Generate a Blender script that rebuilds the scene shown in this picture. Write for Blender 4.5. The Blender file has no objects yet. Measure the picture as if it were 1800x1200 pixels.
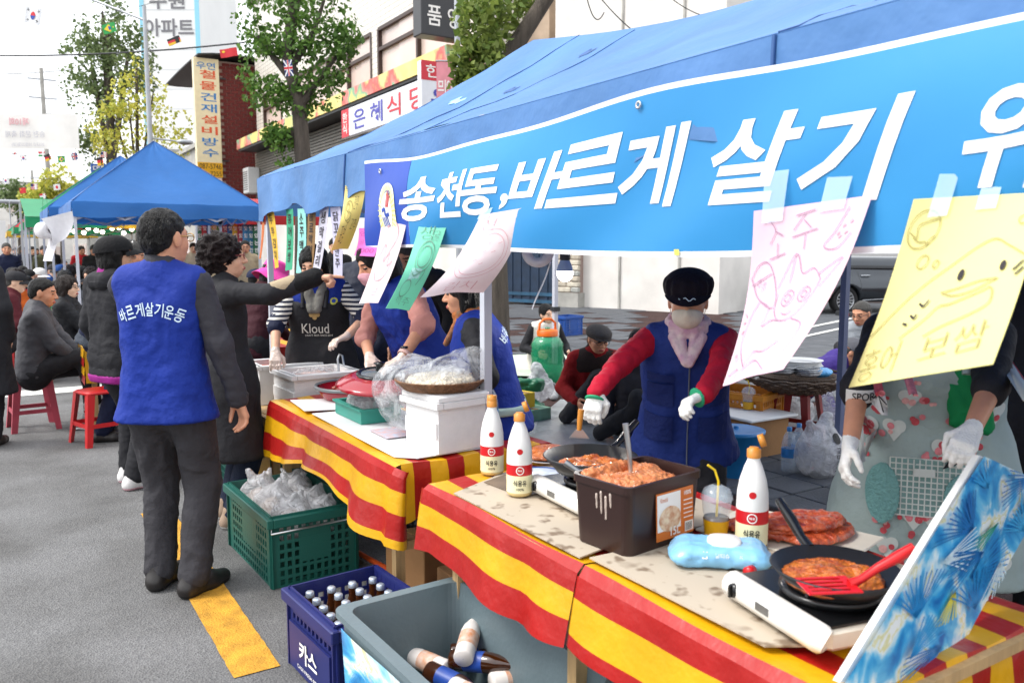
import bpy, math, random
import numpy as np
from mathutils import Vector, Matrix
from mathutils.bvhtree import BVHTree
random.seed(7); RNG = np.random.default_rng(7)
SC = bpy.context.scene; COL = SC.collection
# ------------------------------------------------------------------ camera, sky, sun, exposure
cam = bpy.data.cameras.new('camera'); camo = bpy.data.objects.new('camera', cam); COL.objects.link(camo)
SC.camera = camo
PITCH, YAW = math.radians(6.18), math.radians(32.05)
camo.location = (0, 0, 1.53); camo.rotation_euler = (math.pi/2 - PITCH, 0, -YAW)
cam.lens = 29.0; cam.sensor_width = 36.0; cam.clip_start = 0.05; cam.clip_end = 2000
cam.dof.use_dof = True; cam.dof.focus_distance = 4.0; cam.dof.aperture_fstop = 5.0
world = bpy.data.worlds.new('World'); SC.world = world; world.use_nodes = True
wn = world.node_tree.nodes; wl = world.node_tree.links; wn.clear()
sky = wn.new('ShaderNodeTexSky'); sky.sky_type = 'NISHITA'; sky.sun_disc = False
SUN_EL, SUN_AZ = math.radians(52), math.radians(-70)     # azimuth from +Y towards +X
sky.sun_elevation = SUN_EL; sky.sun_rotation = SUN_AZ; sky.dust_density = 5.0; sky.air_density = 1.0; sky.ozone_density = 1.0
hs = wn.new('ShaderNodeHueSaturation'); hs.inputs['Saturation'].default_value = 0.22      # thin white overcast
bg = wn.new('ShaderNodeBackground'); bg.inputs['Strength'].default_value = 0.15
wo = wn.new('ShaderNodeOutputWorld')
mxs = wn.new('ShaderNodeMix'); mxs.data_type = 'RGBA'; mxs.inputs[0].default_value = .6; mxs.inputs[7].default_value = (7.4, 7.6, 7.9, 1)   # even cloud veil
wl.new(sky.outputs[0], hs.inputs['Color']); wl.new(hs.outputs[0], mxs.inputs[6]); wl.new(mxs.outputs[2], bg.inputs[0]); wl.new(bg.outputs[0], wo.inputs[0])
sun = bpy.data.lights.new('sun', 'SUN'); suno = bpy.data.objects.new('sun', sun); COL.objects.link(suno)
sun.energy = 1.1; sun.angle = math.radians(16); sun.color = (1.0, 0.965, 0.91)
sd = Vector((math.cos(SUN_EL)*math.sin(SUN_AZ), math.cos(SUN_EL)*math.cos(SUN_AZ), math.sin(SUN_EL)))
suno.rotation_euler = (-sd).to_track_quat('-Z', 'Y').to_euler()
SC.view_settings.view_transform = 'Standard'; SC.view_settings.look = 'None'
SC.view_settings.exposure = 1.0; SC.view_settings.gamma = 1.0; SC.view_settings.use_curve_mapping = False
SC.cycles.use_adaptive_sampling = True; SC.cycles.max_bounces = 8; SC.cycles.transparent_max_bounces = 12
SC.cycles.diffuse_bounces = 4; SC.cycles.glossy_bounces = 3; SC.cycles.transmission_bounces = 6; SC.cycles.use_denoising = True
# ------------------------------------------------------------------ helpers: picture-to-place, materials, meshes
F_PX = 1450.0
_f = Vector((math.sin(YAW)*math.cos(PITCH), math.cos(YAW)*math.cos(PITCH), -math.sin(PITCH)))
_r = Vector((math.cos(YAW), -math.sin(YAW), 0)); _u = _r.cross(_f)
EYE = Vector((0, 0, 1.53))
def _ray(x, y): return _f*F_PX + _r*(x-900) - _u*(y-600)
def pz(x, y, z=0.0): d = _ray(x, y); return EYE + d*((z-EYE.z)/d.z)
def pX(x, y, v): d = _ray(x, y); return EYE + d*(v/d.x)
def pY(x, y, v): d = _ray(x, y); return EYE + d*(v/d.y)
def pD(x, y, v): return EYE + _ray(x, y)*(v/F_PX)
def lin(c):
    if isinstance(c, str):
        c = [int(c[i:i+2], 16)/255 for i in (0, 2, 4)]
        c = [v/12.92 if v <= .04045 else ((v+.055)/1.055)**2.4 for v in c]
    return (c[0], c[1], c[2], 1.0)
_MATS = {}
def mat(name, col, rough=.6, var=.12, scale=8.0, bump=0.0, bscale=60.0, metal=0.0, spec=.5, col2=None, emit=0, trans=0, alpha=1.0, sheen=0, stretch=None, coat=0):
    """procedural principled material: base colour broken up by noise, optional bump"""
    if name in _MATS: return _MATS[name]
    m = bpy.data.materials.new(name); _MATS[name] = m; m.use_nodes = True
    nt = m.node_tree; N = nt.nodes; L = nt.links; b = N['Principled BSDF']
    c = lin(col); b.inputs['Roughness'].default_value = rough; b.inputs['Metallic'].default_value = metal
    b.inputs['Specular IOR Level'].default_value = spec
    if sheen: b.inputs['Sheen Weight'].default_value = sheen
    if coat: b.inputs['Coat Weight'].default_value = coat
    tc = N.new('ShaderNodeTexCoord'); src = tc.outputs['Object']
    if stretch:
        mp = N.new('ShaderNodeMapping'); mp.inputs['Scale'].default_value = stretch; L.new(src, mp.inputs[0]); src = mp.outputs[0]
    if var > 0:
        n = N.new('ShaderNodeTexNoise'); n.inputs['Scale'].default_value = scale; n.inputs['Detail'].default_value = 5
        L.new(src, n.inputs['Vector'])
        r = N.new('ShaderNodeValToRGB'); r.color_ramp.elements[0].position = .3; r.color_ramp.elements[1].position = .7
        c2 = lin(col2) if col2 else [min(1, v*(1+var)) for v in c[:3]]+[1]
        r.color_ramp.elements[0].color = [v*(1-var) for v in c[:3]]+[1] if not col2 else c
        r.color_ramp.elements[1].color = c2
        L.new(n.outputs[0], r.inputs[0]); L.new(r.outputs[0], b.inputs['Base Color'])
    else: b.inputs['Base Color'].default_value = c
    if bump > 0:
        n2 = N.new('ShaderNodeTexNoise'); n2.inputs['Scale'].default_value = bscale; n2.inputs['Detail'].default_value = 4
        L.new(src, n2.inputs['Vector'])
        bp = N.new('ShaderNodeBump'); bp.inputs['Strength'].default_value = bump; bp.inputs['Distance'].default_value = .02
        L.new(n2.outputs[0], bp.inputs['Height']); L.new(bp.outputs[0], b.inputs['Normal'])
    if emit: b.inputs['Emission Color'].default_value = c; b.inputs['Emission Strength'].default_value = emit
    if trans: b.inputs['Transmission Weight'].default_value = trans
    if alpha < 1: b.inputs['Alpha'].default_value = alpha
    return m
def nodes(m): return m.node_tree.nodes, m.node_tree.links, m.node_tree.nodes['Principled BSDF']
def link(o, parent=None):
    COL.objects.link(o)
    if parent is not None: o.parent = parent
    return o
def tag(o, label=None, cat=None, group=None, kind=None):
    if label: o['label'] = label
    if cat: o['category'] = cat
    if group: o['group'] = group
    if kind: o['kind'] = kind
    return o
def empty(name, loc=(0, 0, 0), rz=0.0, label=None, cat=None, group=None):
    o = bpy.data.objects.new(name, None); o.empty_display_size = .1
    o.location = loc; o.rotation_euler = (0, 0, rz); link(o); return tag(o, label, cat, group)
def copy_tree(o, parent=None):
    c = o.copy(); COL.objects.link(c); c.parent = parent
    for ch in o.children: copy_tree(ch, c)
    return c
def rawmesh(name, V, Fc, mats, parent=None, mi=None, smooth=True):
    me = bpy.data.meshes.new(name)
    V = np.asarray(V, dtype=np.float32)
    if isinstance(Fc, np.ndarray):
        k = Fc.shape[1]; nf = len(Fc)
        me.vertices.add(len(V)); me.vertices.foreach_set('co', V.ravel())
        me.loops.add(nf*k); me.loops.foreach_set('vertex_index', Fc.astype(np.int32).ravel())
        me.polygons.add(nf); me.polygons.foreach_set('loop_start', np.arange(0, nf*k, k, dtype=np.int32))
    else: me.from_pydata(V.tolist(), [], Fc)
    if not isinstance(mats, (list, tuple)): mats = [mats]
    for m in mats: me.materials.append(m)
    if mi is not None: me.polygons.foreach_set('material_index', np.asarray(mi, dtype=np.int32))
    sm = np.asarray(smooth if isinstance(smooth, (list, np.ndarray)) else [bool(smooth)]*len(me.polygons), dtype=bool)
    me.polygons.foreach_set('use_smooth', sm)
    me.update(calc_edges=True); me.validate()
    return link(bpy.data.objects.new(name, me), parent)
class MB:
    """collects shapes for ONE mesh object"""
    def __init__(s, M=None): s.v = []; s.f = []; s.mi = []; s.sm = []; s.M = M or Matrix(); s.m = 0; s.smooth = False
    def add(s, V, Fs, sm=None):
        o = len(s.v); M = s.M
        s.v += [tuple(M @ Vector(p)) for p in V]
        for f in Fs: s.f.append([i+o for i in f]); s.mi.append(s.m); s.sm.append(s.smooth if sm is None else sm)
        return s
    def box(s, c, d, rz=0, bev=0.0, R=None):
        x, y, z = d[0]/2, d[1]/2, d[2]/2; M = Matrix.Translation(c) @ (R.to_4x4() if R is not None else Matrix.Rotation(rz, 4, 'Z'))
        if bev <= 0:
            V = [(a*x, b*y, e*z) for a in (-1, 1) for b in (-1, 1) for e in (-1, 1)]
            Fs = [(0, 1, 3, 2), (4, 6, 7, 5), (0, 4, 5, 1), (2, 3, 7, 6), (0, 2, 6, 4), (1, 5, 7, 3)]
        else:
            V = []; b = min(bev, x*.9, y*.9, z*.9)
            ring = [(x-b, -y), (x, -y+b), (x, y-b), (x-b, y), (-x+b, y), (-x, y-b), (-x, -y+b), (-x+b, -y)]
            for zz, k in ((-z, b), (-z+b, 0), (z-b, 0), (z, b)):
                for (px, py) in ring:
                    V.append((px - k*(1 if px > 0 else -1), py - k*(1 if py > 0 else -1), zz))
            Fs = []
            for l in range(3):
                for i in range(8):
                    j = (i+1) % 8; Fs.append((l*8+i, l*8+j, l*8+8+j, l*8+8+i))
            Fs += [tuple(range(7, -1, -1)), tuple(range(24, 32))]
        return s.add([tuple(M @ Vector(p)) for p in V], Fs, False)
    def bar(s, a, b, w, t=None, up=(0, 0, 1)):
        """rectangular bar from a to b"""
        a, b = Vector(a), Vector(b); d = b-a; L = d.length; y = d.normalized(); x = y.cross(Vector(up))
        if x.length < 1e-4: x = y.cross(Vector((1, 0, 0)))
        x.normalize(); z = x.cross(y); R = Matrix((x, y, z)).transposed()
        return s.box((a+b)/2, (w, L, t or w), R=R)
    def tube(s, pts, r, n=8, cap=True, sm=True):
        pts = [Vector(p) for p in pts]; rs = r if isinstance(r, (list, tuple)) else [r]*len(pts); V = []; px = None
        for i, p in enumerate(pts):
            t = (pts[min(i+1, len(pts)-1)] - pts[max(i-1, 0)]).normalized()
            if px is None:
                px = t.orthogonal().normalized()
            px = (px - t*px.dot(t)); px = px.normalized() if px.length > 1e-6 else t.orthogonal().normalized()
            q = t.cross(px)
            for k in range(n):
                a = 2*math.pi*k/n; V.append(p + px*(math.cos(a)*rs[i]) + q*(math.sin(a)*rs[i]))
        Fs = [(i*n+k, i*n+(k+1) % n, (i+1)*n+(k+1) % n, (i+1)*n+k) for i in range(len(pts)-1) for k in range(n)]
        s.add(V, Fs, sm)
        if cap: s.add([V[k] for k in range(n)], [tuple(range(n-1, -1, -1))], False); s.add(V[-n:], [tuple(range(n))], False)
        return s
    def lathe(s, prof, n=20, c=(0, 0, 0), sm=True, sq=None, ph=0.0):
        """prof: (r, z) list; sq: superellipse power for squarish sections"""
        V = []
        for (r, z) in prof:
            for k in range(n):
                a = 2*math.pi*(k+ph)/n; x, y = math.cos(a), math.sin(a)
                if sq:
                    q = (abs(x)**sq + abs(y)**sq)**(-1/sq); x *= q; y *= q
                V.append((c[0]+r*x, c[1]+r*y, c[2]+z))
        Fs = [(i*n+k, i*n+(k+1) % n, (i+1)*n+(k+1) % n, (i+1)*n+k) for i in range(len(prof)-1) for k in range(n)]
        return s.add(V, Fs, sm)
    def grid(s, fn, nu, nv, sm=True, thick=0.0, closed=False):
        V = [tuple(fn(i/nu, j/nv)) for j in range(nv+1) for i in range(nu+1)]; w = nu+1
        Fs = [(j*w+i, j*w+i+1, (j+1)*w+i+1, (j+1)*w+i) for j in range(nv) for i in range(nu)]
        if thick:
            A = np.array(V).reshape(nv+1, nu+1, 3); du = np.gradient(A, axis=1); dv = np.gradient(A, axis=0)
            nn = np.cross(du, dv); nn /= np.linalg.norm(nn, axis=2, keepdims=True)+1e-12
            B = (A - nn*thick).reshape(-1, 3); o = len(V); V = V + [tuple(p) for p in B]
            Fs2 = [tuple(o+i for i in reversed(f)) for f in Fs]
            rim = [i for i in range(w)] + [j*w+nu for j in range(1, nv+1)] + [nv*w+i for i in range(nu-1, -1, -1)] + [j*w for j in range(nv-1, 0, -1)]
            s.add(V, Fs+Fs2, sm)
            R = [V[i] for i in rim]; Q = [V[o+i] for i in rim]; k = len(rim)
            return s.add(R+Q, [(i, i+k, (i+1) % k+k, (i+1) % k) for i in range(k)], False)
        return s.add(V, Fs, sm)
    def ball(s, c, r, n=12, m=8, sc=(1, 1, 1)):
        pr = [(max(1e-4, math.sin(math.pi*j/m))*r, -math.cos(math.pi*j/m)*r) for j in range(m+1)]
        V = [(c[0]+a*math.cos(2*math.pi*k/n)*sc[0], c[1]+a*math.sin(2*math.pi*k/n)*sc[1], c[2]+z*sc[2]) for (a, z) in pr for k in range(n)]
        Fs = [(i*n+k, i*n+(k+1) % n, (i+1)*n+(k+1) % n, (i+1)*n+k) for i in range(m) for k in range(n)]
        return s.add(V, Fs, True)
    def poly(s, pts, h, ax='z', z0=0.0):
        """extruded polygon, pts 2D"""
        n = len(pts)
        def P(a, b, c): return {'z': (a, b, c), 'y': (a, c, b), 'x': (c, a, b)}[ax]
        V = [P(a, b, z0) for a, b in pts] + [P(a, b, z0+h) for a, b in pts]
        Fs = [tuple(range(n-1, -1, -1)), tuple(range(n, 2*n))] + [(i, (i+1) % n, n+(i+1) % n, n+i) for i in range(n)]
        return s.add(V, Fs, False)
    def build(s, name, mats, parent=None):
        return rawmesh(name, s.v, s.f, mats, parent, s.mi, s.sm)
# ---- lettering (flat print laid on surfaces)
_TX = {}
def txt2d(body, bold=0.0, shear=0.0):
    """glyph outlines as triangles, cap height about 1, centred"""
    key = (body, bold, shear)
    if key in _TX: return _TX[key]
    cu = bpy.data.curves.new('lettering', 'FONT'); cu.body = body; cu.size = 1.0; cu.offset = bold; cu.shear = shear
    cu.align_x = 'CENTER'; cu.align_y = 'CENTER'; cu.resolution_u = 3; cu.fill_mode = 'FRONT'
    o = bpy.data.objects.new('lettering', cu); COL.objects.link(o)
    dg = bpy.context.evaluated_depsgraph_get(); me = o.evaluated_get(dg).to_mesh(); me.calc_loop_triangles()
    V = np.array([(v.co.x, v.co.y) for v in me.vertices], dtype=float).reshape(-1, 2)
    T = np.array([tuple(t.vertices) for t in me.loop_triangles], dtype=int).reshape(-1, 3)
    o.evaluated_get(dg).to_mesh_clear(); bpy.data.objects.remove(o); bpy.data.curves.remove(cu)
    if len(V): V = V - (V.max(0)+V.min(0))/2
    _TX[key] = (V, T); return V, T
def fit(body, w, h, bold=0.0, shear=0.0, keep=False):
    """letters scaled into a w x h box, centred on 0"""
    V, T = txt2d(body, bold, shear); e = np.maximum(V.max(0)-V.min(0), 1e-6)
    s = np.array([w, h])/e
    if keep: s[:] = s.min()
    return V*s, T
def strokes(lines, w):
    """hand-drawn pen lines: list of point lists -> ribbon triangles, with a little wobble of width"""
    V = []; T = []
    for ln in lines:
        p = np.array(ln, float)
        if len(p) > 2:                                     # Catmull-Rom
            q = np.vstack([2*p[0]-p[1], p, 2*p[-1]-p[-2]]); out = []
            for i in range(len(p)-1):
                for t in np.linspace(0, 1, 5, endpoint=False):
                    a, b, c, d = q[i:i+4]
                    out.append(.5*((2*b)+(c-a)*t+(2*a-5*b+4*c-d)*t*t+(3*b-a-3*c+d)*t**3))
            p = np.array(out+[p[-1]])
        g = np.gradient(p, axis=0); g /= np.linalg.norm(g, axis=1, keepdims=True)+1e-9
        nn = np.stack([-g[:, 1], g[:, 0]], 1)*(w/2); o = len(V)
        for a, b in zip(p+nn, p-nn): V += [a, b]
        for i in range(len(p)-1): k = o+2*i; T += [(k, k+1, k+3), (k, k+3, k+2)]
    return np.array(V), np.array(T)
def cut2d(V, T, axis, step):
    """subdivide triangles until none is longer than step along axis, so print can follow a curved sheet"""
    V = V.tolist(); out = []; st = [tuple(t) for t in T]; mid = {}
    while st:
        t = st.pop(); e = [(math.dist(V[t[i]], V[t[(i+1) % 3]]), i) for i in range(3)]; d, i = max(e)
        if d <= step: out.append(t); continue
        a, b, c = t[i], t[(i+1) % 3], t[(i+2) % 3]; k = (min(a, b), max(a, b))
        if k not in mid: V.append([(V[a][0]+V[b][0])/2, (V[a][1]+V[b][1])/2]); mid[k] = len(V)-1
        m = mid[k]; st += [(a, m, c), (m, b, c)]
    return np.array(V), np.array(out)
def print_on(name, parts, fn, m, parent, step=None):
    """parts: (V2d, T) list; fn maps (x, y) -> 3D point on the sheet"""
    VV = []; TT = []; o = 0
    for V, T in parts:
        if not len(V): continue
        if step: V, T = cut2d(np.asarray(V), T, 0, step)
        VV += [tuple(fn(x, y)) for x, y in V]; TT += [tuple(int(i)+o for i in t) for t in T]; o += len(V)
    o = rawmesh(name, VV, TT, m, parent, smooth=False)
    if name in ('pen_marks', 'rose_print', 'heart_print', 'fine_print', 'gingham', 'emblem_rays', 'emblem_flame', 'emblem_hand', 'barcode_bars', 'printed_frond'): o['kind'] = 'stuff'
    return o
def at2(VT, x, y, rot=0.0, sc=1.0):
    V, T = VT; c, s = math.cos(rot), math.sin(rot)
    V = np.asarray(V)*sc
    return np.stack([V[:, 0]*c-V[:, 1]*s+x, V[:, 0]*s+V[:, 1]*c+y], 1), T
def rect2(x0, y0, x1, y1): return np.array([(x0, y0), (x1, y0), (x1, y1), (x0, y1)], float), np.array([(0, 1, 2), (0, 2, 3)])
def disc2(x, y, r, n=24, ry=None):
    ry = ry or r
    return np.array([(x, y)]+[(x+r*math.cos(2*math.pi*i/n), y+ry*math.sin(2*math.pi*i/n)) for i in range(n)]), np.array([(0, i+1, (i+1) % n+1) for i in range(n)])
def ring2(x, y, r, w, n=28, ry=None, a0=0, a1=2*math.pi):
    ry = ry or r
    return strokes([[(x+r*math.cos(a0+(a1-a0)*i/n), y+ry*math.sin(a0+(a1-a0)*i/n)) for i in range(n+1)]], w)
def flat(M, off=.002):
    """sheet map: local XY of matrix M, lifted off mm"""
    return lambda x, y: M @ Vector((x, y, off))
def onto(bvh, M, off=.003, far=.4):
    """project print along -Z of M on a surface"""
    d = -(M.to_3x3() @ Vector((0, 0, 1))).normalized()
    def fn(x, y):
        p = M @ Vector((x, y, 0)); h, n, i, t = bvh.ray_cast(p, d, far)
        return (h - d*off) if h is not None else p
    return fn
def bvh_of(o): return BVHTree.FromPolygons([v.co for v in o.data.vertices], [tuple(p.vertices) for p in o.data.polygons])
def frame(o, x, y):
    """matrix with origin o, X axis x, Y axis about y, Z = X x Y"""
    x = Vector(x).normalized(); z = x.cross(Vector(y)).normalized(); y = z.cross(x)
    M = Matrix((x, y, z)).transposed().to_4x4(); M.translation = Vector(o); return M
# ------------------------------------------------------------------ soft solids: one continuous skin over joined shapes
def vnoise(P, seed=0):
    P = np.asarray(P, np.float64); I = np.floor(P).astype(np.int64); f = P-I; f = f*f*(3-2*f)
    def h(i, j, k):
        n = (i*374761393 + j*668265263 + k*2147483647 + seed*974711) & 0x7fffffff
        n = ((n ^ (n >> 13))*1274126177) & 0x7fffffff
        return ((n ^ (n >> 16)) & 0xffff)/65535.0
    r = 0
    for a in (0, 1):
        for b in (0, 1):
            for c in (0, 1):
                w = (f[:, 0] if a else 1-f[:, 0])*(f[:, 1] if b else 1-f[:, 1])*(f[:, 2] if c else 1-f[:, 2])
                r = r + w*h(I[:, 0]+a, I[:, 1]+b, I[:, 2]+c)
    return r
def C(a, b, ra, rb=None, k=.03): return ('c', np.array(a, float), np.array(b, float), ra, ra if rb is None else rb, k, 1)
def El(c, r, R=None, k=.03, op=1): return ('e', np.array(c, float), np.array(r, float), np.eye(3) if R is None else np.array(R), 0, k, op)
def Sub(p): return p[:6]+(-1,)
def Half(n, d, k=.005): return ('h', np.array(n, float), d, 0, 0, k, 0)       # keep where n.p < d
def grow(prims, g): return [(p[0], p[1], p[2], p[3]+g, p[4]+g)+p[5:] if p[0] == 'c' else ((p[0], p[1], p[2]+g)+p[3:] if p[0] == 'e' else p) for p in prims]
def solid(prims, h, noise=None, pad=.05):
    lo = np.full(3, 1e9); hi = -lo
    for p in prims:
        if p[6] != 1: continue
        if p[0] == 'c': lo = np.minimum(lo, np.minimum(p[1]-p[3], p[2]-p[4])); hi = np.maximum(hi, np.maximum(p[1]+p[3], p[2]+p[4]))
        elif p[0] == 'e': m = p[2].max(); lo = np.minimum(lo, p[1]-m); hi = np.maximum(hi, p[1]+m)
    lo = lo-3*h; hi = hi+3*h; n = np.ceil((hi-lo)/h).astype(int)+1
    Fd = np.full(n, .2, np.float32)
    ax = [(lo[i]+h*np.arange(n[i])).astype(np.float32) for i in range(3)]
    for p in prims:
        k = p[5]
        if p[0] == 'h':
            d = (ax[0][:, None, None]*p[1][0]+ax[1][None, :, None]*p[1][1]+ax[2][None, None, :]*p[1][2]-p[2]).astype(np.float32)
            t = np.maximum(k-np.abs(Fd-d), 0)/k; Fd = np.maximum(Fd, d)+t*t*k*.25; continue
        if p[0] == 'c': b0 = np.minimum(p[1]-p[3], p[2]-p[4]); b1 = np.maximum(p[1]+p[3], p[2]+p[4])
        else: m = p[2].max(); b0 = p[1]-m; b1 = p[1]+m
        g = pad+k
        i0 = np.clip(((b0-g-lo)/h).astype(int), 0, n-1); i1 = np.clip(np.ceil((b1+g-lo)/h).astype(int)+1, 1, n)
        if (i1 <= i0).any(): continue
        sl = tuple(slice(i0[i], i1[i]) for i in range(3))
        x = ax[0][sl[0]][:, None, None]; y = ax[1][sl[1]][None, :, None]; z = ax[2][sl[2]][None, None, :]
        if p[0] == 'c':
            a = p[1]; ba = p[2]-a; L = max(float(ba @ ba), 1e-9)
            qx, qy, qz = x-a[0], y-a[1], z-a[2]
            t = np.clip((qx*ba[0]+qy*ba[1]+qz*ba[2])/L, 0, 1)
            d = np.sqrt((qx-t*ba[0])**2+(qy-t*ba[1])**2+(qz-t*ba[2])**2) - (p[3]+(p[4]-p[3])*t)
        else:
            c, r, R = p[1], p[2], p[3]; qx, qy, qz = x-c[0], y-c[1], z-c[2]
            u = R[0][0]*qx+R[1][0]*qy+R[2][0]*qz; v = R[0][1]*qx+R[1][1]*qy+R[2][1]*qz; w = R[0][2]*qx+R[1][2]*qy+R[2][2]*qz
            k0 = np.sqrt((u/r[0])**2+(v/r[1])**2+(w/r[2])**2)+1e-6
            k1 = np.sqrt((u/r[0]**2)**2+(v/r[1]**2)**2+(w/r[2]**2)**2)+1e-6; d = k0*(k0-1)/k1
        d = d.astype(np.float32); f = Fd[sl]
        if p[6] == 1:
            t = np.maximum(k-np.abs(f-d), 0)/k; Fd[sl] = np.minimum(f, d)-t*t*k*.25
        else:
            d = -d; t = np.maximum(k-np.abs(f-d), 0)/k; Fd[sl] = np.maximum(f, d)+t*t*k*.25
    S = Fd < 0
    S[0] = S[-1] = False; S[:, 0] = S[:, -1] = False; S[:, :, 0] = S[:, :, -1] = False
    cnt = np.zeros(np.array(S.shape)-1, np.int8); off = [(a, b, c) for a in (0, 1) for b in (0, 1) for c in (0, 1)]
    m = np.array(S.shape)-1
    for a, b, c in off: cnt += S[a:a+m[0], b:b+m[1], c:c+m[2]]
    idx = np.argwhere((cnt > 0) & (cnt < 8)); ID = np.full(m, -1, np.int64); ID[tuple(idx.T)] = np.arange(len(idx))
    acc = np.zeros((len(idx), 3)); ct = np.zeros(len(idx))
    for a in off:
        for axn in range(3):
            if a[axn]: continue
            b = list(a); b[axn] = 1
            fa = Fd[tuple((idx+a).T)]; fb = Fd[tuple((idx+b).T)]; cr = (fa < 0) != (fb < 0)
            t = np.where(cr, fa/np.where(cr, fa-fb, 1), 0); P = np.tile(np.array(a, float), (len(idx), 1)); P[:, axn] = t
            acc += P*cr[:, None]; ct += cr
    V = lo+h*(idx+acc/np.maximum(ct, 1)[:, None])
    Fs = []
    for axn in range(3):
        u, v = [(1, 2), (2, 0), (0, 1)][axn]
        s0 = [slice(1, -1)]*3; s1 = [slice(1, -1)]*3; s0[axn] = slice(0, -1); s1[axn] = slice(1, None)
        A = S[tuple(s0)]; B = S[tuple(s1)]; e = np.argwhere(A != B)
        if not len(e): continue
        inn = A[tuple(e.T)]; e = e+1; e[:, axn] -= 1
        eu = np.zeros(3, int); ev = np.zeros(3, int); eu[u] = 1; ev[v] = 1
        q = np.stack([ID[tuple((e-eu-ev).T)], ID[tuple((e-ev).T)], ID[tuple(e.T)], ID[tuple((e-eu).T)]], 1)
        q[~inn] = q[~inn][:, ::-1]; Fs.append(q)
    Fq = np.vstack(Fs); Fq = Fq[(Fq >= 0).all(1)]
    if noise is not None:
        c = np.clip(np.round((V-lo)/h).astype(int), 1, n-2); G = np.stack([Fd[tuple((c+np.eye(3, dtype=int)[i]).T)]-Fd[tuple((c-np.eye(3, dtype=int)[i]).T)] for i in range(3)], 1)
        G /= np.linalg.norm(G, axis=1, keepdims=True)+1e-9; V = V+G*noise(V)[:, None]
    return V, Fq
def folds(amp, sc=(9, 9, 16), seed=1, fine=.35):
    """cloth creases: ridged noise, amplitude in metres"""
    sc = np.array(sc, float)
    def fn(V):
        w = np.stack([vnoise(V*6+7, seed+3), vnoise(V*6+17, seed+4), vnoise(V*6+27, seed+5)], 1)*.16
        P = (V+w)*sc; a = 1-np.abs(2*vnoise(P, seed)-1)*2; b = 1-np.abs(2*vnoise(P*2.3+5, seed+1)-1)*2
        return amp*(a*(1-fine)+b*fine)
    return fn
def join(parts):
    V = []; Fq = []; M = []; o = 0
    for v, f, m in parts:
        V.append(v); Fq.append(f+o); o += len(v); M.append(np.full(len(f), m) if np.isscalar(m) else m)
    return np.vstack(V), np.vstack(Fq), np.concatenate(M)
def xf(M, V): A = np.array(M); return V @ A[:3, :3].T + A[:3, 3]
# ------------------------------------------------------------------ people
SKINS = {k: mat('skin_'+k, c, .55, .07, 30, .05, 200) for k, c in dict(a='d9a78a', b='c98f70', c='e3b89c', d='b07a5c').items()}
LIP = mat('lips', 'a8534c', .45, .05); DARK = mat('brow_dark', '1c1513', .5, .05); EYEM = mat('eye_dark', '120d0b', .2, 0)
HAIRS = {k: mat('hair_'+k, c, .38, .35, 90, .9, 260, stretch=(1, 1, .2), spec=.3) for k, c in dict(black='0c0a0a', brown='1d110d', maroon='190b0b', grey='4a4845', white='8e8c88').items()}
def cloth(name, col, rough=.8, bump=.4, bs=28, var=.1, sheen=.0): return mat('cloth_'+name, col, rough, var, 5, bump, bs, spec=.25, sheen=sheen)
BLACK = cloth('black', '232327', .75, .4, 22); CHAR = cloth('charcoal', '35343a', .7, .4, 22); VEST = cloth('royal_blue', '152f88', .72, .55, 20); NAVY = cloth('navy', '161d38', .75)
GREY = cloth('grey', '55565c'); WHITE = cloth('white', 'd8d6d2'); TROU = cloth('dark_grey_trousers', '37363a', .8); DENIM = cloth('denim', '1b2438', .85, .4, 120)
NITRILE = mat('white_glove', 'e6e6e2', .75, .05, 20, .35, 160)
V3 = lambda *a: np.array(a, float)
def unit(v): v = np.asarray(v, float); return v/(np.linalg.norm(v)+1e-9)
def ik(a, c, l1, l2, hint):
    d = c-a; D = np.linalg.norm(d); u = d/D; D = min(D, (l1+l2)*.995); c = a+u*D
    x = (l1*l1-l2*l2+D*D)/(2*D); h = math.sqrt(max(l1*l1-x*x, 0)); p = unit(hint-u*(hint @ u))
    return a+u*x+p*h, c
def head_prims():
    P = [El((0, -.012, .028), (.077, .096, .088), k=.02), El((0, .012, -.03), (.065, .078, .088), k=.03), El((0, .036, -.08), (.044, .045, .034), k=.03),
         El((.036, .05, -.032), (.028, .028, .03), k=.02), El((-.036, .05, -.032), (.028, .028, .03), k=.02), El((0, .072, .022), (.048, .02, .012), k=.015),
         C((0, -.02, -.06), (0, -.045, -.2), .057, .06, k=.03)]
    for s in (-1, 1):
        P += [El((s*.032, .1, .001), (.02, .016, .012), k=.012, op=-1), El((s*.031, .077, .0), (.016, .013, .011), k=.004), El((s*.079, -.006, -.008), (.008, .02, .033), k=.008)]
    P += [C((0, .086, .008), (0, .107, -.03), .008, .013, k=.012), El((.012, .097, -.035), (.009, .01, .008), k=.008), El((-.012, .097, -.035), (.009, .01, .008), k=.008),
          El((0, .09, -.068), (.024, .011, .011), k=.01)]
    return P
_HEADS = {}
def head_mesh(h):
    if h not in _HEADS:
        V, Fq = solid(head_prims(), h); c = V[Fq].mean(1); ax = np.abs(c[:, 0]); m = np.zeros(len(Fq), int)
        m[(c[:, 1] > .075) & (np.abs(ax-.032) < .0155) & (np.abs(c[:, 2]-.001) < .0048)] = 2
        m[(c[:, 1] > .06) & (ax > .014) & (ax < .05) & (np.abs(c[:, 2]-.024+.15*np.maximum(ax-.035, 0)) < .0042)] = 2
        m[(c[:, 1] > .085) & (ax < .023) & (np.abs(c[:, 2]+.068) < .008)] = 1
        _HEADS[h] = (V, Fq, m)
    return _HEADS[h]
_HAIR = {}
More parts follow.
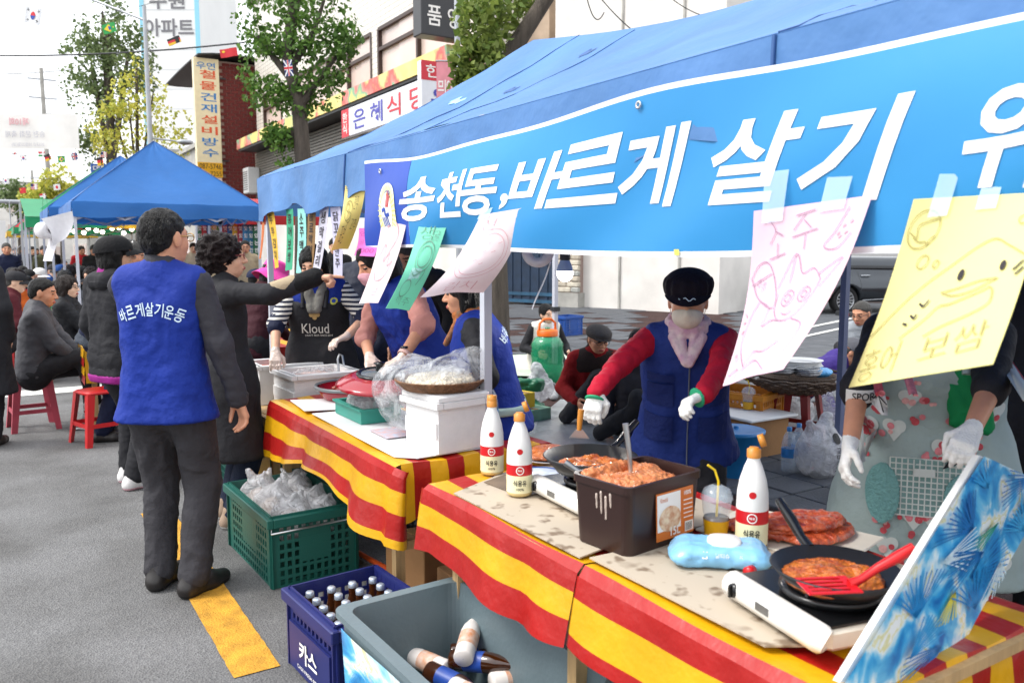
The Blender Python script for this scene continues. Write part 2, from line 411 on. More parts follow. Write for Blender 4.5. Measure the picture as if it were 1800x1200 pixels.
def hair_mesh(style, h):
    key = (style, h)
    if key in _HAIR: return _HAIR[key]
    nz = lambda a, s: (lambda V: a*(vnoise(V*np.array(s), 3)-.5)*2)
    face = Sub(El((0, .115, -.05), (.078, .085, .112), k=.02)); ears = [Sub(El((s*.09, .0, -.03), (.03, .03, .04), k=.015)) for s in (-1, 1)]
    cr = El((0, -.012, .03), (.083, .104, .098), k=.02)
    if style == 'short': P = [cr, El((0, -.05, -.03), (.074, .064, .07), k=.02), face]+ears+[Half((0, .75, -1), .016)]; N = nz(.004, (120, 120, 35))
    elif style == 'crop': P = [El((0, -.013, .03), (.083, .103, .094)), El((0, -.05, -.02), (.07, .058, .06), k=.02), face]+ears+[Half((0, .9, -1), .0)]; N = nz(.004, (90, 90, 40))
    elif style == 'curly': P = [El((0, -.025, .035), (.112, .125, .11)), El((0, -.07, -.03), (.1, .075, .09), k=.03), Sub(El((0, .13, -.06), (.08, .095, .115), k=.02))]; N = lambda V: .016*(vnoise(V*48, 5)-.5)*2+.008*(vnoise(V*95, 6)-.5)*2
    elif style == 'bob': P = [El((0, -.016, .03), (.095, .112, .102)), El((0, -.05, -.06), (.088, .07, .085), k=.03), C((.075, -.01, .0), (.078, .0, -.09), .022, .018), C((-.075, -.01, .0), (-.078, .0, -.09), .022, .018), Sub(El((0, .125, -.055), (.07, .085, .115), k=.02))]; N = nz(.006, (60, 60, 18))
    elif style == 'long': P = [El((0, -.016, .03), (.095, .112, .102)), C((0, -.07, -.02), (0, -.09, -.26), .085, .07, k=.04), C((.075, -.02, .0), (.085, -.02, -.24), .032, .03, k=.03), C((-.075, -.02, .0), (-.085, -.02, -.24), .032, .03, k=.03), Sub(El((0, .125, -.055), (.066, .085, .12), k=.02))]; N = lambda V: .012*(vnoise(V*np.array((38, 38, 20)), 5)-.5)*2+.005*(vnoise(V*np.array((90, 90, 30)), 6)-.5)*2
    elif style == 'bun': P = [El((0, -.014, .03), (.084, .104, .095)), El((0, -.05, -.02), (.07, .06, .065), k=.02), C((0, -.1, -.02), (0, -.13, -.12), .03, .018, k=.02), Sub(El((0, .11, -.055), (.074, .09, .118), k=.02))]+ears; N = nz(.004, (80, 80, 20))
    else: P = [El((0, -.05, -.03), (.08, .062, .06), k=.02), C((.074, -.02, -.01), (.074, -.03, .03), .016, .014), C((-.074, -.02, -.01), (-.074, -.03, .03), .016, .014)]+ears+[Half((0, .7, -1), .02)]; N = nz(.004, (80, 80, 30))
    _HAIR[key] = solid(P, h, N); return _HAIR[key]
def hand_prims(W, f, n, side, curl, s=1.0, g=0.0):
    f = unit(f); n = unit(n-f*(n @ f)); t = np.cross(f, n)*(1 if side == 'R' else -1); P = []
    cl = curl if isinstance(curl, (list, tuple)) else [curl]*4
    for i, o in enumerate((.028, .0095, -.009, -.026)):
        b = W+f*.084*s+t*o*s; P.append(C(W+f*.005+t*o*.55*s, b, .0135+g, .0125+g, k=.014))
        L = (.075, .084, .077, .061)[i]*s; a = 0; p = b
        for j, (q, r0, r1) in enumerate(((.45, .0098, .0088), (.3, .0088, .008), (.25, .008, .0066))):
            a += math.radians(cl[i])*(.8, 1.0, .8)[j]; d = f*math.cos(a)+n*math.sin(a)+t*(.05*(1.5-i))
            e = p+unit(d)*L*q; P.append(C(p, e, r0+g, r1+g, k=.004)); p = e
    p = W+f*.022*s+t*.02*s; e = p+unit(f*.6+t*.75+n*.35)*.045*s; P.append(C(p, e, .015+g, .0115+g, k=.012))
    c = math.radians(sum(cl)/4); e2 = e+unit(f*1.0+t*(.45-c)+n*(.2+c))*.032*s; P.append(C(e, e2, .0112+g, .0098+g, k=.004))
    P.append(C(e2, e2+unit(f*1.0+t*(.2-c)+n*(.2+c))*.026*s, .0098+g, .0075+g, k=.004)); return P
def cap_parts(root, Mh, kind, mats):
    """hats in the head's frame"""
    mb = MB(Mh); n = 28
    if kind == 'baseball':
        def dome(u, v): a = 2*math.pi*u; e = v*math.pi/2; q = math.cos(e)**.8; return (.097*q*math.cos(a), -.012+.117*q*math.sin(a), .018+.098*math.sin(e)+.006*math.sin(a)*(1-v))
        mb.grid(dome, n, 9, thick=-.003); c = mb.build('cap_crown', mats[0], root)
        b = MB(Mh)
        def brim(u, v): a = math.radians(28+124*u); r = 1+v*.72*(math.sin(math.pi*u)**.55+.02); x = .098*math.cos(a)*(1+v*.12); return (x, -.012+.117*math.sin(a)*r, .024-.02*v-2.4*x*x)
        b.grid(brim, 16, 5, thick=.004); b.build('brim', mats[-1], c)
        k = MB(Mh); k.ball((0, -.012, .117), .008, 8, 5); k.build('button', mats[0], c); return c
    if kind == 'bucket':
        prof = [(.17, -.055), (.165, -.05), (.13, -.012), (.104, .02), (.101, .06), (.092, .1), (.06, .118), (.001, .122)]
        mb.M = Mh @ Matrix.Diagonal((1, 1.1, 1, 1)).to_4x4()
        def hat(u, v):
            k = v*(len(prof)-1); i = min(int(k), len(prof)-2); t = k-i; r = prof[i][0]*(1-t)+prof[i+1][0]*t; z = prof[i][1]*(1-t)+prof[i+1][1]*t
            a = 2*math.pi*u; z += (.014*math.sin(3*a)+.008*math.sin(5*a+1))*max(0, 1-v*2.6); return (r*math.cos(a), r*math.sin(a), z)
        mb.grid(hat, 36, 21, thick=-.003); return mb.build('bucket_hat', mats[0], root)
    if kind == 'flat':
        V, Fq = solid([El((0, .005, .06), (.102, .135, .058), k=.02), El((0, -.02, .04), (.098, .11, .05), k=.02), El((0, .1, .03), (.075, .055, .012), k=.02), Half((0, .12, -1), -.012)], .006)
        return rawmesh('flat_cap', xf(Mh, V), Fq, mats[0], root)
    if kind == 'newsboy':
        V, Fq = solid([El((0, -.015, .07), (.106, .12, .072), k=.02), El((0, -.01, .04), (.094, .112, .045), k=.02), Half((0, -.1, -1), -.022)], .005, lambda V: .004*np.sin(np.arctan2(V[:, 0], V[:, 1])*13)*(V[:, 2] < .1))
        c = rawmesh('cap_crown', xf(Mh, V), Fq, mats[0], root); b = MB(Mh)
        def brim(u, v): a = math.radians(25+130*u); x = .1*math.cos(a); return (x*(1+.08*v), -.012+.112*math.sin(a)*(1+v*.5*math.sin(math.pi*u)**.5), .04-.036*v*math.sin(math.pi*u)-1.6*x*x)
        b.grid(brim, 16, 5, thick=.005); b.build('brim', mats[-1], c); return c
def person(label, loc, heading, H=1.66, lean=0, side=0, twist=0, sit=None, feet=None, R=None, L=None, head=(0, 0, 0), w=1.0, skin='a', hair=('short', 'black'),
           top=None, top_g=.014, trou=None, vest=None, coat=None, shoes=None, cap=None, glasses=None, hi=1.0, group=None, sleeve=1.0, folded=.008, collar=True, glove=None,
           knee_hint=(0, 1, 0), mask=None, apron=None, scarf=None, seatback=0.0, trou_r=1.0, belly=0.0, bare_legs=False, hemg=.0):
    root = empty('person', loc, -math.radians(heading), label, 'person', group)
    MW = Matrix.Translation(Vector(loc)) @ Matrix.Rotation(-math.radians(heading), 4, 'Z'); inv = MW.inverted()
    s = H/1.7; J = {}
    pz_ = (.93*s if sit is None else sit+.1*s); pel = V3(0, seatback, pz_)
    Rt = np.array(Matrix.Rotation(-math.radians(lean), 3, 'X') @ Matrix.Rotation(math.radians(side), 3, 'Y'))
    up = Rt @ V3(0, 0, 1); tw = np.array(Matrix.Rotation(-math.radians(twist), 3, 'Z')); rt = tw @ Rt @ V3(1, 0, 0); rt = unit(rt-up*(rt @ up)); fw = np.cross(up, rt)
    hr = unit(rt*.4+V3(.6, 0, 0)); sh = {q: pel+up*.462*s+rt*(sg*.168*s*(1+(w-1)*.5)) for q, sg in (('R', 1), ('L', -1))}
    nk = pel+up*.535*s; hy, hp, hro = [math.radians(a) for a in head]
    # head frame: looks along heading turned by yaw, pitched (down positive)
    Rh = Matrix.Rotation(-hy, 3, 'Z') @ Matrix.Rotation(-hp, 3, 'X') @ Matrix.Rotation(hro, 3, 'Y'); Rn = np.array(Rh)
    hc = nk+unit(up*.75+Rn @ V3(0, 0, .5))*.125*s+(Rn @ V3(0, .032, 0))*s; hs = s*1.05
    Mh = Matrix.Translation(Vector(hc)) @ Rh.to_4x4() @ Matrix.Scale(hs, 4)
    J.update(pel=pel, up=up, rt=rt, fw=fw, nk=nk, sh=sh, Mh=Mh, root=root, MW=MW, inv=inv)
    if feet is None: feet = [(.1, .0, 8), (-.1, .03, -8)] if sit is None else [(.13, .4, 5), (-.13, .38, -5)]
    leg = {}
    for q, sg, ft in (('R', 1, feet[0]), ('L', -1, feet[1])):
        hip = pel+hr*(sg*.088*s)-V3(0, 0, .02); an = V3(ft[0], ft[1], .09+(ft[3] if len(ft) > 3 else 0)); kn, an = ik(hip, an, .43*s, .42*s, V3(*knee_hint)+V3(sg*.12, 0, 0)); leg[q] = (hip, kn, an, ft)
    arm = {}
    for q, sg, sp in (('R', 1, R or {}), ('L', -1, L or {})):
        if 'w' in sp: tgt = np.array(inv @ Vector(sp['w']))
        elif 'l' in sp: tgt = V3(*sp['l'])
        else: tgt = sh[q]+V3(sg*.07, .04, -.5*s)
        el, wr = ik(sh[q], tgt, .285*s, .25*s, V3(*sp.get('hint', (sg*.6, -1, -.3))))
        f = V3(*sp['f']) if 'f' in sp else wr-el; n = V3(*sp['n']) if 'n' in sp else V3(-sg, .2, 0); arm[q] = (el, wr, f, n, sp.get('curl', 22))
    J.update(leg=leg, arm=arm)
    def torso(g, hem=-.08, hemg=0.0, top_=True):
        def seg(z, x, r): c = pel+up*z*s; return C(c-rt*(x*s*w), c+rt*(x*s*w), (r*s*w if g < .03 else r*s*w)+g, k=.07)
        P = [seg(.37, .072, .092), seg(.25, .068, .092), seg(.12, .066, .092), seg(0, .074, .1)]
        if hem < -.02: P.append(seg(hem-.06, .084, .104+hemg))
        if top_: P += [C((sh[q] if top_ == 1 else nk+(sh[q]-nk)*.8)-up*.012, nk-up*.045, .046*s+g, .058*s+g*(1 if top_ == 1 else .5), k=.05) for q in 'RL']; P.append(C(nk-up*.06, nk-up*.015*(1 if top_ == 1 else 3), .058+g*top_, k=.05))
        if belly: P.append(El(pel+up*.1*s+fw*.06, (.13*w, .09+belly, .16), np.stack([rt, fw, up], 1), k=.06))
        return P
    def hemcut(z): return Half(tuple(-up), float(-up @ (pel+up*z*s)), .008)
    def arms(g, cut=1.0, rs=1.0):
        P = []
        for q in 'RL':
            el, wr = arm[q][:2]
            P.append(C(sh[q], el, .05*s*w**.5+g*.8, .042*s+g*.8, k=.04))
            e = el+(wr-el)*min(1, cut)
            if cut > 0: P.append(C(el, e, .041*s+g*.8, (.041-.009*cut)*s+g*rs*.8, k=.025))
        return P
    def legs(g, r=1.0, cut=1.0):
        P = []
        for q in 'RL':
            h_, kn, an, ft = leg[q]; P += [C(h_, kn, .088*s*w**.5*r+g, .06*s*r+g, k=.045), C(kn, kn+(an-kn)*cut, .06*s*r+g, (.05*r)*s+g, k=.03)]
        P += [C(pel-hr*.07*s*w+V3(0, 0, z), pel+hr*.07*s*w+V3(0, 0, z), r*s*w+(g if vest is None else g-.016), k=.06) for z, r in ((.0, .098), (-.07*s, .102))]; return P
    # body: one skin, fine at face and hands
    hm = .0042 if hi >= 1 else .0065
    Vh, Fh, mh = head_mesh(hm if hi > .5 else .009); parts = [(xf(Mh, Vh), Fh, mh)]
    parts.append(solid(torso(-.016, 0)+arms(-.008)+legs(-.012), .026)+(0,))
    for q in 'RL':
        el, wr, f, n, cu = arm[q]
        if (R if q == 'R' else L) is False: continue
        gl = glove and q in glove; V, Fq = solid([C(el+(wr-el)*(.0 if sleeve < 1 else .55), wr, .038*s, .027*s, k=.02)]+hand_prims(wr, f, n, q, cu, s), hm if hi > .5 else .009)
        m = np.zeros(len(Fq), int)
        if gl: m[((V[Fq].mean(1)-wr) @ unit(f)) > -.02] = 3
        parts.append((V, Fq, m))
    V, Fq, M = join(parts); body = rawmesh('body', V, Fq, [SKINS[skin], LIP, DARK, glove['m'] if glove else DARK], root, M)
    ch = .011 if hi >= 1 else (.015 if hi > .5 else .022); J['body'] = body
    sd_ = int(abs(loc[0]*131+loc[1]*717)) % 97
    if trou is not None: V, Fq = solid(legs(.012, trou_r), ch, folds(folded*1.1, (12, 12, 9), sd_)); rawmesh('trousers', V, Fq, trou, root)
    if top is not None:
        P = torso(top_g if vest is None else top_g-.012, -.1, hemg if vest is None else -.012)+[hemcut(-.15 if sit is None else -.08)]+arms(top_g, sleeve)
        if collar: P.append(C(nk-up*.02, nk+unit(up+fw*.3)*.035, .064*s+.004, .062*s+.004, k=.02))
        V, Fq = solid(P, ch, folds(folded, (11, 11, 12), sd_+9)); J['top'] = rawmesh('jacket', V, Fq, top, root)
    if vest is not None:
        V, Fq = solid(torso(top_g+.02, -.1, .026+.0011*abs(lean), .5)+[hemcut(-.13)], ch, folds(folded*.9, (9, 9, 7), sd_+5)); J['vest'] = rawmesh('vest', V, Fq, vest, root)
    if coat is not None:
        P = torso(top_g+.004, -.1, .01)
        if sit is None:
            for z, x, r in ((-.02, .085, .12), (-.16, .095, .132), (-.32, .105, .142), (-.46, .115, .15), (-.56, .115, .15)): c = pel+V3(0, 0, z*s)+fw*.015; P.append(C(c-rt*x*w, c+rt*x*w, r*w, k=.08))
            P.append(Half((0, 0, -1), -(pel[2]-.5*s), .008))
        P += arms(top_g, sleeve)
        if collar: P.append(C(nk-up*.02, nk+up*.03, .07*s, .066*s, k=.02))
        V, Fq = solid(P, ch, folds(folded, (8, 8, 4), sd_+2)); J['coat'] = rawmesh('coat', V, Fq, coat, root)
    if apron is not None:
        P = torso(top_g+.03, -.1, .01, False)
        for z, x, r in ((-.02, .085, .13), (-.2, .1, .15), (-.36, .11, .16), (-.5, .11, .16)): c = pel+V3(0, 0, z*s)+fw*.03; P.append(C(c-rt*x*w, c+rt*x*w, r*w, k=.08))
        P += [Half(tuple(-fw), float(-fw @ pel)-.02), Half(tuple(up), float(up @ (pel+up*.4*s))), Half((0, 0, -1), -(pel[2]-.45*s))]
        V, Fq = solid(P, ch, folds(folded, (8, 8, 5), sd_+4)); J['apron'] = rawmesh('apron', V, Fq, apron, root)
        mb = MB()
        for q, sg in (('R', .07), ('L', -.07)): mb.tube([pel+up*.37*s+fw*.135*w+rt*sg, pel+up*.47*s+fw*.09+rt*sg*1.1, pel+up*.535*s+rt*sg*1.05-fw*.0, pel+up*.5*s-fw*.09+rt*sg*.9], .014, 6)
        mb.build('apron_strap', apron, root)
    if shoes is not None:
        for q in 'RL':
            h_, kn, an, ft = leg[q]; V, Fq = solid([C((0, -.045, .035), (0, .08, .035), .042, .046, k=.03), C((0, .08, .03), (0, .165, .026), .046, .036, k=.03), C((0, -.03, .05), (0, -.02, .1), .045, .047, k=.03), Half((0, 0, -1), 0)], .008 if hi > .5 else .014)
            z = V[Fq].mean(1)[:, 2]; Mf = Matrix.Translation((an[0], an[1], an[2]-.09)) @ Matrix.Rotation(-math.radians(ft[2]), 4, 'Z') @ Matrix.Scale(s, 4); rawmesh('shoe', xf(Mf, V), Fq, shoes, root, (z < .018).astype(int)*(len(shoes)-1))
    if hair is not None:
        V, Fq = hair_mesh(hair[0], .0055 if hi >= 1 else .009)
        if cap: Fq = Fq[(V[Fq].mean(1)[:, 2] < (.035 if cap[0] != 'bucket' else .05))]
        if cap: V = V*np.array((.95, .95, 1))
        J['hair'] = rawmesh('hair', xf(Mh, V), Fq, HAIRS[hair[1]], root)
    if cap: J['cap'] = cap_parts(root, Mh, cap[0], cap[1:])
    if glasses is not None:
        mb = MB(Mh)
        for sg in (-1, 1):
            mb.tube([(sg*.034+.024*math.cos(a), .108-.006*abs(math.cos(a)), .0+.017*math.sin(a)) for a in [i*math.pi/7 for i in range(15)]], .0022, 6)
            mb.tube([(sg*.058, .1, .004), (sg*.079, .06, .006), (sg*.084, -.005, .006), (sg*.083, -.02, -.012)], .0024, 6)
        mb.tube([(-.012, .111, .002), (0, .114, .004), (.012, .111, .002)], .002, 6); mb.build('glasses', glasses, root)
    if mask is not None:
        V, Fq = solid([El((0, .052, -.055), (.066, .066, .058), k=.02), C((0, .09, -.02), (0, .112, -.035), .01, .014, k=.02), Half((0, -.35, 1), -.052), Half((0, -1, 0), -.015)], .005); mk = rawmesh('face_mask', xf(Mh, V), Fq, mask, root)
        for sg in (-1, 1): mb = MB(Mh); mb.tube([(sg*.06, .05, -.03), (sg*.078, .01, -.005), (sg*.084, -.012, .01), (sg*.082, -.022, -.015), (sg*.07, .02, -.06), (sg*.06, .04, -.07)], .0018, 5); mb.build('ear_loop', mask, mk)
    if scarf is not None:
        P = [C(nk+rt*(.066*math.cos(a))+fw*(.01+.066*math.sin(a))+up*(.012*k-.006), nk+rt*(.066*math.cos(a+.63))+fw*(.01+.066*math.sin(a+.63))+up*(.012*k-.006+.004*math.sin(4*a)), .019, k=.008) for k in (0, 2) for a in [i*.63 for i in range(10)]]
        P += [C(nk+rt*(sg*.055)+fw*.075-up*.02, nk+rt*(sg*.012)+fw*.15-up*.1, .018, .011, k=.006) for sg in (1, .5, -.45, -.95)]
        V, Fq = solid(P, .006, folds(.003, (40, 40, 40), sd_)); J['scarf'] = rawmesh('scarf', V, Fq, scarf, root)
    return J
# ------------------------------------------------------------------ setting: road, pavement, kerb, markings
def tex_mat(name): m = bpy.data.materials.new(name); m.use_nodes = True; _MATS[name] = m; return m
def asphalt(name, c0, c1, sc=1.0):
    m = tex_mat(name); N, L, b = nodes(m); tc = N.new('ShaderNodeTexCoord')
    def noise(s, d): n = N.new('ShaderNodeTexNoise'); n.inputs['Scale'].default_value = s; n.inputs['Detail'].default_value = d; L.new(tc.outputs['Object'], n.inputs['Vector']); return n.outputs[0]
    v = N.new('ShaderNodeTexVoronoi'); v.inputs['Scale'].default_value = 130*sc; L.new(tc.outputs['Object'], v.inputs['Vector'])
    r = N.new('ShaderNodeValToRGB'); r.color_ramp.elements[0].color = lin(c0); r.color_ramp.elements[1].color = lin(c1); r.color_ramp.elements[0].position = .1; r.color_ramp.elements[1].position = .95
    L.new(v.outputs['Color'], r.inputs[0])
    mx = N.new('ShaderNodeMix'); mx.data_type = 'RGBA'; mx.blend_type = 'MULTIPLY'; mx.inputs[0].default_value = .75
    r2 = N.new('ShaderNodeValToRGB'); r2.color_ramp.elements[0].color = (.5, .49, .47, 1); r2.color_ramp.elements[1].color = (1, 1, 1, 1); r2.color_ramp.elements[0].position = .32; r2.color_ramp.elements[1].position = .62
    L.new(noise(1.7, 8), r2.inputs[0]); L.new(r.outputs[0], mx.inputs[6]); L.new(r2.outputs[0], mx.inputs[7]); L.new(mx.outputs[2], b.inputs['Base Color'])
    bp = N.new('ShaderNodeBump'); bp.inputs['Strength'].default_value = .6; bp.inputs['Distance'].default_value = .006; L.new(v.outputs['Distance'], bp.inputs['Height']); L.new(bp.outputs[0], b.inputs['Normal'])
    b.inputs['Roughness'].default_value = .88; b.inputs['Specular IOR Level'].default_value = .25; return m
ASPH = asphalt('asphalt', '666667', '808080'); RED_ASPH = asphalt('red_asphalt', '33211f', '4e3835')
CONC = mat('concrete', 'a3a19b', .85, .2, 3, .3, 80); PAVE = mat('grey_paver', '4f5257', .85, .25, 2.5, .4, 60); REDPAVE = mat('red_paver', '57362f', .85, .25, 3, .4, 60)
WOODM = mat('pale_wood', 'b7976a', .6, .2, 6, .15, 60, stretch=(8, 8, 1)); STEEL = mat('steel', 'c4c6c8', .3, .05, 10, metal=1.0); POLE = mat('grey_white_pole', 'b9bcc6', .45, .06, 4)
DKMETAL = mat('dark_metal', '2a2c30', .5, .1); WHITEP = mat('white_plastic', 'dfe0df', .45, .04, 6); INK = mat('black_ink', '16161a', .7, 0); WHT = mat('white_print', 'ece9e4', .6, .03, 12)
MB().grid(lambda u, v: (-900+1800*u, -700+1800*v, 0), 8, 8, sm=False).build('road', ASPH)['kind'] = 'structure'
sw = MB().box((16.2, 30, .0), (28, 90, .1)).build('pavement', RED_ASPH); sw['kind'] = 'structure'
kb = empty('kerb'); kb['kind'] = 'structure'
for i in range(26): MB().box((2.1, -4.5+1.0*i, .01), (.18, .985, .11), bev=.012).build('kerb_stone', CONC, kb)
PV = .05
def proj(p): d = Vector(p)-EYE; q = d.dot(_f); return 900+F_PX*d.dot(_r)/q, 600-F_PX*d.dot(_u)/q
pav = {}
for nm, m, w, l in (('g', PAVE, .5, .5), ('r', REDPAVE, .22, .22), ('s', PAVE, .3, .3)):
    pav[nm] = MB().box((0, 0, 0), (w-.012, l-.012, .03), bev=.006); pav[nm] = pav[nm].build('paver', m, sw); pav[nm].location = (0, -100, -1)
first = dict(g=True, r=True, s=True)
def lay(nm, x, y, rz=0):
    p = pav[nm]
    if not first[nm]: p = p.copy(); COL.objects.link(p)
    first[nm] = False; p.location = (x, y, PV+.0+random.uniform(-.0025, .0025)); p.rotation_euler = (random.uniform(-.006, .006), random.uniform(-.006, .006), rz)
for i in range(30):
    for j in range(34):
        x, y = 6.6+.5*i+(.25 if j % 2 else 0), 3.0+.5*j; a, b = proj((x, y, PV))
        if (1290 < a < 1640 and 480 < b < 700): lay('g', x, y)
        elif 880 < a < 1120 and 520 < b < 640 and random.random() < .8: lay('g', x, y)
for i in range(40):
    for j in range(60):
        x, y = 3.0+.3*i, 1.6+.3*j; a, b = proj((x, y, PV))
        if 3.6 < x < 6.5 and 960 < a < 1560 and b > 690 and b < 1000 and y < 5.2: lay('s' if (i % 5 < 3) else 's', x, y)
YEL = mat('yellow_road_paint', 'c8922c', .85, .28, 14, .5, 120); WPAINT = mat('white_road_paint', 'd6d6d2', .8, .12, 9, .4, 120)
def marking(pts, m, n=24, name='road_marking', z=.004):
    """painted strip with a slightly ragged edge"""
    (x0, y0), (x1, y1), w = pts; mb = MB(); d = Vector((x1-x0, y1-y0)).normalized(); nn = Vector((-d.y, d.x))
    L = [(Vector((x0, y0)).lerp(Vector((x1, y1)), i/n)) for i in range(n+1)]
    A = [p+nn*(w/2+random.uniform(-.002, .002)) for p in L]; B = [p-nn*(w/2+random.uniform(-.002, .002)) for p in L]
    mb.add([(p.x, p.y, z) for p in A+B], [(n+1+i, n+2+i, i+1, i) for i in range(n)]); o = mb.build(name, m); o['kind'] = 'structure'; return o
marking(((.735, 2.93), (.735, 5.15), .17), YEL, 60); marking(((-6, 10.35), (1.0, 10.35), .4), WPAINT, 60)
for (a, b) in (((7.2, 8.3), (16.5, 11.6)), ((6.9, 7.7), (16.6, 11.0)), ((12.5, 6.8), (17.6, 11.2))): marking((a, b, .11), WPAINT, 40, z=PV+.026)
gr = MB()
for i in range(14): gr.box((0, -.33+.05*i, .012), (.6, .02, .02))
gr.box((0, 0, .002), (.68, .74, .008)); g = gr.build('drain_grate', DKMETAL); g.location = (9.0, 7.2, PV+.016); g.rotation_euler = (0, 0, .3); tag(g, 'dark slotted drain grate set in the grey paving', 'drain')
# ------------------------------------------------------------------ buildings
TILE = tex_mat('white_wall_tile'); N, L, b = nodes(TILE); tc = N.new('ShaderNodeTexCoord'); mp = N.new('ShaderNodeMapping'); mp.inputs['Rotation'].default_value = (math.pi/2, 0, math.pi/2)
bt = N.new('ShaderNodeTexBrick'); bt.offset = 0; bt.inputs['Color1'].default_value = lin('dcd8cf'); bt.inputs['Color2'].default_value = lin('cfcac0'); bt.inputs['Mortar'].default_value = lin('8d867c'); bt.inputs['Scale'].default_value = 1.0
bt.inputs['Brick Width'].default_value = .23; bt.inputs['Row Height'].default_value = .11; bt.inputs['Mortar Size'].default_value = .006
sp_ = N.new('ShaderNodeSeparateXYZ'); cb = N.new('ShaderNodeCombineXYZ'); L.new(tc.outputs['Object'], sp_.inputs[0]); L.new(sp_.outputs['Y'], cb.inputs['X']); L.new(sp_.outputs['Z'], cb.inputs['Y']); L.new(cb.outputs[0], bt.inputs['Vector']); L.new(bt.outputs['Color'], b.inputs['Base Color'])
bpn = N.new('ShaderNodeBump'); bpn.inputs['Strength'].default_value = .5; bpn.inputs['Distance'].default_value = .01; L.new(bt.outputs['Fac'], bpn.inputs['Height']); bpn.invert = True; L.new(bpn.outputs[0], b.inputs['Normal']); b.inputs['Roughness'].default_value = .35
RBRICK = mat('red_brick', '7d2f2a', .8, .2, 10, .3, 50); RB2 = mat('red_brick_dark', '6b2723', .8, .2, 10, .3, 50); MORT = mat('brick_mortar', '9c8880', .9, .1, 10); STUC = mat('white_stucco', 'dcd8d2', .9, .09, 1.6, .25, 30); BROWNF = mat('bronze_window_frame', '3c2b25', .5, .15)
GLASS = mat('painted_reflection_glass', 'c9b8b0', .22, .12, .8, spec=.8); BLACKS = mat('sign_black', '2b2c30', .4, .05); SIGNW = mat('sign_white', 'dcdfe6', .4, .04); SIGNR = mat('sign_red', 'c92a3a', .45, .05); SIGNY = mat('sign_cream', 'f0e2bb', .45, .05); SIGNB = mat('sign_blue', '2f7fc4', .45, .05); ORNG = mat('sign_orange', 'e2582c', .45, .05); SIGNGOLD = mat('sign_gold', 'e6ab18', .45, .05); PURPLE = mat('sign_purple', '4a49a8', .45, .04)  # pane glass has its pinkish-beige reflections painted into the base colour
FX = 7.0; _before = set(bpy.data.objects)
bl = empty('tiled_building', (FX, 19, 0), 0, 'white tiled two-storey building with brown windows behind the near street tree', 'building')
inv = Matrix.Translation((-FX, -19, 0))
def fy(x, y): p = pX(x, y, FX); return p.y-19, p.z
MB().box((4.1, 0, 2.0), (8, 14.2, 4.0)).build('lower_wall', STUC, bl); 
y0, y1 = -7.1, 7.1
wins = [(658, 808, 12, 168), (505, 645, 70, 214), (455, 486, 160, 248)]
RW = []
for (xa, xb, _, _) in wins: RW.append((fy(xb, 100)[0], fy(xa, 100)[0]))
zs, zt = 4.86, 6.15
ups = MB(); edges = sorted(RW); cur = y0
for a, b_ in edges:
    if a > cur: ups.box((4.1, (cur+a)/2, (zs+zt)/2), (8, a-cur, zt-zs))
    cur = b_
ups.box((4.1, (cur+y1)/2, (zs+zt)/2), (8, y1-cur, zt-zs)); ups.box((4.1, 0, (4.0+zs)/2), (8, 14.2, zs-4.0)); ups.box((4.1, 0, (zt+9)/2), (8, 14.2, 9-zt)); ups.build('upper_wall', TILE, bl)
for a, b_ in edges:
    fr = MB(); n = max(1, round((b_-a)/1.5)); zc = zs+.88
    for i in range(n+1): fr.box((.13, a+(b_-a)*i/n, (zs+zt)/2), (.1, .07, zt-zs))
    for zz in (zs, zc, zt): fr.box((.128, (a+b_)/2, zz), (.09, b_-a, .07))
    f_ = fr.build('window_frame', BROWNF, bl)
    for i in range(n):
        q0, q1 = a+(b_-a)*i/n, a+(b_-a)*(i+1)/n
        for k in range(2): MB().box((.15+.02*k, q0+(q1-q0)*(.25+.5*k), (zs+zc)/2), (.012, (q1-q0)/2-.02, zc-zs-.06)).build('pane', GLASS, f_); MB().box((.15+.02*k, q0+(q1-q0)*(.25+.5*k), (zt+zc)/2), (.012, (q1-q0)/2-.02, zt-zc-.06)).build('pane', GLASS, f_)
# slatted shutter storey and canopy fascia with painted blossoms
for zz in range(22): MB().box((-.02, 2.6, 2.9+.075*zz), (.05, 8.6, .055)).build('slat', mat('shutter_slat', '77736b', .5, .15, 3), bl)
fa = MB(); fa.box((-.25, 0, 4.72), (.7, 13.6, .28)); fascia = fa.build('fascia', mat('fascia_mural', 'e2d48a', .6, .5, .9), bl); _N, _L, _b = nodes(_MATS['fascia_mural']); _r = [n for n in _N if n.type == 'VALTORGB'][0].color_ramp
for _e in list(_r.elements)[1:]: _r.elements.remove(_e)
_r.elements[0].color = lin('d8c56a'); _r.elements[0].position = .3
for _p, _c in ((.48, 'e6d88c'), (.53, 'c9605a'), (.58, 'd98a80'), (.61, '6fae8c'), (.66, 'e2cf7a')): _e = _r.elements.new(_p); _e.color = lin(_c)
_r = Vector((math.cos(YAW), -math.sin(YAW), 0))
MB().box((-.24, 0, 4.55), (.66, 13.5, .05)).build('fascia_soffit', DKMETAL, bl)
MB().box((.15, 0, 9.05), (.4, 14.4, .1)).build('coping', CONC, bl)
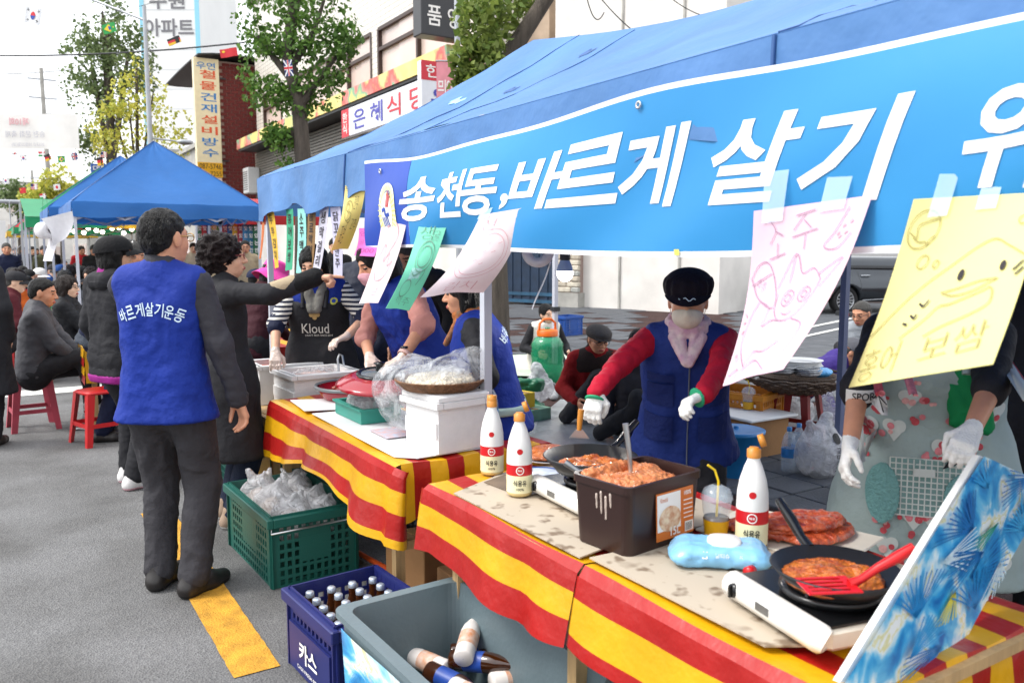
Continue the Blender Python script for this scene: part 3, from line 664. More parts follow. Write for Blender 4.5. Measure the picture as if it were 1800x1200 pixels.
def wall_sign(name, label, Y0, Y1, z0, z1, X, base, texts, depth=.12, parent=None):
    """board facing the street (-X); texts: (string, colour, u0, u1, v0, v1, bold) in board fractions, u grows to the right as read"""
    e = empty(name, (X, (Y0+Y1)/2, z0), 0, label, 'sign'); w, h = Y1-Y0, z1-z0
    MB().box((0, 0, h/2), (depth, w, h), bev=.01).build('board', base, e)
    M = frame((-depth/2, w/2, 0), (0, -1, 0), (0, 0, 1))
    for t in texts:
        if t[0] is None: pa = [rect2(t[2]*w, t[4]*h, t[3]*w, t[5]*h)]
        else: pa = [at2(fit(t[0], (t[3]-t[2])*w, (t[5]-t[4])*h, t[6] if len(t) > 6 else .02), (t[2]+t[3])/2*w, (t[4]+t[5])/2*h)]
        print_on('lettering', pa, flat(M, .004 if t[0] is None else .008), t[1], e)
    return e
def blade_sign(name, label, X0, X1, Y, z0, z1, base, texts, depth=.14, side=None):
    """board standing out from a facade, read from up the street (faces -Y)"""
    e = empty(name, ((X0+X1)/2, Y, z0), 0, label, 'sign'); w, h = X1-X0, z1-z0
    MB().box((0, 0, h/2), (w, depth, h), bev=.012).build('board', base, e)
    for q in (.15, .85): MB().box((w/2+.1, 0, h*q), (.24, .04, .04)).build('bracket', DKMETAL, e)
    M = frame((-w/2, -depth/2, 0), (1, 0, 0), (0, 0, 1))
    for t in texts:
        if t[0] is None: pa = [rect2(t[2]*w, t[4]*h, t[3]*w, t[5]*h)]
        else: pa = [at2(fit(t[0], (t[3]-t[2])*w, (t[5]-t[4])*h, t[6] if len(t) > 6 else .02), (t[2]+t[3])/2*w, (t[4]+t[5])/2*h)]
        print_on('lettering', pa, flat(M, .004 if t[0] is None else .008), t[1], e)
    return e
wall_sign('shop_sign', 'white restaurant sign with purple letters above the slatted shutter', 11.9, 17.1, 3.93, 4.5, FX-.5, SIGNW, [(None, SIGNR, .0, .08, 0, 1), ('한\n식', WHT, .015, .065, .12, .88, .012), ('은 혜', PURPLE, .13, .42, .15, .85, .012), ('식 당', SIGNR, .46, .78, .15, .85, .012)])
xa, xb, zt_ = pY(737, 150, 12.0).x, pY(803, 150, 12.0).x, pY(770, 111, 12.0).z
blade_sign('blade_sign', 'white upright restaurant sign with a red head, jutting out under the black sign', xa, xb, 12.0, zt_-1.35, zt_, SIGNW, [(None, SIGNR, 0, 1, .78, 1), ('한식', WHT, .12, .88, .81, .96, .012), ('은', PURPLE, .25, .8, .45, .7, .012), ('혜', PURPLE, .25, .8, .12, .38, .012)])
xa, xb, zt_ = pY(733, 40, 12.1).x, pY(806, 40, 12.1).x, pY(765, 68, 12.1).z
blade_sign('blade_sign', 'black square sign with white letters high on the tiled building', xa, xb, 12.1, zt_, zt_+1.05, BLACKS, [('품 양', WHT, .14, .96, .14, .44, .012), ('호 단', WHT, .14, .96, .58, .88, .012)], .3)
# red-brick house beyond
rb = empty('brick_house', (FX-.75, 28.6, 0), 0, 'red brick house beyond the tiled building, seen past the cream sign', 'building')
MB().box((4, 0, 3.7), (8, 3.0, 7.4)).build('wall', MORT, rb); MB().box((4.4, 2.6, 3.0), (8, 2.4, 6.0)).build('side_wall', RBRICK, rb)
br0 = None; nb = 0
for r in range(58):
    for c in range(5):
        if br0 is None: br = br0 = MB().box((0, 0, 0), (.225, .05, .088)).build('brick', RBRICK, rb)
        else: br = br0.copy(); COL.objects.link(br)
        br.location = (.1+.245*c+(.12 if r % 2 else 0), -1.5, 1.6+.1*r)
        if random.random() < .3: br.material_slots[0].link = 'OBJECT'; br.material_slots[0].material = RB2
MB().grid(lambda u, v: (-.7+4*u, -2.0+5.5*v, 7.45+.25*u+.04*math.sin(9*u+3*v)), 10, 10, thick=.04).build('roof', mat('black_tarp', '2b2b2e', .6, .2, 4, .4, 20), rb)
MB().box((.0, .5, 4.3), (.06, .9, 1.6)).build('window', BROWNF, rb)
xa, xb, za, zb = pY(342, 200, 27).x, pY(386, 200, 27).x, pY(365, 312, 27).z, pY(362, 104, 27).z
wv = blade_sign('blade_sign', 'tall cream hardware shop sign with red and blue letters by the brick house', xa, xb, 27.0, za, zb, SIGNY, [('우연', SIGNB, .1, .85, .905, .965, .01)] + [(ch, (ORNG, ORNG, SIGNB, SIGNB, ORNG, ORNG, SIGNB, SIGNB)[i], .22, .86, .83-.094*i-.0, .9-.094*i, .012) for i, ch in enumerate('철물건재설비방수')] + [(None, SIGNGOLD, 0, 1, 0, .125), ('087-5746', INK, .08, .95, .07, .115, .0), ('7255', INK, .5, .95, .01, .05, .0)], .25)
# stucco strip between brick house and tiled building
st = empty('stucco_house', (FX+.3, 26.7, 0), 0, 'narrow white stucco front wedged between brick house and tiled building', 'building'); MB().box((4, 0, 3.2), (7.6, 1.15, 6.4)).build('wall', STUC, st); MB().box((-.35, 0, 3.0), (.9, 1.3, .1)).build('canopy', CONC, st); MB().box((.15, 0, 5.0), (.1, .7, 1.2)).build('window', BROWNF, st)
# far houses up the street
for i, (x, y, w, d, h, m, lb) in enumerate([(8.2, 34, 6, 5, 5.2, STUC, 'low white house beyond the brick house, behind the trees'), (8.6, 42, 7, 8, 6.5, CONC, 'pale grey block far up the street behind the ginkgo'), (9.0, 54, 7, 12, 7.5, STUC, 'white shop block far up the street under the apartment tower'), (6.5, 75, 9, 14, 6.0, CONC, 'distant grey building at the street end beside the utility pole'), (-6, 120, 16, 10, 10, STUC, 'distant pale building closing the street'), (9, 100, 14, 12, 8, STUC, 'distant white building behind the far trees')]):
    e = empty('far_house', (x, y, 0), 0, lb, 'building'); MB().box((w/2, d/2, h/2), (w, d, h)).build('wall', m, e); MB().box((w/2, d/2, h+.1), (w+.3, d+.3, .2)).build('roof', CONC, e)
    for k in range(int(d//2.2)):
        for q in range(int(h//2.8)): MB().box((-.0, 1.1+2.2*k, 1.6+2.7*q), (.1, 1.2, 1.2)).build('window', GLASS, e)
    for k in range(int(w//2.4)):
        for q in range(int(h//2.8)): MB().box((1.2+2.4*k, -.0, 1.6+2.7*q), (1.2, .1, 1.2)).build('window', GLASS, e)
# the facade line stands 12 m off, so the whole row is laid out at 12/7 size
for o in set(bpy.data.objects)-_before:
    if o.parent is None: o.location = EYE+(o.location-EYE)*(12/7); o.scale = (12/7,)*3
# apartment tower
A0, A1 = pD(253, 190, 130), pD(357, 190, 130)
ap = empty('apartment_tower', (A0.x, A0.y, 0), 0, 'tall white apartment tower with grey lettering and pale blue edge stripes', 'building'); w = A1.x-A0.x
d_ = Vector((A1.x-A0.x, A1.y-A0.y, 0)); ap.rotation_euler = (0, 0, math.atan2(d_.y, d_.x)); w = d_.length
MB().box((w/2, 9, 32), (w, 18, 64)).build('wall', mat('tower_white', 'e6e6e4', .8, .03, .3), ap)
for xx in (.35, w-.35): MB().box((xx, -.06, 32), (.7, .1, 64.2)).build('edge_stripe', mat('tower_blue', '8fcbe0', .7, .03), ap)
M = frame((w/2, -.05, 0), (1, 0, 0), (0, 0, 1)); zt_ = pD(305, 50, 130).z
for (x0, x1, ya, yb, t) in ((262, 346, 38, 68, '아파트'), (272, 332, -8, 22, '주원')):
    z0, z1 = pD(300, yb, 130).z, pD(300, ya, 130).z; print_on('lettering', [at2(fit(t, (x1-x0)/100*w*.98, z1-z0, .02), ((x0+x1)/2-305)/100*w, (z0+z1)/2)], flat(M, .05), mat('tower_grey', '77767a', .7, .03), ap)
for k in range(14):
    zz = 6+3*k; MB().box((w/2, -.03, zz), (w, .03, .06)).build('storey_line', mat('tower_line', 'cfd3d6', .8, .03), ap)
# white building and its stone pillar, gate and parking beyond the tent
P1, P2 = Vector((12.35, 20.3, 0)), Vector((14.5, 14.0, 0)); d_ = (P2-P1); rz_ = math.atan2(d_.y, d_.x); LW = d_.length
wb = empty('white_building', P1, rz_, 'large plain white rendered building behind the stone pillar and blue gate', 'building')
# local x along the front towards the camera's right, local y away from street
MB().box((LW/2+.9, 4.1, 4.8), (LW-1.8, 8, 9.6)).build('wall', STUC, wb)
MB().box((.0, 4.9, 4.8), (2.0, 8, 9.5)).build('setback_wall', mat('rusty_render', 'b9a48e', .85, .25, 1.5, .2, 30), wb)
for xx in (3.9, 5.6): MB().box((xx, .08, 4.6), (.05, .04, 9.1)).build('wall_joint', CONC, wb)
gt = empty('metal_gate', P1+d_.normalized()*.15, rz_, 'dark blue ribbed metal gate beside the street tree trunk', 'gate'); GBLUE = mat('gate_blue', '1d3148', .5, .25, 4, .2, 30); GB2 = mat('gate_blue_frame', '2a5470', .5, .25, 4)
gt.location = gt.location+Vector((0, 0, PV))
for k in range(13): MB().box((.08+.155*k, -.02-(.02 if k % 2 else 0), 1.2), (.14, .04, 2.1)).build('panel', GBLUE, gt)
for zz in (.12, .32, 2.25): MB().box((1.0, -.05, zz), (2.05, .06, .09)).build('rail', GB2, gt)
for xx in (.0, 2.03): MB().box((xx, -.05, 1.18), (.09, .08, 2.36)).build('post', GB2, gt)
pl = empty('stone_pillar', P1+d_.normalized()*2.45, rz_, 'gatepost of rough pale stone blocks beside the white wall', 'pillar'); pl.location = pl.location+Vector((0, 0, PV)); STN = [mat('pillar_stone_%s' % q, c, .85, .2, 8, .6, 40) for q, c in (('cream', 'c9c1b0'), ('grey', 'a9aaa4'), ('warm', 'bdb3a2'))]
MB().box((0, .1, 1.3), (.62, .5, 2.6)).build('core', MORT, pl); MB().box((0, .1, .2), (.72, .62, .4)).build('plinth', CONC, pl)
for r in range(15):
    q = .3 if r % 2 else .44; zc = .48+.145*r
    for (x0, x1) in ((-.35, -.35+q), (-.35+q+.014, .35)): MB().box(((x0+x1)/2, -.13+random.uniform(-.012, .01), zc), (x1-x0, .12, .13), bev=.02).build('stone', random.choice(STN), pl); MB().box((-.31+random.uniform(-.01, .01), .1, zc), (.1, .3, .128), bev=.018).build('stone', random.choice(STN), pl)
pl2 = empty('stone_pillar', P1-d_.normalized()*.25, rz_, 'gatepost of rough pale stone half hidden behind the tree trunk', 'pillar'); pl2.location = pl2.location+Vector((0, 0, PV))
MB().box((0, .1, 1.3), (.36, .4, 2.6)).build('core', MORT, pl2)
for r in range(17): MB().box((0, -.11, .1+.145*r), (.4, .1, .13), bev=.02).build('stone', random.choice(STN), pl2)
# ------------------------------------------------------------------ trees
BARK = mat('bark', '4c443c', .9, .35, 5, 1.0, 22, stretch=(3, 3, .5)); LEAFS = {k: [mat('leaf_%s%d' % (k, i), c, .55, .2, 3, spec=.3) for i, c in enumerate(cs)] for k, cs in dict(green=('587a35', '6c8f40', '4a6a2e'), ginkgo=('6b7d50', '7d8e5a', '5c6e46'), yellow=('bcbc52', 'cdc85e', 'a4ab4c'), ivy=('647a38', '859546', '768542')).items()}
for k in LEAFS:
    for m in LEAFS[k]:
        N, L, b = nodes(m); tr = N.new('ShaderNodeBsdfTranslucent'); src = b.inputs['Base Color'].links[0].from_socket; L.new(src, tr.inputs[0]); mx = N.new('ShaderNodeMixShader'); mx.inputs[0].default_value = .35
        L.new(b.outputs[0], mx.inputs[1]); L.new(tr.outputs[0], mx.inputs[2]); L.new(mx.outputs[0], N['Material Output'].inputs[0])
def tree(name, label, base, trunk, limbs, clumps, nleaf, size, kind, r0):
    """trunk: points; limbs: list of point lists; clumps: (centre, radii, weight)"""
    e = empty(name, base, 0, label, 'tree'); mb = MB(); n = len(trunk); mb.tube(trunk, [r0*(1-.55*i/(n-1))*(1.25 if i == 0 else 1) for i in range(n)], 12); mb.build('trunk', BARK, e)
    for l in limbs: MB().tube(l, [r0*.5*(1-.7*i/(len(l)-1)) for i in range(len(l))], 8).build('limb', BARK, e)
    W = np.array([c[2] for c in clumps]); W = W/W.sum(); pick = RNG.choice(len(clumps), nleaf, p=W)
    cen = np.array([c[0] for c in clumps])[pick]; rad = np.array([c[1] for c in clumps])[pick]
    d = RNG.normal(size=(nleaf, 3)); d /= np.linalg.norm(d, axis=1, keepdims=True); rr = RNG.random(nleaf)**.42
    P = cen+d*rad*rr[:, None]; g = vnoise(P*1.9/np.mean(rad)+11, 8); keep = g > .45; P = P[keep]; n_ = len(P)
    nrm = RNG.normal(size=(n_, 3))+np.array((0, 0, .5)); nrm /= np.linalg.norm(nrm, axis=1, keepdims=True); a = np.cross(nrm, RNG.normal(size=(n_, 3))); a /= np.linalg.norm(a, axis=1, keepdims=True); b = np.cross(nrm, a)
    s = (size*(.6+.8*RNG.random(n_)))[:, None]; dr = np.array((0, 0, -.25))*s
    V = np.stack([P-a*s*.1, P+b*s*.5-a*s*.35+dr*.3, P-a*s+dr, P-b*s*.5-a*s*.35+dr*.3], 1).reshape(-1, 3)
    Fq = np.arange(n_*4).reshape(-1, 4); mi = RNG.choice(3, n_); rawmesh('crown', V, Fq, LEAFS[kind], e, mi, smooth=False); return e
def clump_set(c0, ext, n, r, seed):
    rg = np.random.default_rng(seed); out = []
    for i in range(n):
        p = rg.normal(size=3)*.5; out.append((np.array(c0)+p*np.array(ext), np.array((r, r, r*.8))*(.7+.6*rg.random()), 1.0))
    return out
tb = pD(530, 310, 17.0); tb.z = PV; zz = lambda x, y: pD(x, y, 17.0)-tb
tr_ = [(0, 0, 0), tuple(zz(534, 300)), tuple(zz(526, 190)), tuple(zz(505, 95)), tuple(zz(522, -30)), tuple(zz(520, -120))]
cl = [(np.array(zz(x, y)), np.array((r, r, r))*1.0, w) for x, y, r, w in ((500, 30, .95, 2), (570, 45, .7, 1.2), (460, 60, .65, 1.1), (520, 105, .75, 1.5), (450, 125, .4, .5), (595, 95, .45, .7), (560, 150, .55, .9), (470, 170, .5, .8), (515, 175, .4, .7), (495, 245, .33, .6), (500, 275, .22, .3), (610, 65, .35, .4), (530, -50, 1.1, 2), (600, 130, .25, .3), (480, 235, .25, .25), (545, 190, .25, .3))]
tree('street_tree', 'leafy green street tree in front of the brown-windowed tiled building', tb, tr_, [[zz(526, 190), zz(560, 140), zz(600, 90)], [zz(520, 150), zz(480, 100), zz(450, 60)], [zz(530, 220), zz(500, 250), zz(495, 270)], [zz(515, 110), zz(550, 60), zz(570, 0)]], cl, 8200, .095, 'green', .19)
tb2 = pD(868, 540, 12.5); tb2.z = PV; z2 = lambda x, y, d=12.5: pD(x, y, d)-tb2
tree('street_tree', 'thick-barked street tree rising behind the tent with leaves round its fork', tb2, [(0, 0, 0), tuple(z2(870, 460)), tuple(z2(872, 300)), tuple(z2(880, 170)), tuple(z2(900, 90)), tuple(z2(965, -10)), tuple(z2(990, -60))], [[z2(882, 160), z2(872, 80), z2(855, 0), z2(850, -60)], [z2(875, 220), z2(850, 150), z2(830, 90)]],
     [(np.array(z2(x, y, d)), np.array((r, r, r)), w) for x, y, r, w, d in ((845, 30, .42, 1.5, 12), (880, 20, .45, 1.2, 12.6), (825, 110, .3, 1, 12), (850, 90, .38, 1.2, 12), (840, 170, .3, .9, 12), (815, 140, .2, .5, 12), (920, -20, .4, .8, 12.8), (800, 205, .12, .15, 12), (865, 130, .3, .7, 11.9))], 4600, .1, 'ivy', .21)
for (bx, by, dp, lb, kind, cs, n_, sz, tk) in ((192, 330, 40, 'tall green ginkgo tree with dense upright crown up the street', 'ginkgo', ((190, 55, 1.6, 1), (190, 130, 2.3, 2.2), (160, 110, 1.3, .8), (225, 100, 1.5, 1), (180, 20, 1.0, .5), (220, 150, 1.3, .7), (175, 165, .8, .4), (175, 265, 1.0, .35), (150, 245, .7, .2)), 8500, .17, .3),
                                       (235, 330, 30, 'yellow-green young ginkgo tree below the lamp post', 'yellow', ((240, 120, .5, .4), (225, 170, .7, .8), (200, 205, .7, .9), (240, 215, 1.0, 1.4), (270, 160, .5, .4), (180, 240, .6, .6), (290, 230, .8, .9), (215, 265, .9, 1), (320, 215, .4, .35), (310, 260, .5, .3)), 3600, .125, .1),
                                       (105, 370, 55, 'small yellowing tree far up the street past the green tents', 'yellow', ((105, 325, 1.2, 1), (85, 345, 1.2, .8), (60, 350, 1.0, .6)), 2500, .25, .15), (30, 370, 70, 'dark green tree at the far end of the street', 'ginkgo', ((30, 345, 1.5, 1), (45, 355, 1.2, .8)), 1800, .3, .15)):
    t0 = pD(bx, by, dp); t0.z = 0; q = lambda x, y: pD(x, y, dp)-t0
    top = q(cs[0][0], cs[0][1]); tree('ginkgo_tree', lb, t0, [(0, 0, 0), top*.35, top*.7, top], [[top*.45, q(c[0], c[1])*.9+top*.05, q(c[0], c[1])] for c in cs[1:6]], [(np.array(q(c[0], c[1])), np.array((1, 1, 1.15))*c[2], c[3]) for c in cs], n_, sz, kind, tk)
# ------------------------------------------------------------------ tents
def tarp(name, col, tl=.35, rough=.45, var=.1, bump=.35, bs=9):
    m = mat(name, col, rough, var, 1.5, bump, bs, spec=.35); N, L, b = nodes(m); tr = N.new('ShaderNodeBsdfTranslucent'); tr.inputs[0].default_value = lin(col)
    mx = N.new('ShaderNodeMixShader'); mx.inputs[0].default_value = tl; L.new(b.outputs[0], mx.inputs[1]); L.new(tr.outputs[0], mx.inputs[2]); L.new(mx.outputs[0], N['Material Output'].inputs[0]); return m
TARP = tarp('tent_blue', '5f8fc8', .3, .5, .16, .9, 5); TARP2 = tarp('tent_blue_far', '2f70b8', .3); SEAM = mat('seam_blue', '2c568f', .6, .05)
TX0, TX1, TY0, TY1, EZ, RZ, RX = 1.66, 4.7, -.9, 6.1, 2.06, 2.95, 3.18
def wrk(y, z, a=.012, s=1.0): return a*(math.sin(3.1*y*s+2.3*z)+.6*math.sin(7.7*y*s-5*z+1)+.35*math.sin(17*y*s+9*z))
tent = empty('market_tent', (TX0, (TY0+TY1)/2, 0), 0, 'long pale blue market tent over the near food tables', 'tent')
O = tent.location.copy(); T_ = lambda x, y, z: (x-O.x, y-O.y, z-O.z)
RY0, RY1 = .5, 4.8
def ridge(y): t = (y-RY0)/(RY1-RY0); return RZ-.22*math.sin(math.pi*max(0, min(1, t)))**1.0
def roof_front(u, v):
    ye = TY0+(TY1-TY0)*u; yr = RY0+(RY1-RY0)*u; y = ye*(1-v)+yr*v; x = TX0+(RX-TX0)*v
    z = EZ*(1-v)+ridge(yr)*v-.07*math.sin(math.pi*v)*(1+.35*math.sin(9*u))+wrk(y*1.4, v*3, .012)*math.sin(math.pi*v)**.5+.006*math.sin(26*y+9*v)*(1-v)**2*v
    return T_(x, y, z)
MB().grid(roof_front, 70, 24, thick=.003).build('roof_front', TARP, tent)
def roof_back(u, v):
    x, y, z = roof_front(u, v); return (2*(RX-O.x)-x, y, z)
MB().grid(roof_back, 40, 14).build('roof_back', TARP, tent)
for (ye, yr, nm) in ((TY1, RY1, 'roof_end'), (TY0, RY0, 'roof_end')):
    MB().grid(lambda u, v: T_(TX0*(1-u)+(2*RX-TX0)*u if v == 0 else (TX0*(1-u)+(2*RX-TX0)*u)*(1-v)+RX*v, ye*(1-v)+yr*v, EZ*(1-v)+RZ*v-.07*math.sin(math.pi*v)), 16, 12).build(nm, TARP, tent)
VZ = 1.80
def val_front(u, v):
    y = TY1+(TY0-TY1)*u; sag = .03*math.sin(5*y)+.02*math.sin(11*y+1); return T_(TX0-.012-.03*v*math.sin(4*y+1)**2-.012*math.sin(19*y+3*v)*v, y, EZ-.005-(EZ-VZ-sag)*v)
MB().grid(val_front, 90, 8, thick=.002).build('valance', TARP, tent)
for (yy, s_) in ((TY1, 1), (TY0, -1)): MB().grid(lambda u, v: T_(TX0+(2*(RX-TX0))*u, yy+s_*(.015+.02*v*math.sin(9*u)), EZ-.005-(EZ-VZ)*v), 24, 5).build('valance', TARP, tent)
MB().grid(lambda u, v: T_(2*RX-TX0+.012, TY0+(TY1-TY0)*u, EZ-.005-.22*v), 24, 3).build('valance', TARP, tent)
# seams and small tears with tape
def on_roof(u, v, off=.004): p = Vector(roof_front(u, v)); p.z += off; p.x -= off*.5; return p
def uof(y): return (y-TY0)/(TY1-TY0)
for y in (1.42, 4.32): MB().tube([on_roof(uof(y), v/12*.98) for v in range(13)], .0025, 5).build('seam', SEAM, tent); MB().tube([Vector(val_front(1-uof(y), v/6))+Vector((-.006, 0, 0)) for v in range(7)], .006, 5).build('seam', SEAM, tent)
MB().tube([on_roof(0.88-.0*v, v/12) for v in range(13)], .003, 5).build('seam', SEAM, tent)
TAPEM = mat('repair_tape', '8fc3d6', .4, .2, 20); TGRN = mat('green_scrap', '7fd0b4', .5, .2, 20)
for (px, py, w, m) in ((1030, 92, .1, SEAM), (900, 155, .09, SEAM), (770, 245, .16, TGRN), (800, 180, .1, TAPEM)):
    best = min(((u/60, v/24) for u in range(61) for v in range(1, 24)), key=lambda q: (Vector(proj(Vector(roof_front(*q))+O))-Vector((px, py))).length)
    MB().grid(lambda a, b: on_roof(best[0]+(a-.5)*w/6.5, best[1]+(b-.5)*w*.4+.01*math.sin(9*a), .006), 6, 4).build('patch', m, tent)
def tent_frame(root, o, x0, x1, y0, y1, ez, ys, pm=POLE, w=.036, skip=()):
    for x in (x0, x1):
        for y in ys:
            if (x, y) in skip: continue
            MB().box((x-o.x, y-o.y, ez/2+.01), (w, w, ez)).build('leg', pm, root); MB().box((x-o.x, y-o.y, .012), (w*2.6, w*2.6, .012)).build('foot_plate', DKMETAL, root); MB().box((x-o.x, y-o.y, ez-.16), (w*1.7, w*1.7, .07)).build('joint', DKMETAL, root)
    def truss(a, b, n):
        mb = MB(); a, b = Vector(a), Vector(b)
        for i in range(n):
            p, q = a.lerp(b, i/n), a.lerp(b, (i+1)/n); mb.bar(p, q+Vector((0, 0, -.22)), .012, .024); mb.bar(p+Vector((0, 0, -.22)), q, .012, .024)
        mb.build('truss', pm, root)
    for x in (x0, x1): truss((x-o.x, y0-o.y, ez-.01), (x-o.x, y1-o.y, ez-.01), max(2, int((y1-y0)/.75)))
    for y in (y0, y1): truss((x0-o.x, y-o.y, ez-.01), (x1-o.x, y-o.y, ez-.01), 4)
POLED = mat('blue_grey_pole', '5d6786', .45, .06, 4)
tent_frame(tent, O, TX0+.03, 2*RX-TX0-.03, TY0+.05, TY1-.12, EZ, (TY0+.05, 2.9, TY1-.12), skip=((2*RX-TX0-.03, 2.9), (2*RX-TX0-.03, TY1-.12)))
MB().box((4.78-O.x, 3.47-O.y, EZ/2+.04), (.042, .042, EZ)).build('leg', POLED, tent); MB().box((4.78-O.x, 3.47-O.y, .06), (.1, .1, .012)).build('foot_plate', DKMETAL, tent)
e = empty('metal_pole', (5.54, 7.9, PV), 0, 'white metal pole with black clamp standing behind the green water jug', 'pole')
MB().box((0, 0, 1.05), (.05, .05, 2.1)).build('shaft', POLE, e); MB().box((0, 0, .006), (.2, .1, .012)).build('foot_plate', DKMETAL, e); MB().box((.0, 0, .82), (.085, .085, .05)).build('clamp', DKMETAL, e)
# printed banner along the front
BX, BY0, BY1 = 1.615, -.75, 3.98
BAN = tarp('banner_blue', '3b98d6', .22, .4, .05, .1, 6); BAN2 = tarp('banner_deep', '2a55c0', .2, .4, .05, .1, 6); BEDGE = mat('banner_white_edge', 'e8eaf0', .6, .03)
bn = empty('banner', (BX, (BY0+BY1)/2, 1.5), 0, 'long sky-blue cloth banner with big white slanted letters along the tent front', 'banner'); BO = bn.location.copy()
def ban(y, t, off=0.0):
    """y along the street, t 0 bottom .. 1 top"""
    zt = 1.965-.018*math.sin(2.4*y+.4)-.006*math.sin(6*y); zb = 1.545+.012*math.sin(2.1*y+1)-.012*math.sin(.9*y)
    x = BX-.02*math.sin(math.pi*t)*(1+math.sin(2.6*y))-.014*(1-t)*math.sin(5.2*y+1.5)-.01*math.sin(8*y+6*t)*(1-t)
    return Vector((x-off, y, zb+(zt-zb)*t))-BO
def strip(name, ya, yb, t0, t1, m, n, off=0.0): return MB().grid(lambda u, v: ban(ya+(yb-ya)*u, t0+(t1-t0)*v, off), n, 14, thick=.0012).build(name, m, bn)
strip('sheet', 3.42, BY0, .022, .978, BAN, 120); strip('sheet', BY1, 3.424, .022, .978, BAN2, 24); strip('hem', BY1, BY0, -.012, .022, BEDGE, 120); strip('hem', BY1, BY0, .978, 1.012, BEDGE, 120)
WHB = mat('banner_letter_white', 'f2f2f2', .5, .02); HB = .43
def bmap(x, y): return ban(BY1-x, y/HB, .0022)
def bpos(px, py): p = pX(px, py, BX); return BY1-p.y, (p.z-1.535)
chars = [('송', 712, 778, 392, 308), ('천', 782, 833, 385, 300), ('동', 823, 888, 380, 293), (',', 888, 905, 368, 340), ('바', 905, 998, 366, 272), ('르', 970, 1095, 360, 252), ('게', 1085, 1213, 362, 233), ('살', 1250, 1425, 352, 205), ('기', 1415, 1617, 352, 178), ('위', 1710, 1905, 335, 138), ('원', 1950, 2250, 330, 80)]
for (ch, xa, xb, yb, yt) in chars:
    x0 = bpos(xa, (yb+yt)/2)[0]; x1 = bpos(xb, (yb+yt)/2)[0]; xm = (xa+xb)/2
    z0 = bpos(xm, yb)[1]; z1 = bpos(xm, yt)[1]
    print_on('letter', [at2(fit(ch, x1-x0, z1-z0, .022, .28), (x0+x1)/2, (z0+z1)/2)], bmap, WHB, bn, step=.06)
# emblem: pale shield with rays, torch flame and a folded hand mark
ex, ez = bpos(690, 375); EMB = mat('emblem_cream', 'efeec2', .5, .03); EMR = mat('emblem_red', 'c3383f', .5, .03); EMBL = mat('emblem_blue', '2448a8', .5, .03); EMW = mat('emblem_white', 'f4f4ee', .5, .02); EMY = mat('emblem_yellow', 'd8d45a', .5, .03)
sh_ = [(ex+.115*math.sin(a)*(1+.18*math.cos(2*a)), ez-.01+.15*math.cos(a)) for a in [i*2*math.pi/36 for i in range(36)]]
print_on('emblem', [(np.array([(ex, ez)]+sh_), np.array([(0, (i+1) % 36+1, i+1) for i in range(36)]))], lambda x, y: ban(BY1-x, y/HB, .003), EMB, bn)
print_on('emblem_rays', [strokes([[(ex+.06*math.sin(a), ez-.01+.09*math.cos(a)), (ex+.105*math.sin(a), ez-.01+.14*math.cos(a))]], .004) for a in [i*2*math.pi/30 for i in range(30)]], lambda x, y: ban(BY1-x, y/HB, .005), EMY, bn)
print_on('emblem_core', [disc2(ex, ez+.0, .062, 24, .095)], lambda x, y: ban(BY1-x, y/HB, .0045), EMW, bn)
print_on('emblem_flame', [strokes([[(ex-.005+.012*k, ez+.02), (ex+.004+.014*k, ez+.055), (ex+.018+.012*k, ez+.1-.012*k)]], .009) for k in range(3)], lambda x, y: ban(BY1-x, y/HB, .006), EMR, bn)
print_on('emblem_hand', [strokes([[(ex-.05, ez+.0), (ex-.02, ez+.01), (ex-.01, ez-.02), (ex+.03, ez-.015)]], .018)]+[strokes([[(ex-.048+.018*k, ez-.03), (ex-.03+.018*k, ez-.075)]], .008) for k in range(4)], lambda x, y: ban(BY1-x, y/HB, .006), EMBL, bn)
for (px, py) in ((672, 303), (1125, 198)): MB().lathe([(.012, 0), (.012, .003), (.006, .003), (.006, 0)], 12).build('eyelet', STEEL, bn).matrix_local = frame(ban(BY1-bpos(px, py)[0], bpos(px, py)[1]/HB, .006), (0, -1, 0), (0, 0, 1))
tp = MB().grid(lambda u, v: ban(pX(1195, 440, BX).y+.02*u, .0+.035*v, .005), 2, 2).build('tape_scrap', mat('yellow_tape', 'e8d463', .5, .05), bn)
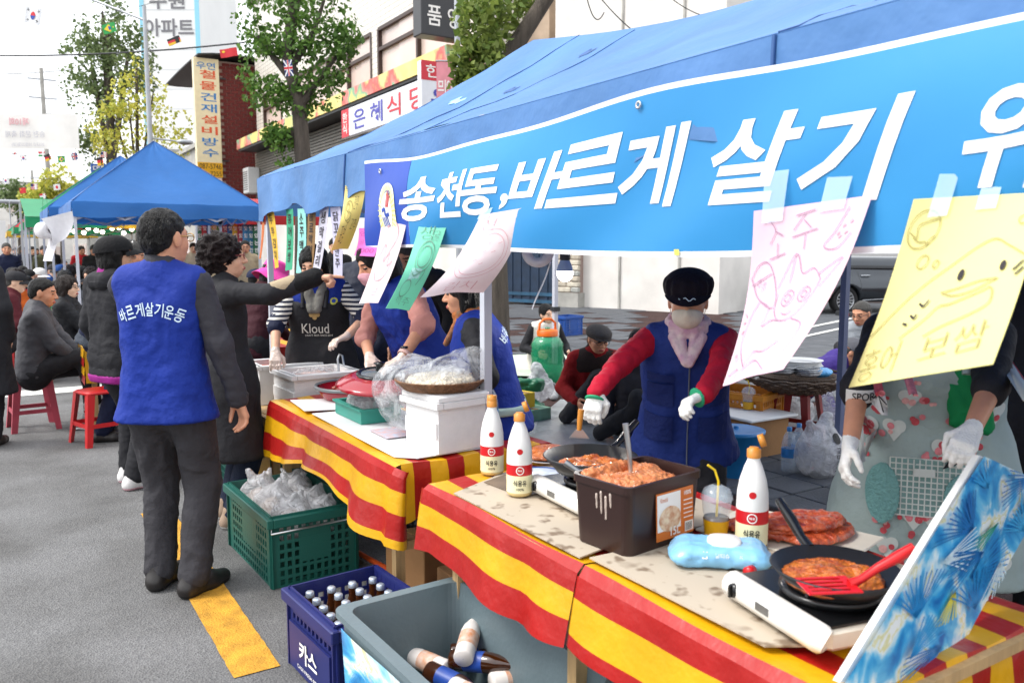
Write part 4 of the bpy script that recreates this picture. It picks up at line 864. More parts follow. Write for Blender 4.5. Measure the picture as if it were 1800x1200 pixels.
# ------------------------------------------------------------------ hand-written paper signs
def paper(col): return tarp('paper_'+col, {'pink': 'eccfdd', 'yellow': 'f1eba6', 'white': 'ecdfe2', 'mint': '86dcc0', 'gold': 'f0c84a', 'green': '4fb88f', 'aqua': 'a8ebe0', 'kraft': '9b7a52', 'lilac': 'd5d3ea', 'magenta': 'e77fd0', 'cream': 'efdf8e', 'orange': 'd98254', 'white2': 'dedce8'}[col], .3, .75, .04, .12, 14)
PEN = mat('pen_black', '2a2427', .8, 0); PENP = mat('pen_plum', 'a37f95', .8, 0); PENB = mat('pen_brown', 'a3985c', .8, 0); PENR = mat('pen_rose', 'd3a3ab', .8, 0); PENG = mat('pen_grey_green', '6d9a86', .8, 0)
def hung(label, col, quad, W, H, Xtop, art, bow=.03, Xb=None, tape=(), step=.05):
    """sheet W x H metres; quad = TL, TR, BR, BL in the photo; the top edge hangs at Xtop, the bottom is blown towards the street"""
    TL, TR = pX(*quad[0], Xtop), pX(*quad[1], Xtop)
    def low(q, t):
        best = None
        for i in range(140):
            p = pX(q[0], q[1], Xtop+.06-.005*i); e = abs((p-t).length-H)
            if best is None or e < best[0]: best = (e, p)
        return best[1]
    BL = low(quad[3], TL) if Xb is None else pX(*quad[3], Xb); BR = low(quad[2], TR) if Xb is None else pX(*quad[2], Xb)
    c = (TL+TR)/2; nrm = (TR-TL).cross(BL-TL).normalized(); e = empty('paper_sign', c, 0, label, 'sign')
    W_ = (TR-TL).length; H_ = ((BL-TL).length+(BR-TR).length)/2
    def sh(u, v): p = TL.lerp(TR, u).lerp(BL.lerp(BR, u), v); return p + nrm*(bow*math.sin(math.pi*v)*.8+.3*bow*math.sin(2.2*math.pi*u+1.0)*v*(1-.3*v)) - c
    q = 1.0 if (sh(.5, .5)-Vector((0, 0, 0))).length >= 0 else 1
    face = -1 if nrm.dot(EYE-c) < 0 else 1
    MB().grid(lambda u, v: sh(u, v), 10, 14, thick=.0009*face).build('sheet', paper(col), e)
    def mp(x, y): u, v = x, 1-y; p = sh(u, v); du = sh(u+.01, v)-p; dv = sh(u, v+.01)-p; n = du.cross(dv).normalized(); n = n if n.dot(EYE-c-p) > 0 else -n; return p+n*.0035
    for m, parts in art: print_on('pen_marks', [cut2d(np.asarray(V), T, 0, step/max(W_, H_)*1.2) if len(V) < 400 else (V, T) for V, T in parts], mp, m, e)
    if tape:
        for (u0, u1, v0, v1) in tape: MB().grid(lambda a, b: sh(u0+(u1-u0)*a, v0+(v1-v0)*b)+(nrm*face)*.006, 4, 6).build('tape', mat('clear_tape', 'cfeaf7', .2, .03, alpha=.45), e)
    return e
def vtext(s, x, y0, y1, w, bold=.01):
    """characters stacked top to bottom in sheet units"""
    n = len(s); h = (y1-y0)/n; return [at2(fit(ch, w*(.9+.2*random.random()), h*.8, bold), x+random.uniform(-.03, .03), y1-h*(i+.5)) for i, ch in enumerate(s) if ch != ' ']
def circ(x, y, r, ry=None, n=14, a0=0, a1=2*math.pi): ry = ry or r; return [(x+r*math.cos(a0+(a1-a0)*i/n), y+ry*math.sin(a0+(a1-a0)*i/n)) for i in range(n+1)]
def hand(s, x, y, w, h, rot=0): return at2(fit(s, w, h, -.018), x, y, rot)
hung('yellow paper sign with a ray-fish drawing, hung in front of the floral apron', 'yellow', [(1606, 350), (1835, 338), (1742, 640), (1490, 681)], .3, .42, 1.585, [
    (PENB, [strokes([circ(.17, .84, .13, .1), circ(.25, .66, .045, .035), circ(.37, .635, .022, .02), [(.06, .83), (.13, .8), (.12, .86), (.2, .88), (.29, .89)], [(.1, .8), (.16, .775), (.22, .77), (.23, .75), (.25, .78), (.29, .8)],
        [(.02, .28), (.25, .47), (.5, .61), (.73, .73), (.86, .68), (1.0, .59)], [(.5, .46), (.62, .47), (.74, .49), (.85, .49)], [(.5, .46), (.6, .43), (.72, .44), (.85, .49)], [(.3, .235), (.45, .32), (.52, .38), (.6, .385), (.75, .42), (.83, .44), (.85, .35), (.75, .3), (.6, .26), (.5, .22)], [(.9, .9), (.93, .96), (1.0, .97)], circ(.91, .83, .03, .025)], .0075)]),
    (PEN, [disc2(.6, .545, .02, 12, .032), disc2(.86, .56, .018, 12, .03), strokes([[(.36, .42), (.4, .4), (.43, .43)], [(.32, .36), (.36, .34), (.37, .36)], [(.28, .32), (.32, .31)], [(.93, .52), (.98, .57)], [(.95, .49), (.99, .53)]], .012)]),
    (PENB, [hand('홍어', .2, .12, .3, .18, .12), hand('보쌈', .72, .16, .38, .15, .1)])], .02, tape=((.18, .34, -.12, .1), (.55, .7, -.1, .08)))
hung('pink paper sign with a pen-drawn cat hugging a bottle', 'pink', [(1325, 371), (1533, 343), (1372, 648), (1267, 678)], .3, .42, 1.585, [
    (PENP, [strokes([[(.18, .93), (.24, .87), (.2, .8)], [(.24, .87), (.32, .84)], [(.28, .8), (.3, .72)], [(.22, .715), (.38, .735)], [(.42, .94), (.58, .96)], [(.5, .95), (.42, .86)], [(.5, .91), (.58, .86)], [(.42, .82), (.64, .85)], [(.54, .83), (.56, .74)],
        [(.04, .62), (.1, .69), (.2, .7), (.3, .62), (.42, .46), (.38, .42), (.16, .5), (.04, .62)], [(.06, .58), (.27, .63)], [(.4, .53), (.5, .72), (.62, .6), (.72, .62), (.82, .55)], [(.5, .72), (.52, .55)], [(.78, .58), (.95, .66), (.84, .5)], [(.42, .5), (.45, .4), (.56, .33), (.7, .34), (.8, .45), (.82, .55)],
        circ(.56, .46, .06, .045), circ(.56, .46, .028, .02), circ(.72, .47, .055, .042), circ(.72, .47, .025, .018), [(.56, .37), (.62, .36), (.66, .38)], [(.2, .48), (.12, .38), (.1, .24), (.2, .14), (.32, .08)], [(.2, .48), (.36, .42), (.34, .32), (.46, .34), (.56, .33)], [(.7, .33), (.85, .28), (.84, .16), (.8, .06)], [(.3, .1), (.4, .16), (.56, .15), (.7, .2)], [(.06, .05), (.2, .08), (.22, .02)], [(.86, .95), (.8, .82), (.74, .74), (.86, .72), (.94, .8)], [(.3, .06), (.5, .1), (.7, .03)]], .0065)]),
    (PENP, [hand('소주', .17, .575, .12, .06, -.5)]), (PENR, [strokes([[(.04, .42), (.07, .4)], [(.04, .36), (.07, .37)], [(.05, .3), (.08, .32)], [(.06, .16), (.09, .18)], [(.1, .13), (.12, .16)]]+[[(x, y), (x+.02, y+.015)] for x, y in ((.85, .84), (.88, .8), (.84, .78), (.9, .86), (.82, .8))], .012)])], .035, tape=((.1, .3, -.2, .08), (.62, .82, -.22, .06)))
hung('white paper sign with a drawn round pancake, longest beside the tent pole', 'white', [(845, 378), (928, 364), (848, 512), (737, 521)], .3, .42, 1.585, [(PENR, [strokes([circ(.5, .52, .42, .3), circ(.5, .52, .36, .25)]+[[(x, y), (x+.06, y+.02)] for x, y in ((.3, .6), (.5, .65), (.65, .55), (.4, .45), (.55, .4), (.7, .65), (.25, .5), (.48, .55))], .007), hand('전', .3, .88, .3, .12), hand('김치', .5, .12, .5, .12)])], .03, tape=((.0, .25, -.2, .06),))
hung('mint green paper sign hanging right of the white hand drawing', 'mint', [(738, 391), (788, 388), (718, 545), (677, 541)], .28, .46, 1.6, [(PENG, [hand('생', .4, .88, .5, .14), strokes([circ(.6, .62, .22, .12), circ(.6, .62, .3, .17), [(.3, .45), (.5, .4), (.8, .48), (.7, .3)], circ(.35, .25, .2, .1)], .014), hand('굴', .75, .85, .3, .1), hand('맥주', .5, .1, .6, .1)])], .02, tape=((.35, .75, .52, .72),))
hung('white paper sign with a faint rose hand drawing beside the mint sheet', 'white', [(672, 385), (717, 381), (663, 532), (630, 533)], .28, .42, 1.6, [(PENR, [strokes([[(.3, .9), (.6, .95), (.8, .8), (.6, .6), (.45, .5)], [(.2, .55), (.4, .7), (.5, .5), (.65, .6), (.7, .45), (.85, .5), (.7, .3), (.4, .28), (.2, .4), (.2, .55)]], .016), hand('두부', .45, .12, .6, .16)])], .02)
hung('small magenta paper note with pink writing by the blue emblem', 'magenta', [(631, 401), (668, 400), (657, 451), (622, 449)], .16, .16, 1.62, [(mat('pen_pink', 'b8459c', .8, 0), [hand('안주', .5, .8, .8, .16), hand('골라서', .5, .5, .8, .16), hand('7000', .5, .2, .8, .16)])], .01, Xb=1.6)
hung('long yellow paper sign beneath the valance corner with bold heading', 'cream', [(607, 324), (644, 319), (611, 437), (581, 440)], .25, .45, 1.635, [(PEN, [hand('직접', .22, .92, .4, .1), hand('표범', .3, .25, .3, .3), hand('고추', .75, .4, .25, .2), hand('전주', .7, .72, .2, .2)]), (PENB, [hand('생산한', .72, .92, .4, .08), strokes([circ(.35, .6, .2, .15), circ(.3, .65, .08, .06), circ(.45, .5, .1, .08)], .02)])], .02)
for (lb, col, q, s_, m) in (('narrow gold paper strip lettered downward, next to the tent leg', 'gold', [(468, 371), (481, 370), (489, 470), (483, 472)], '두부김치', PEN), ('narrow green paper strip lettered downward under the valance', 'green', [(503, 368), (515, 367), (513, 474), (501, 476)], '홍어보쌈', PEN), ('narrow aqua paper strip lettered downward beside the kraft strip', 'aqua', [(523, 367), (537, 366), (535, 480), (520, 480)], '소주맥주', PEN),
                       ('narrow kraft brown paper strip lettered downward', 'kraft', [(541, 365), (555, 364), (548, 482), (534, 481)], '음료막걸리', PEN), ('white paper strip lettered downward, longest of the narrow strips', 'white2', [(563, 364), (578, 363), (561, 482), (547, 486)], '생막걸리', PEN), ('lilac paper strip lettered downward at the pointing finger', 'lilac', [(580, 364), (598, 363), (601, 488), (586, 488)], '닭꼬치안주', PEN)):
    hung(lb, col, q, .1, .45, 1.66, [(m, vtext(s_, .5, .12, .95, .5))], .008, Xb=1.655)
hung('thin orange paper strip dangling beside the tent leg', 'orange', [(460, 370), (465, 370), (458, 455), (455, 455)], .05, .4, 1.66, [], .01, Xb=1.66)
# toilet rolls hung in the tents
TISS = mat('tissue_paper', 'd9d8dc', .9, .04, 20, .2, 60)
def roll(label, p, s, rz, tail):
    e = empty('tissue_roll', p, rz, label, 'tissue roll'); M = Matrix.Rotation(math.pi/2, 4, 'X') @ Matrix.Scale(s, 4)
    mb = MB(M); mb.lathe([(.022, -.05), (.055, -.05), (.055, .05), (.022, .05), (.022, -.05)], 28); mb.build('roll', TISS, e)
    MB().grid(lambda u, v: ((.053-.06*v*tail)*s, (-.05+.1*u)*s, (-.01-.2*v)*s-.01*math.sin(5*v)*s), 4, 8).build('tail', TISS, e); mb = MB(); mb.tube([(0, -.06*s, 0), (0, .06*s, 0)], .003, 6); mb.tube([(0, -.06*s, 0), (0, 0, .3*s), (0, .06*s, 0)], .0015, 5); mb.tube([(0, 0, .3*s), (0, 0, .55)], .0015, 5); mb.build('hanging_wire', DKMETAL, e); return e
p9 = pD(945, 442, 3.3); roll('tissue roll hanging under the banner in front of the blue gate', p9, 1.15, math.radians(-32), 1.2)
# lamp bulb in the tent
lb = pD(993, 478, 3.7); e = empty('light_bulb', lb, 0, 'lit LED bulb with pale blue collar hanging below the banner', 'lamp')
MB().lathe([(.001, -.042), (.016, -.04), (.03, -.028), (.037, -.01), (.037, .004)], 24).build('bulb_globe', mat('bulb_glow', 'fff8ee', .5, 0, emit=6.0), e)
MB().lathe([(.037, .004), (.034, .02), (.022, .05), (.02, .055)], 24).build('bulb_collar', mat('bulb_collar', '9fb0cf', .4, .03), e); MB().lathe([(.021, .05), (.023, .06), (.023, .1), (.012, .108), (.001, .108)], 20).build('socket', DKMETAL, e); MB().tube([(0, 0, .1), (0, .01, .3), (0, .0, .62)], .004, 6).build('cable', DKMETAL, e)
pl_ = bpy.data.lights.new('bulb_light', 'POINT'); pl_.energy = 4; pl_.shadow_soft_size = .04; pl_.color = (1, .95, .88); po = bpy.data.objects.new('bulb_light', pl_); link(po, e); po.location = (0, 0, -.06)
# ------------------------------------------------------------------ pyramid tents up the street
def pyramid_tent(label, x0, x1, y0, y1, ez, pz_, m, vm=None, detail=True, pm=POLE):
    o = Vector(((x0+x1)/2, (y0+y1)/2, 0)); e = empty('canopy_tent', o, 0, label, 'tent', 'canopy tents along the street'); c = [(x0, y0), (x1, y0), (x1, y1), (x0, y1)]
    for i in range(4):
        a, b = c[i], c[(i+1) % 4]
        def sl(u, v):
            x = (a[0]*(1-u)+b[0]*u)*(1-v)+o.x*v; y = (a[1]*(1-u)+b[1]*u)*(1-v)+o.y*v; return (x-o.x, y-o.y, ez+(pz_-ez)*v**.94-.09*math.sin(math.pi*v)*(math.sin(math.pi*u)*.8+.1)+.006*math.sin(22*u+7*v))
        MB().grid(sl, 16, 12).build('roof_panel', m, e)
        def va(u, v): x = a[0]*(1-u)+b[0]*u; y = a[1]*(1-u)+b[1]*u; n = Vector((b[1]-a[1], a[0]-b[0])).normalized(); k = .012+.03*v*math.sin(9*u+i)**2; return (x-o.x+n.x*k, y-o.y+n.y*k, ez-(.2+.015*math.sin(14*u))*v)
        MB().grid(va, 24, 4).build('valance', vm or m, e)
    for (x, y) in c: MB().tube([(0, 0, pz_+.008), ((x-o.x)*.5, (y-o.y)*.5, ez+(pz_-ez)*.5**.94+.012-.009), (x-o.x, y-o.y, ez+.01)], .006, 5).build('hip_seam', SEAM, e)
    tent_frame(e, o, x0+.03, x1-.03, y0+.03, y1-.03, ez, (y0+.03, y1-.03), pm=pm)
    MB().box((0, 0, ez+(pz_-ez)*.35), (.04, .04, (pz_-ez)*1.2)).build('mast', pm, e); return e
pyramid_tent('blue pyramid canopy tent standing behind the man in the blue vest', .93, 3.42, 12.5, 15.0, 2.2, 3.2, TARP2)
pyramid_tent('second blue pyramid canopy tent, directly beyond the first', .8, 3.3, 15.3, 17.9, 2.25, 3.25, TARP2)
GRN = tarp('tent_green', '2f9a68', .3); YELT = tarp('tent_yellow', 'e5b838', .3); REDT = tarp('tent_red', 'c22f35', .3)
for i, (x0, y0, m, vm, lb) in enumerate(((.75, 20.5, GRN, REDT, 'green canopy tent with red valance beyond the blue tents'), (.7, 25, YELT, GRN, 'yellow canopy tent with green valance further up the street'), (.6, 30, REDT, GRN, 'red canopy tent with green valance further up the street'), (.5, 36, GRN, YELT, 'farthest green canopy tent in the row'))): pyramid_tent(lb, x0, x0+3, y0, y0+3, 2.3, 3.5, m, vm)
# striped awning running behind the pyramid tents
for (lb, X0, X1, Y, z, ms) in (('green and yellow striped awning edge behind the blue pyramid tent', .6, 3.6, 19.6, 2.25, (GRN, YELT)), ('red awning edge over the menu banners behind the tents', 3.7, 6.4, 18.5, 2.35, (REDT, REDT))):
    e = empty('awning', (X0, Y, 0), 0, lb, 'awning'); n = 2
    for k in range(n): xa, xb = (X1-X0)*k/n, (X1-X0)*(k+1)/n; MB().grid(lambda u, v: (xa+(xb-xa)*u, .03*math.sin(12*u), z-.22*v), 10, 3).build('fringe', ms[k], e); MB().grid(lambda u, v: (xa+(xb-xa)*u, 2.6*v, z+.5*v), 8, 6).build('cover', ms[k], e)
    for q in (0, X1-X0): MB().box((q, .05, z/2), (.04, .04, z)).build('leg', POLE, e); MB().box((q, 2.5, z/2+.2), (.04, .04, z+.4)).build('leg', POLE, e)
# ------------------------------------------------------------------ tables, cloths and cardboard
CRED = mat('vinyl_red', '9e1410', .38, .14, 4, .6, 8); CYEL = mat('vinyl_yellow', 'd29c0c', .38, .14, 4, .6, 8); FOAM = mat('foam_white', 'e4e4e4', .7, .03, 30, .2, 180); CARDW = mat('white_board', 'd8d9da', .7, .06, 6)
CARD = tex_mat('stained_cardboard'); N, L, b = nodes(CARD); tc = N.new('ShaderNodeTexCoord')
def _n(s, d=3): n = N.new('ShaderNodeTexNoise'); n.inputs['Scale'].default_value = s; n.inputs['Detail'].default_value = d; L.new(tc.outputs['Object'], n.inputs['Vector']); return n.outputs[0]
r1 = N.new('ShaderNodeValToRGB'); r1.color_ramp.elements[0].position = .35; r1.color_ramp.elements[1].position = .44; r1.color_ramp.elements[0].color = lin('7b6a58'); r1.color_ramp.elements[1].color = lin('b3a694'); L.new(_n(17, 2), r1.inputs[0])
r2 = N.new('ShaderNodeValToRGB'); r2.color_ramp.elements[0].position = .3; r2.color_ramp.elements[1].position = .36; r2.color_ramp.elements[0].color = (.45, .4, .36, 1); r2.color_ramp.elements[1].color = (1, 1, 1, 1); L.new(_n(5, 3), r2.inputs[0])
mx = N.new('ShaderNodeMix'); mx.data_type = 'RGBA'; mx.blend_type = 'MULTIPLY'; mx.inputs[0].default_value = 1; L.new(r1.outputs[0], mx.inputs[6]); L.new(r2.outputs[0], mx.inputs[7]); L.new(mx.outputs[2], b.inputs['Base Color']); b.inputs['Roughness'].default_value = .75
KRAFT = mat('kraft_cardboard', '9a7148', .8, .12, 5, .1, 40)
TZ, TXF, TXB = .715, 1.25, 1.98
def stripe_cloth(root, Y0, Y1, drop, seed, end=None, amp=.03, sw_=.074, over=.0, back=.12, ph=0, lift=lambda y: 0.0, X0=TXF, X1=TXB, oy=0, ox=0):
    """vinyl sheet: stripes run along the table; hangs over the front, a little over the back and (end) over one short side"""
    rows = []; s = -drop
    while s < (X1-X0)+back-1e-6: rows.append(s); s += sw_/3
    rows.append(X1-X0+back)
    def pt(s, y):
        w = amp*(math.sin(6.2*y+seed)+.5*math.sin(14*y+2*seed))
        if s < 0: d = -s; k = d/drop; dd = d*(1+(.22*math.sin(4.1*y+seed*1.7)+lift(y))*k); return Vector((X0-.012*min(1, d/.02)-abs(w)*k*1.3-.02*k, y, TZ+.007-dd))
        if s <= X1-X0: return Vector((X0+s, y, TZ+.008+(.004*math.sin(9*y+20*s))))
        return Vector((X1+.012, y, TZ-(s-(X1-X0))))
    n = max(8, int((Y1-Y0)/.035)); mb = MB(); o = Vector((ox, oy, 0))
    for i in range(len(rows)-1):
        mb.m = int(math.floor((rows[i]+rows[i+1])/2/sw_+40+ph)) % 2
        mb.grid(lambda u, v: pt(rows[i]+(rows[i+1]-rows[i])*v, Y0+(Y1-Y0)*u)-o, n, 1)
        for (yy, sg, le) in (end or ()):
            if rows[i] >= 0 and rows[i+1] <= X1-X0+1e-6:
                def en(u, v): x = rows[i]+(rows[i+1]-rows[i])*v; p = pt(x, yy); L_ = le*(1+.25*math.sin(11*x+seed)); return p+Vector((0, sg*(.012*min(1, u*9)+.025*u*math.sin(17*x+seed)**2), -.012*(u > 0)-L_*u))-o
                mb.grid(en, 6, 1)
            elif rows[i+1] <= 1e-6:     # folded corner flap
                def cf(u, v): s0 = rows[i]+(rows[i+1]-rows[i])*v; p = pt(s0, yy); return p+Vector((.16*u*(.3-s0), sg*(.05*math.sin(math.pi*u)+.015*u), -.02*u))-o
                mb.grid(cf, 5, 1)
    return mb.build('tablecloth', [CYEL, CRED], root)
def table(label, Y0, Y1, group='trestle tables in the tent', legs=True, X0=TXF, X1=TXB, TZ=TZ):
    e = empty('trestle_table', ((X0+X1)/2, (Y0+Y1)/2, 0), 0, label, 'table', group); w, l = X1-X0, Y1-Y0
    MB().box((0, 0, TZ-.012), (w, l, .024)).build('tabletop', WOODM, e)
    for sx in (-1, 1):
        for sy in (-1, 1): MB().box((sx*(w/2-.06), sy*(l/2-.09), (TZ-.024)/2), (.04, .04, TZ-.024)).build('leg', WOODM, e)
        MB().box((0, sx*(l/2-.09), .36), (w-.12, .024, .035)).build('stretcher', WOODM, e)
    return e
tabs = [('trestle table at the far end with white foam boxes', 4.56, 5.75), ('trestle table under the red pan and the plastic bags', 2.86, 4.52), ('trestle table with the brown batter bin', 1.66, 2.52), ('nearest trestle table with the gas burner', .84, 1.63)]
for lb, a, b_ in tabs: table(lb, a, b_, TZ=.6 if a > 4.5 else TZ)
def cloth_thing(label, *a, **k):
    Y0, Y1 = a[0], a[1]; e = empty('tablecloth', (TXF, (Y0+Y1)/2, TZ), 0, label, 'tablecloth', 'striped vinyl tablecloths')
    oo = stripe_cloth(None, *a, ox=e.location.x, oy=e.location.y, **k); oo.parent = e; oo.location.z = -TZ; oo.name = 'cloth_sheet'; return e
cloth_thing('red and yellow striped cloth under the red pan and plastic bags', 2.83, 4.5, .25, 1.3, ph=0, end=((2.83, -1, .17), (4.5, 1, .1)), amp=.032)
cloth_thing('red and yellow striped cloth under the brown batter bin', 1.655, 2.56, .215, 4.0, ph=0, end=((2.56, 1, .08),), lift=lambda y: .55*(y-2.05), amp=.022)
cloth_thing('nearest red and yellow striped cloth with a curled corner', .86, 1.645, .17, 5.2, ph=0, end=((1.645, 1, .1), (.86, -1, .22)), lift=lambda y: .5*(y-1.3), amp=.02)
MB().grid(lambda u, v: (TXF+.02+.01*math.sin(9*u), 4.62+.55*u, TZ-.13-.4*v+.02*math.sin(7*u)), 16, 8).build('cloth_panel', CYEL); tag(bpy.data.objects['cloth_panel'], 'plain yellow vinyl hanging in front of the far table', 'cloth')
def sheet(label, pts, z, m, th=.004, cat='cardboard'):
    c = sum((Vector((x, y, 0)) for x, y in pts), Vector())/len(pts); mb = MB(); mb.poly([(x-c.x, y-c.y) for x, y in pts], th); o = mb.build('cardboard_sheet', m); o.location = (c.x, c.y, z); tag(o, label, cat); return o
sheet('stained flat cardboard under the oil bottles and first burner', [(1.255, 2.37), (1.262, 1.68), (1.36, 1.70), (1.9, 1.69), (1.9, 2.5), (1.53, 2.5)], TZ+.015, CARD)
sheet('stained flat cardboard under the second burner and wipes pack', [(1.275, 1.655), (1.28, 1.08), (1.36, 1.03), (1.92, .98), (1.92, 1.62)], TZ+.02, CARD)
sheet('white board lying along the edge of the plastic bag table', [(1.3, 3.95), (1.29, 2.93), (1.36, 2.86), (1.72, 2.88), (1.72, 3.9)], TZ+.015, CARDW); sheet('white folded board sticking out beside the red pan', [(1.31, 4.34), (1.28, 4.0), (1.5, 3.93), (1.56, 4.25)], TZ+.022, CARDW)
sheet('scrap of brown cardboard under the first oil bottle', [(1.40, 2.42), (1.42, 2.2), (1.62, 2.22), (1.6, 2.5)], TZ+.021, mat('wet_cardboard', '6d5d4d', .6, .25, 9), .002)
# ------------------------------------------------------------------ food and cookware
KIMCHI = mat('kimchi_red', '93290f', .3, .5, 40, .8, 45, col2='d0653a', coat=.3); BATTER = mat('orange_batter', 'b85f2c', .4, .25, 30, .8, 50, col2='d48a55', coat=.3); JEON = mat('kimchi_pancake', '9c3c0c', .3, .4, 34, .9, 55, col2='cc7420', coat=.5); PANB = mat('pan_black', '1d1d1f', .38, .12, 20); PLRED = mat('enamel_red', '9c1526', .18, .05, 5, coat=.5); TEAL = mat('teal_plastic', '2e8c7c', .45, .05, 5); GLOSSBLK = mat('gloss_black', '131416', .25, .05)
PLAST = mat('clear_plastic_bag', 'eef2f6', .18, .03, 10, .35, 25, alpha=.38, spec=.8); PLASTW = mat('milky_plastic_bag', 'e9eaee', .25, .04, 10, .4, 25, alpha=.72, spec=.6); 
for m_, lo_, hi_ in ((PLAST, .1, .62), (PLASTW, .42, .9)):
    N, L, b = nodes(m_); tc = N.new('ShaderNodeTexCoord'); n_ = N.new('ShaderNodeTexNoise'); n_.inputs['Scale'].default_value = 9; n_.inputs['Detail'].default_value = 6; n_.inputs['Distortion'].default_value = 1.5; L.new(tc.outputs['Object'], n_.inputs['Vector'])
    v_ = N.new('ShaderNodeTexVoronoi'); v_.feature = 'DISTANCE_TO_EDGE'; v_.inputs['Scale'].default_value = 22; mv = N.new('ShaderNodeMix'); mv.data_type = 'RGBA'; mv.inputs[0].default_value = .25; L.new(tc.outputs['Object'], mv.inputs[6]); L.new(n_.outputs['Color'], mv.inputs[7]); L.new(mv.outputs[2], v_.inputs['Vector'])
    mr = N.new('ShaderNodeMapRange'); mr.inputs['From Min'].default_value = .35; mr.inputs['From Max'].default_value = .68; mr.inputs['To Min'].default_value = lo_; mr.inputs['To Max'].default_value = hi_; L.new(n_.outputs[0], mr.inputs[0]); L.new(mr.outputs[0], b.inputs['Alpha'])
    bp = N.new('ShaderNodeBump'); bp.inputs['Strength'].default_value = .9; bp.inputs['Distance'].default_value = .03; L.new(v_.outputs['Distance'], bp.inputs['Height']); L.new(bp.outputs[0], b.inputs['Normal']); b.inputs['Roughness'].default_value = .12
CLEAR = mat('clear_bottle_plastic', 'dfeefa', .1, .02, 10, alpha=.3, spec=.8)
def lump(name, prims, h, amp, sc, m, parent=None, seed=2):
    V, Fq = solid(prims, h, lambda V: amp*((1-np.abs(2*vnoise(V*sc, seed)-1)*2)*.6+(1-np.abs(2*vnoise(V*sc*2.2+3, seed+1)-1)*2)*.4)); return rawmesh(name, V, Fq, m, parent)
def open_box(mb, w, l, h, t, bz=.02):
    for s in (-1, 1): mb.box((s*(w-t)/2, 0, h/2), (t, l, h)); mb.box((0, s*(l-t)/2, h/2), (w-2*t, t, h))
    mb.box((0, 0, bz/2), (w-2*t, l-2*t, bz))
def foam_box(label, c, w, l, h, rz, fill=None, extra=None):
    e = empty('foam_box', c, rz, label, 'foam box', 'white foam boxes'); mb = MB(); open_box(mb, w, l, h, .028); mb.box((w/2+.004, 0, h-.03), (.008, l*.3, .05)); mb.box((-w/2-.004, 0, h*.45), (.008, l*.96, .06)); mb.build('box_shell', FOAM, e)
    r = MB()
    for s in (-1, 1): r.box((s*(w/2+.004), 0, h-.012), (.03, l+.038, .024)); r.box((0, s*(l/2+.004), h-.0125), (w-.03, .03, .023))
    r.build('box_rim', FOAM, e)
    if fill: lump('filling', [El((0, 0, h*.62), (w*.44, l*.44, h*.22))]+[El((random.uniform(-.3, .3)*w, random.uniform(-.3, .3)*l, h*.78), (.05, .04, .025), k=.02) for i in range(10)], .009, .008, 40, fill, e)
    return e
fa_ = foam_box('open white foam box of kimchi with red tongs, rear one on the far table', (1.52, 5.18, .602), .38, .34, .24, 0, KIMCHI)
tg = MB(); tg.tube([(0, 0, 0), (.02, .03, .14), (.03, .045, .2)], .006, 6); tg.tube([(.02, -.02, 0), (.045, .02, .14), (.055, .04, .2)], .006, 6); t_ = tg.build('tongs', mat('tongs_red', '7d1218', .3, .05)); t_.location = (1.62, 5.1, .8); tag(t_, 'dark red tongs standing in the kimchi box', 'tongs')
fb_ = foam_box('open white foam box with a film-covered filling, nearer of the two', (1.6, 4.76, .602), .4, .36, .23, .04, mat('salted_pink', 'd8b6ac', .4, .3, 20, .5, 40)); lump('plastic_film', [El((0, 0, .19), (.15, .14, .05))], .01, .012, 30, PLAST, fb_)
hk = MB(); hk.tube([(0, 0, 0), (.0, .02, .09), (.015, .03, .12), (.03, .02, .11), (.03, .0, .05)], .007, 6); h_ = hk.build('ladle_handle', STEEL); h_.location = (1.72, 4.7, .8); tag(h_, 'bent steel ladle handle in the nearer foam box', 'ladle')
def pan(label, c, r, h, m, handle=None, rz=0, rim=None, inner=None, flare=.8, cat='frying pan'):
    e = empty('frying_pan', c, rz, label, cat); mb = MB(); mb.lathe([(.001, .0), (r*flare*.96, 0), (r*flare, .006), (r, h), (r-.004, h+.002), (r*flare-.006, .008), (.001, .007)], 44); mb.build('pan_body', m, e)
    if rim: MB().lathe([(r+.004, h-.012), (r+.007, h-.003), (r+.004, h+.005), (r-.008, h+.005), (r-.01, h-.004)], 44).build('rim', rim, e)
    if inner: MB().lathe([(r-.006, h-.002), (r*flare-.004, .011), (.001, .01)], 44).build('coating', inner, e)
    if handle: mb = MB(); mb.tube([(r*.96, 0, h*.75), (r+.05, 0, h*.95), (r+.12, 0, h*1.25+.01), (r+.2, 0, h*1.5+.02)], [.013, .011, .014, .012], 8); mb.build('handle', handle, e)
    return e
p_ = pz(628, 690, TZ+.05); pan('wide red enamel pan of spicy stir-fry with grey rim', (p_.x, p_.y, TZ+.02), .225, .075, PLRED, None, 0, mat('rim_grey', '6b6e70', .35, .05), mat('pan_grey', '3a3b3c', .4, .1))
f_ = lump('stir_fry', [El((.03, 0, .03), (.15, .14, .03))]+[C((random.uniform(-.1, .13), random.uniform(-.1, .1), .045), (random.uniform(-.1, .13), random.uniform(-.1, .1), .06), .012, k=.01) for i in range(22)], .007, .006, 60, mat('gochujang_meat', '7d2313', .25, .6, 40, .8, 60, col2='b8492a', coat=.5)); f_.location = (p_.x, p_.y, TZ+.025); tag(f_, 'heap of glossy spicy red stir-fry in the red pan', 'food')
ld = pD(668, 668, 3.95); e = empty('pan_lid', ld, 0, 'shiny red pan lid with black ringed glass centre held over the pan', 'lid'); e.rotation_euler = (math.radians(7), math.radians(-3), 0)
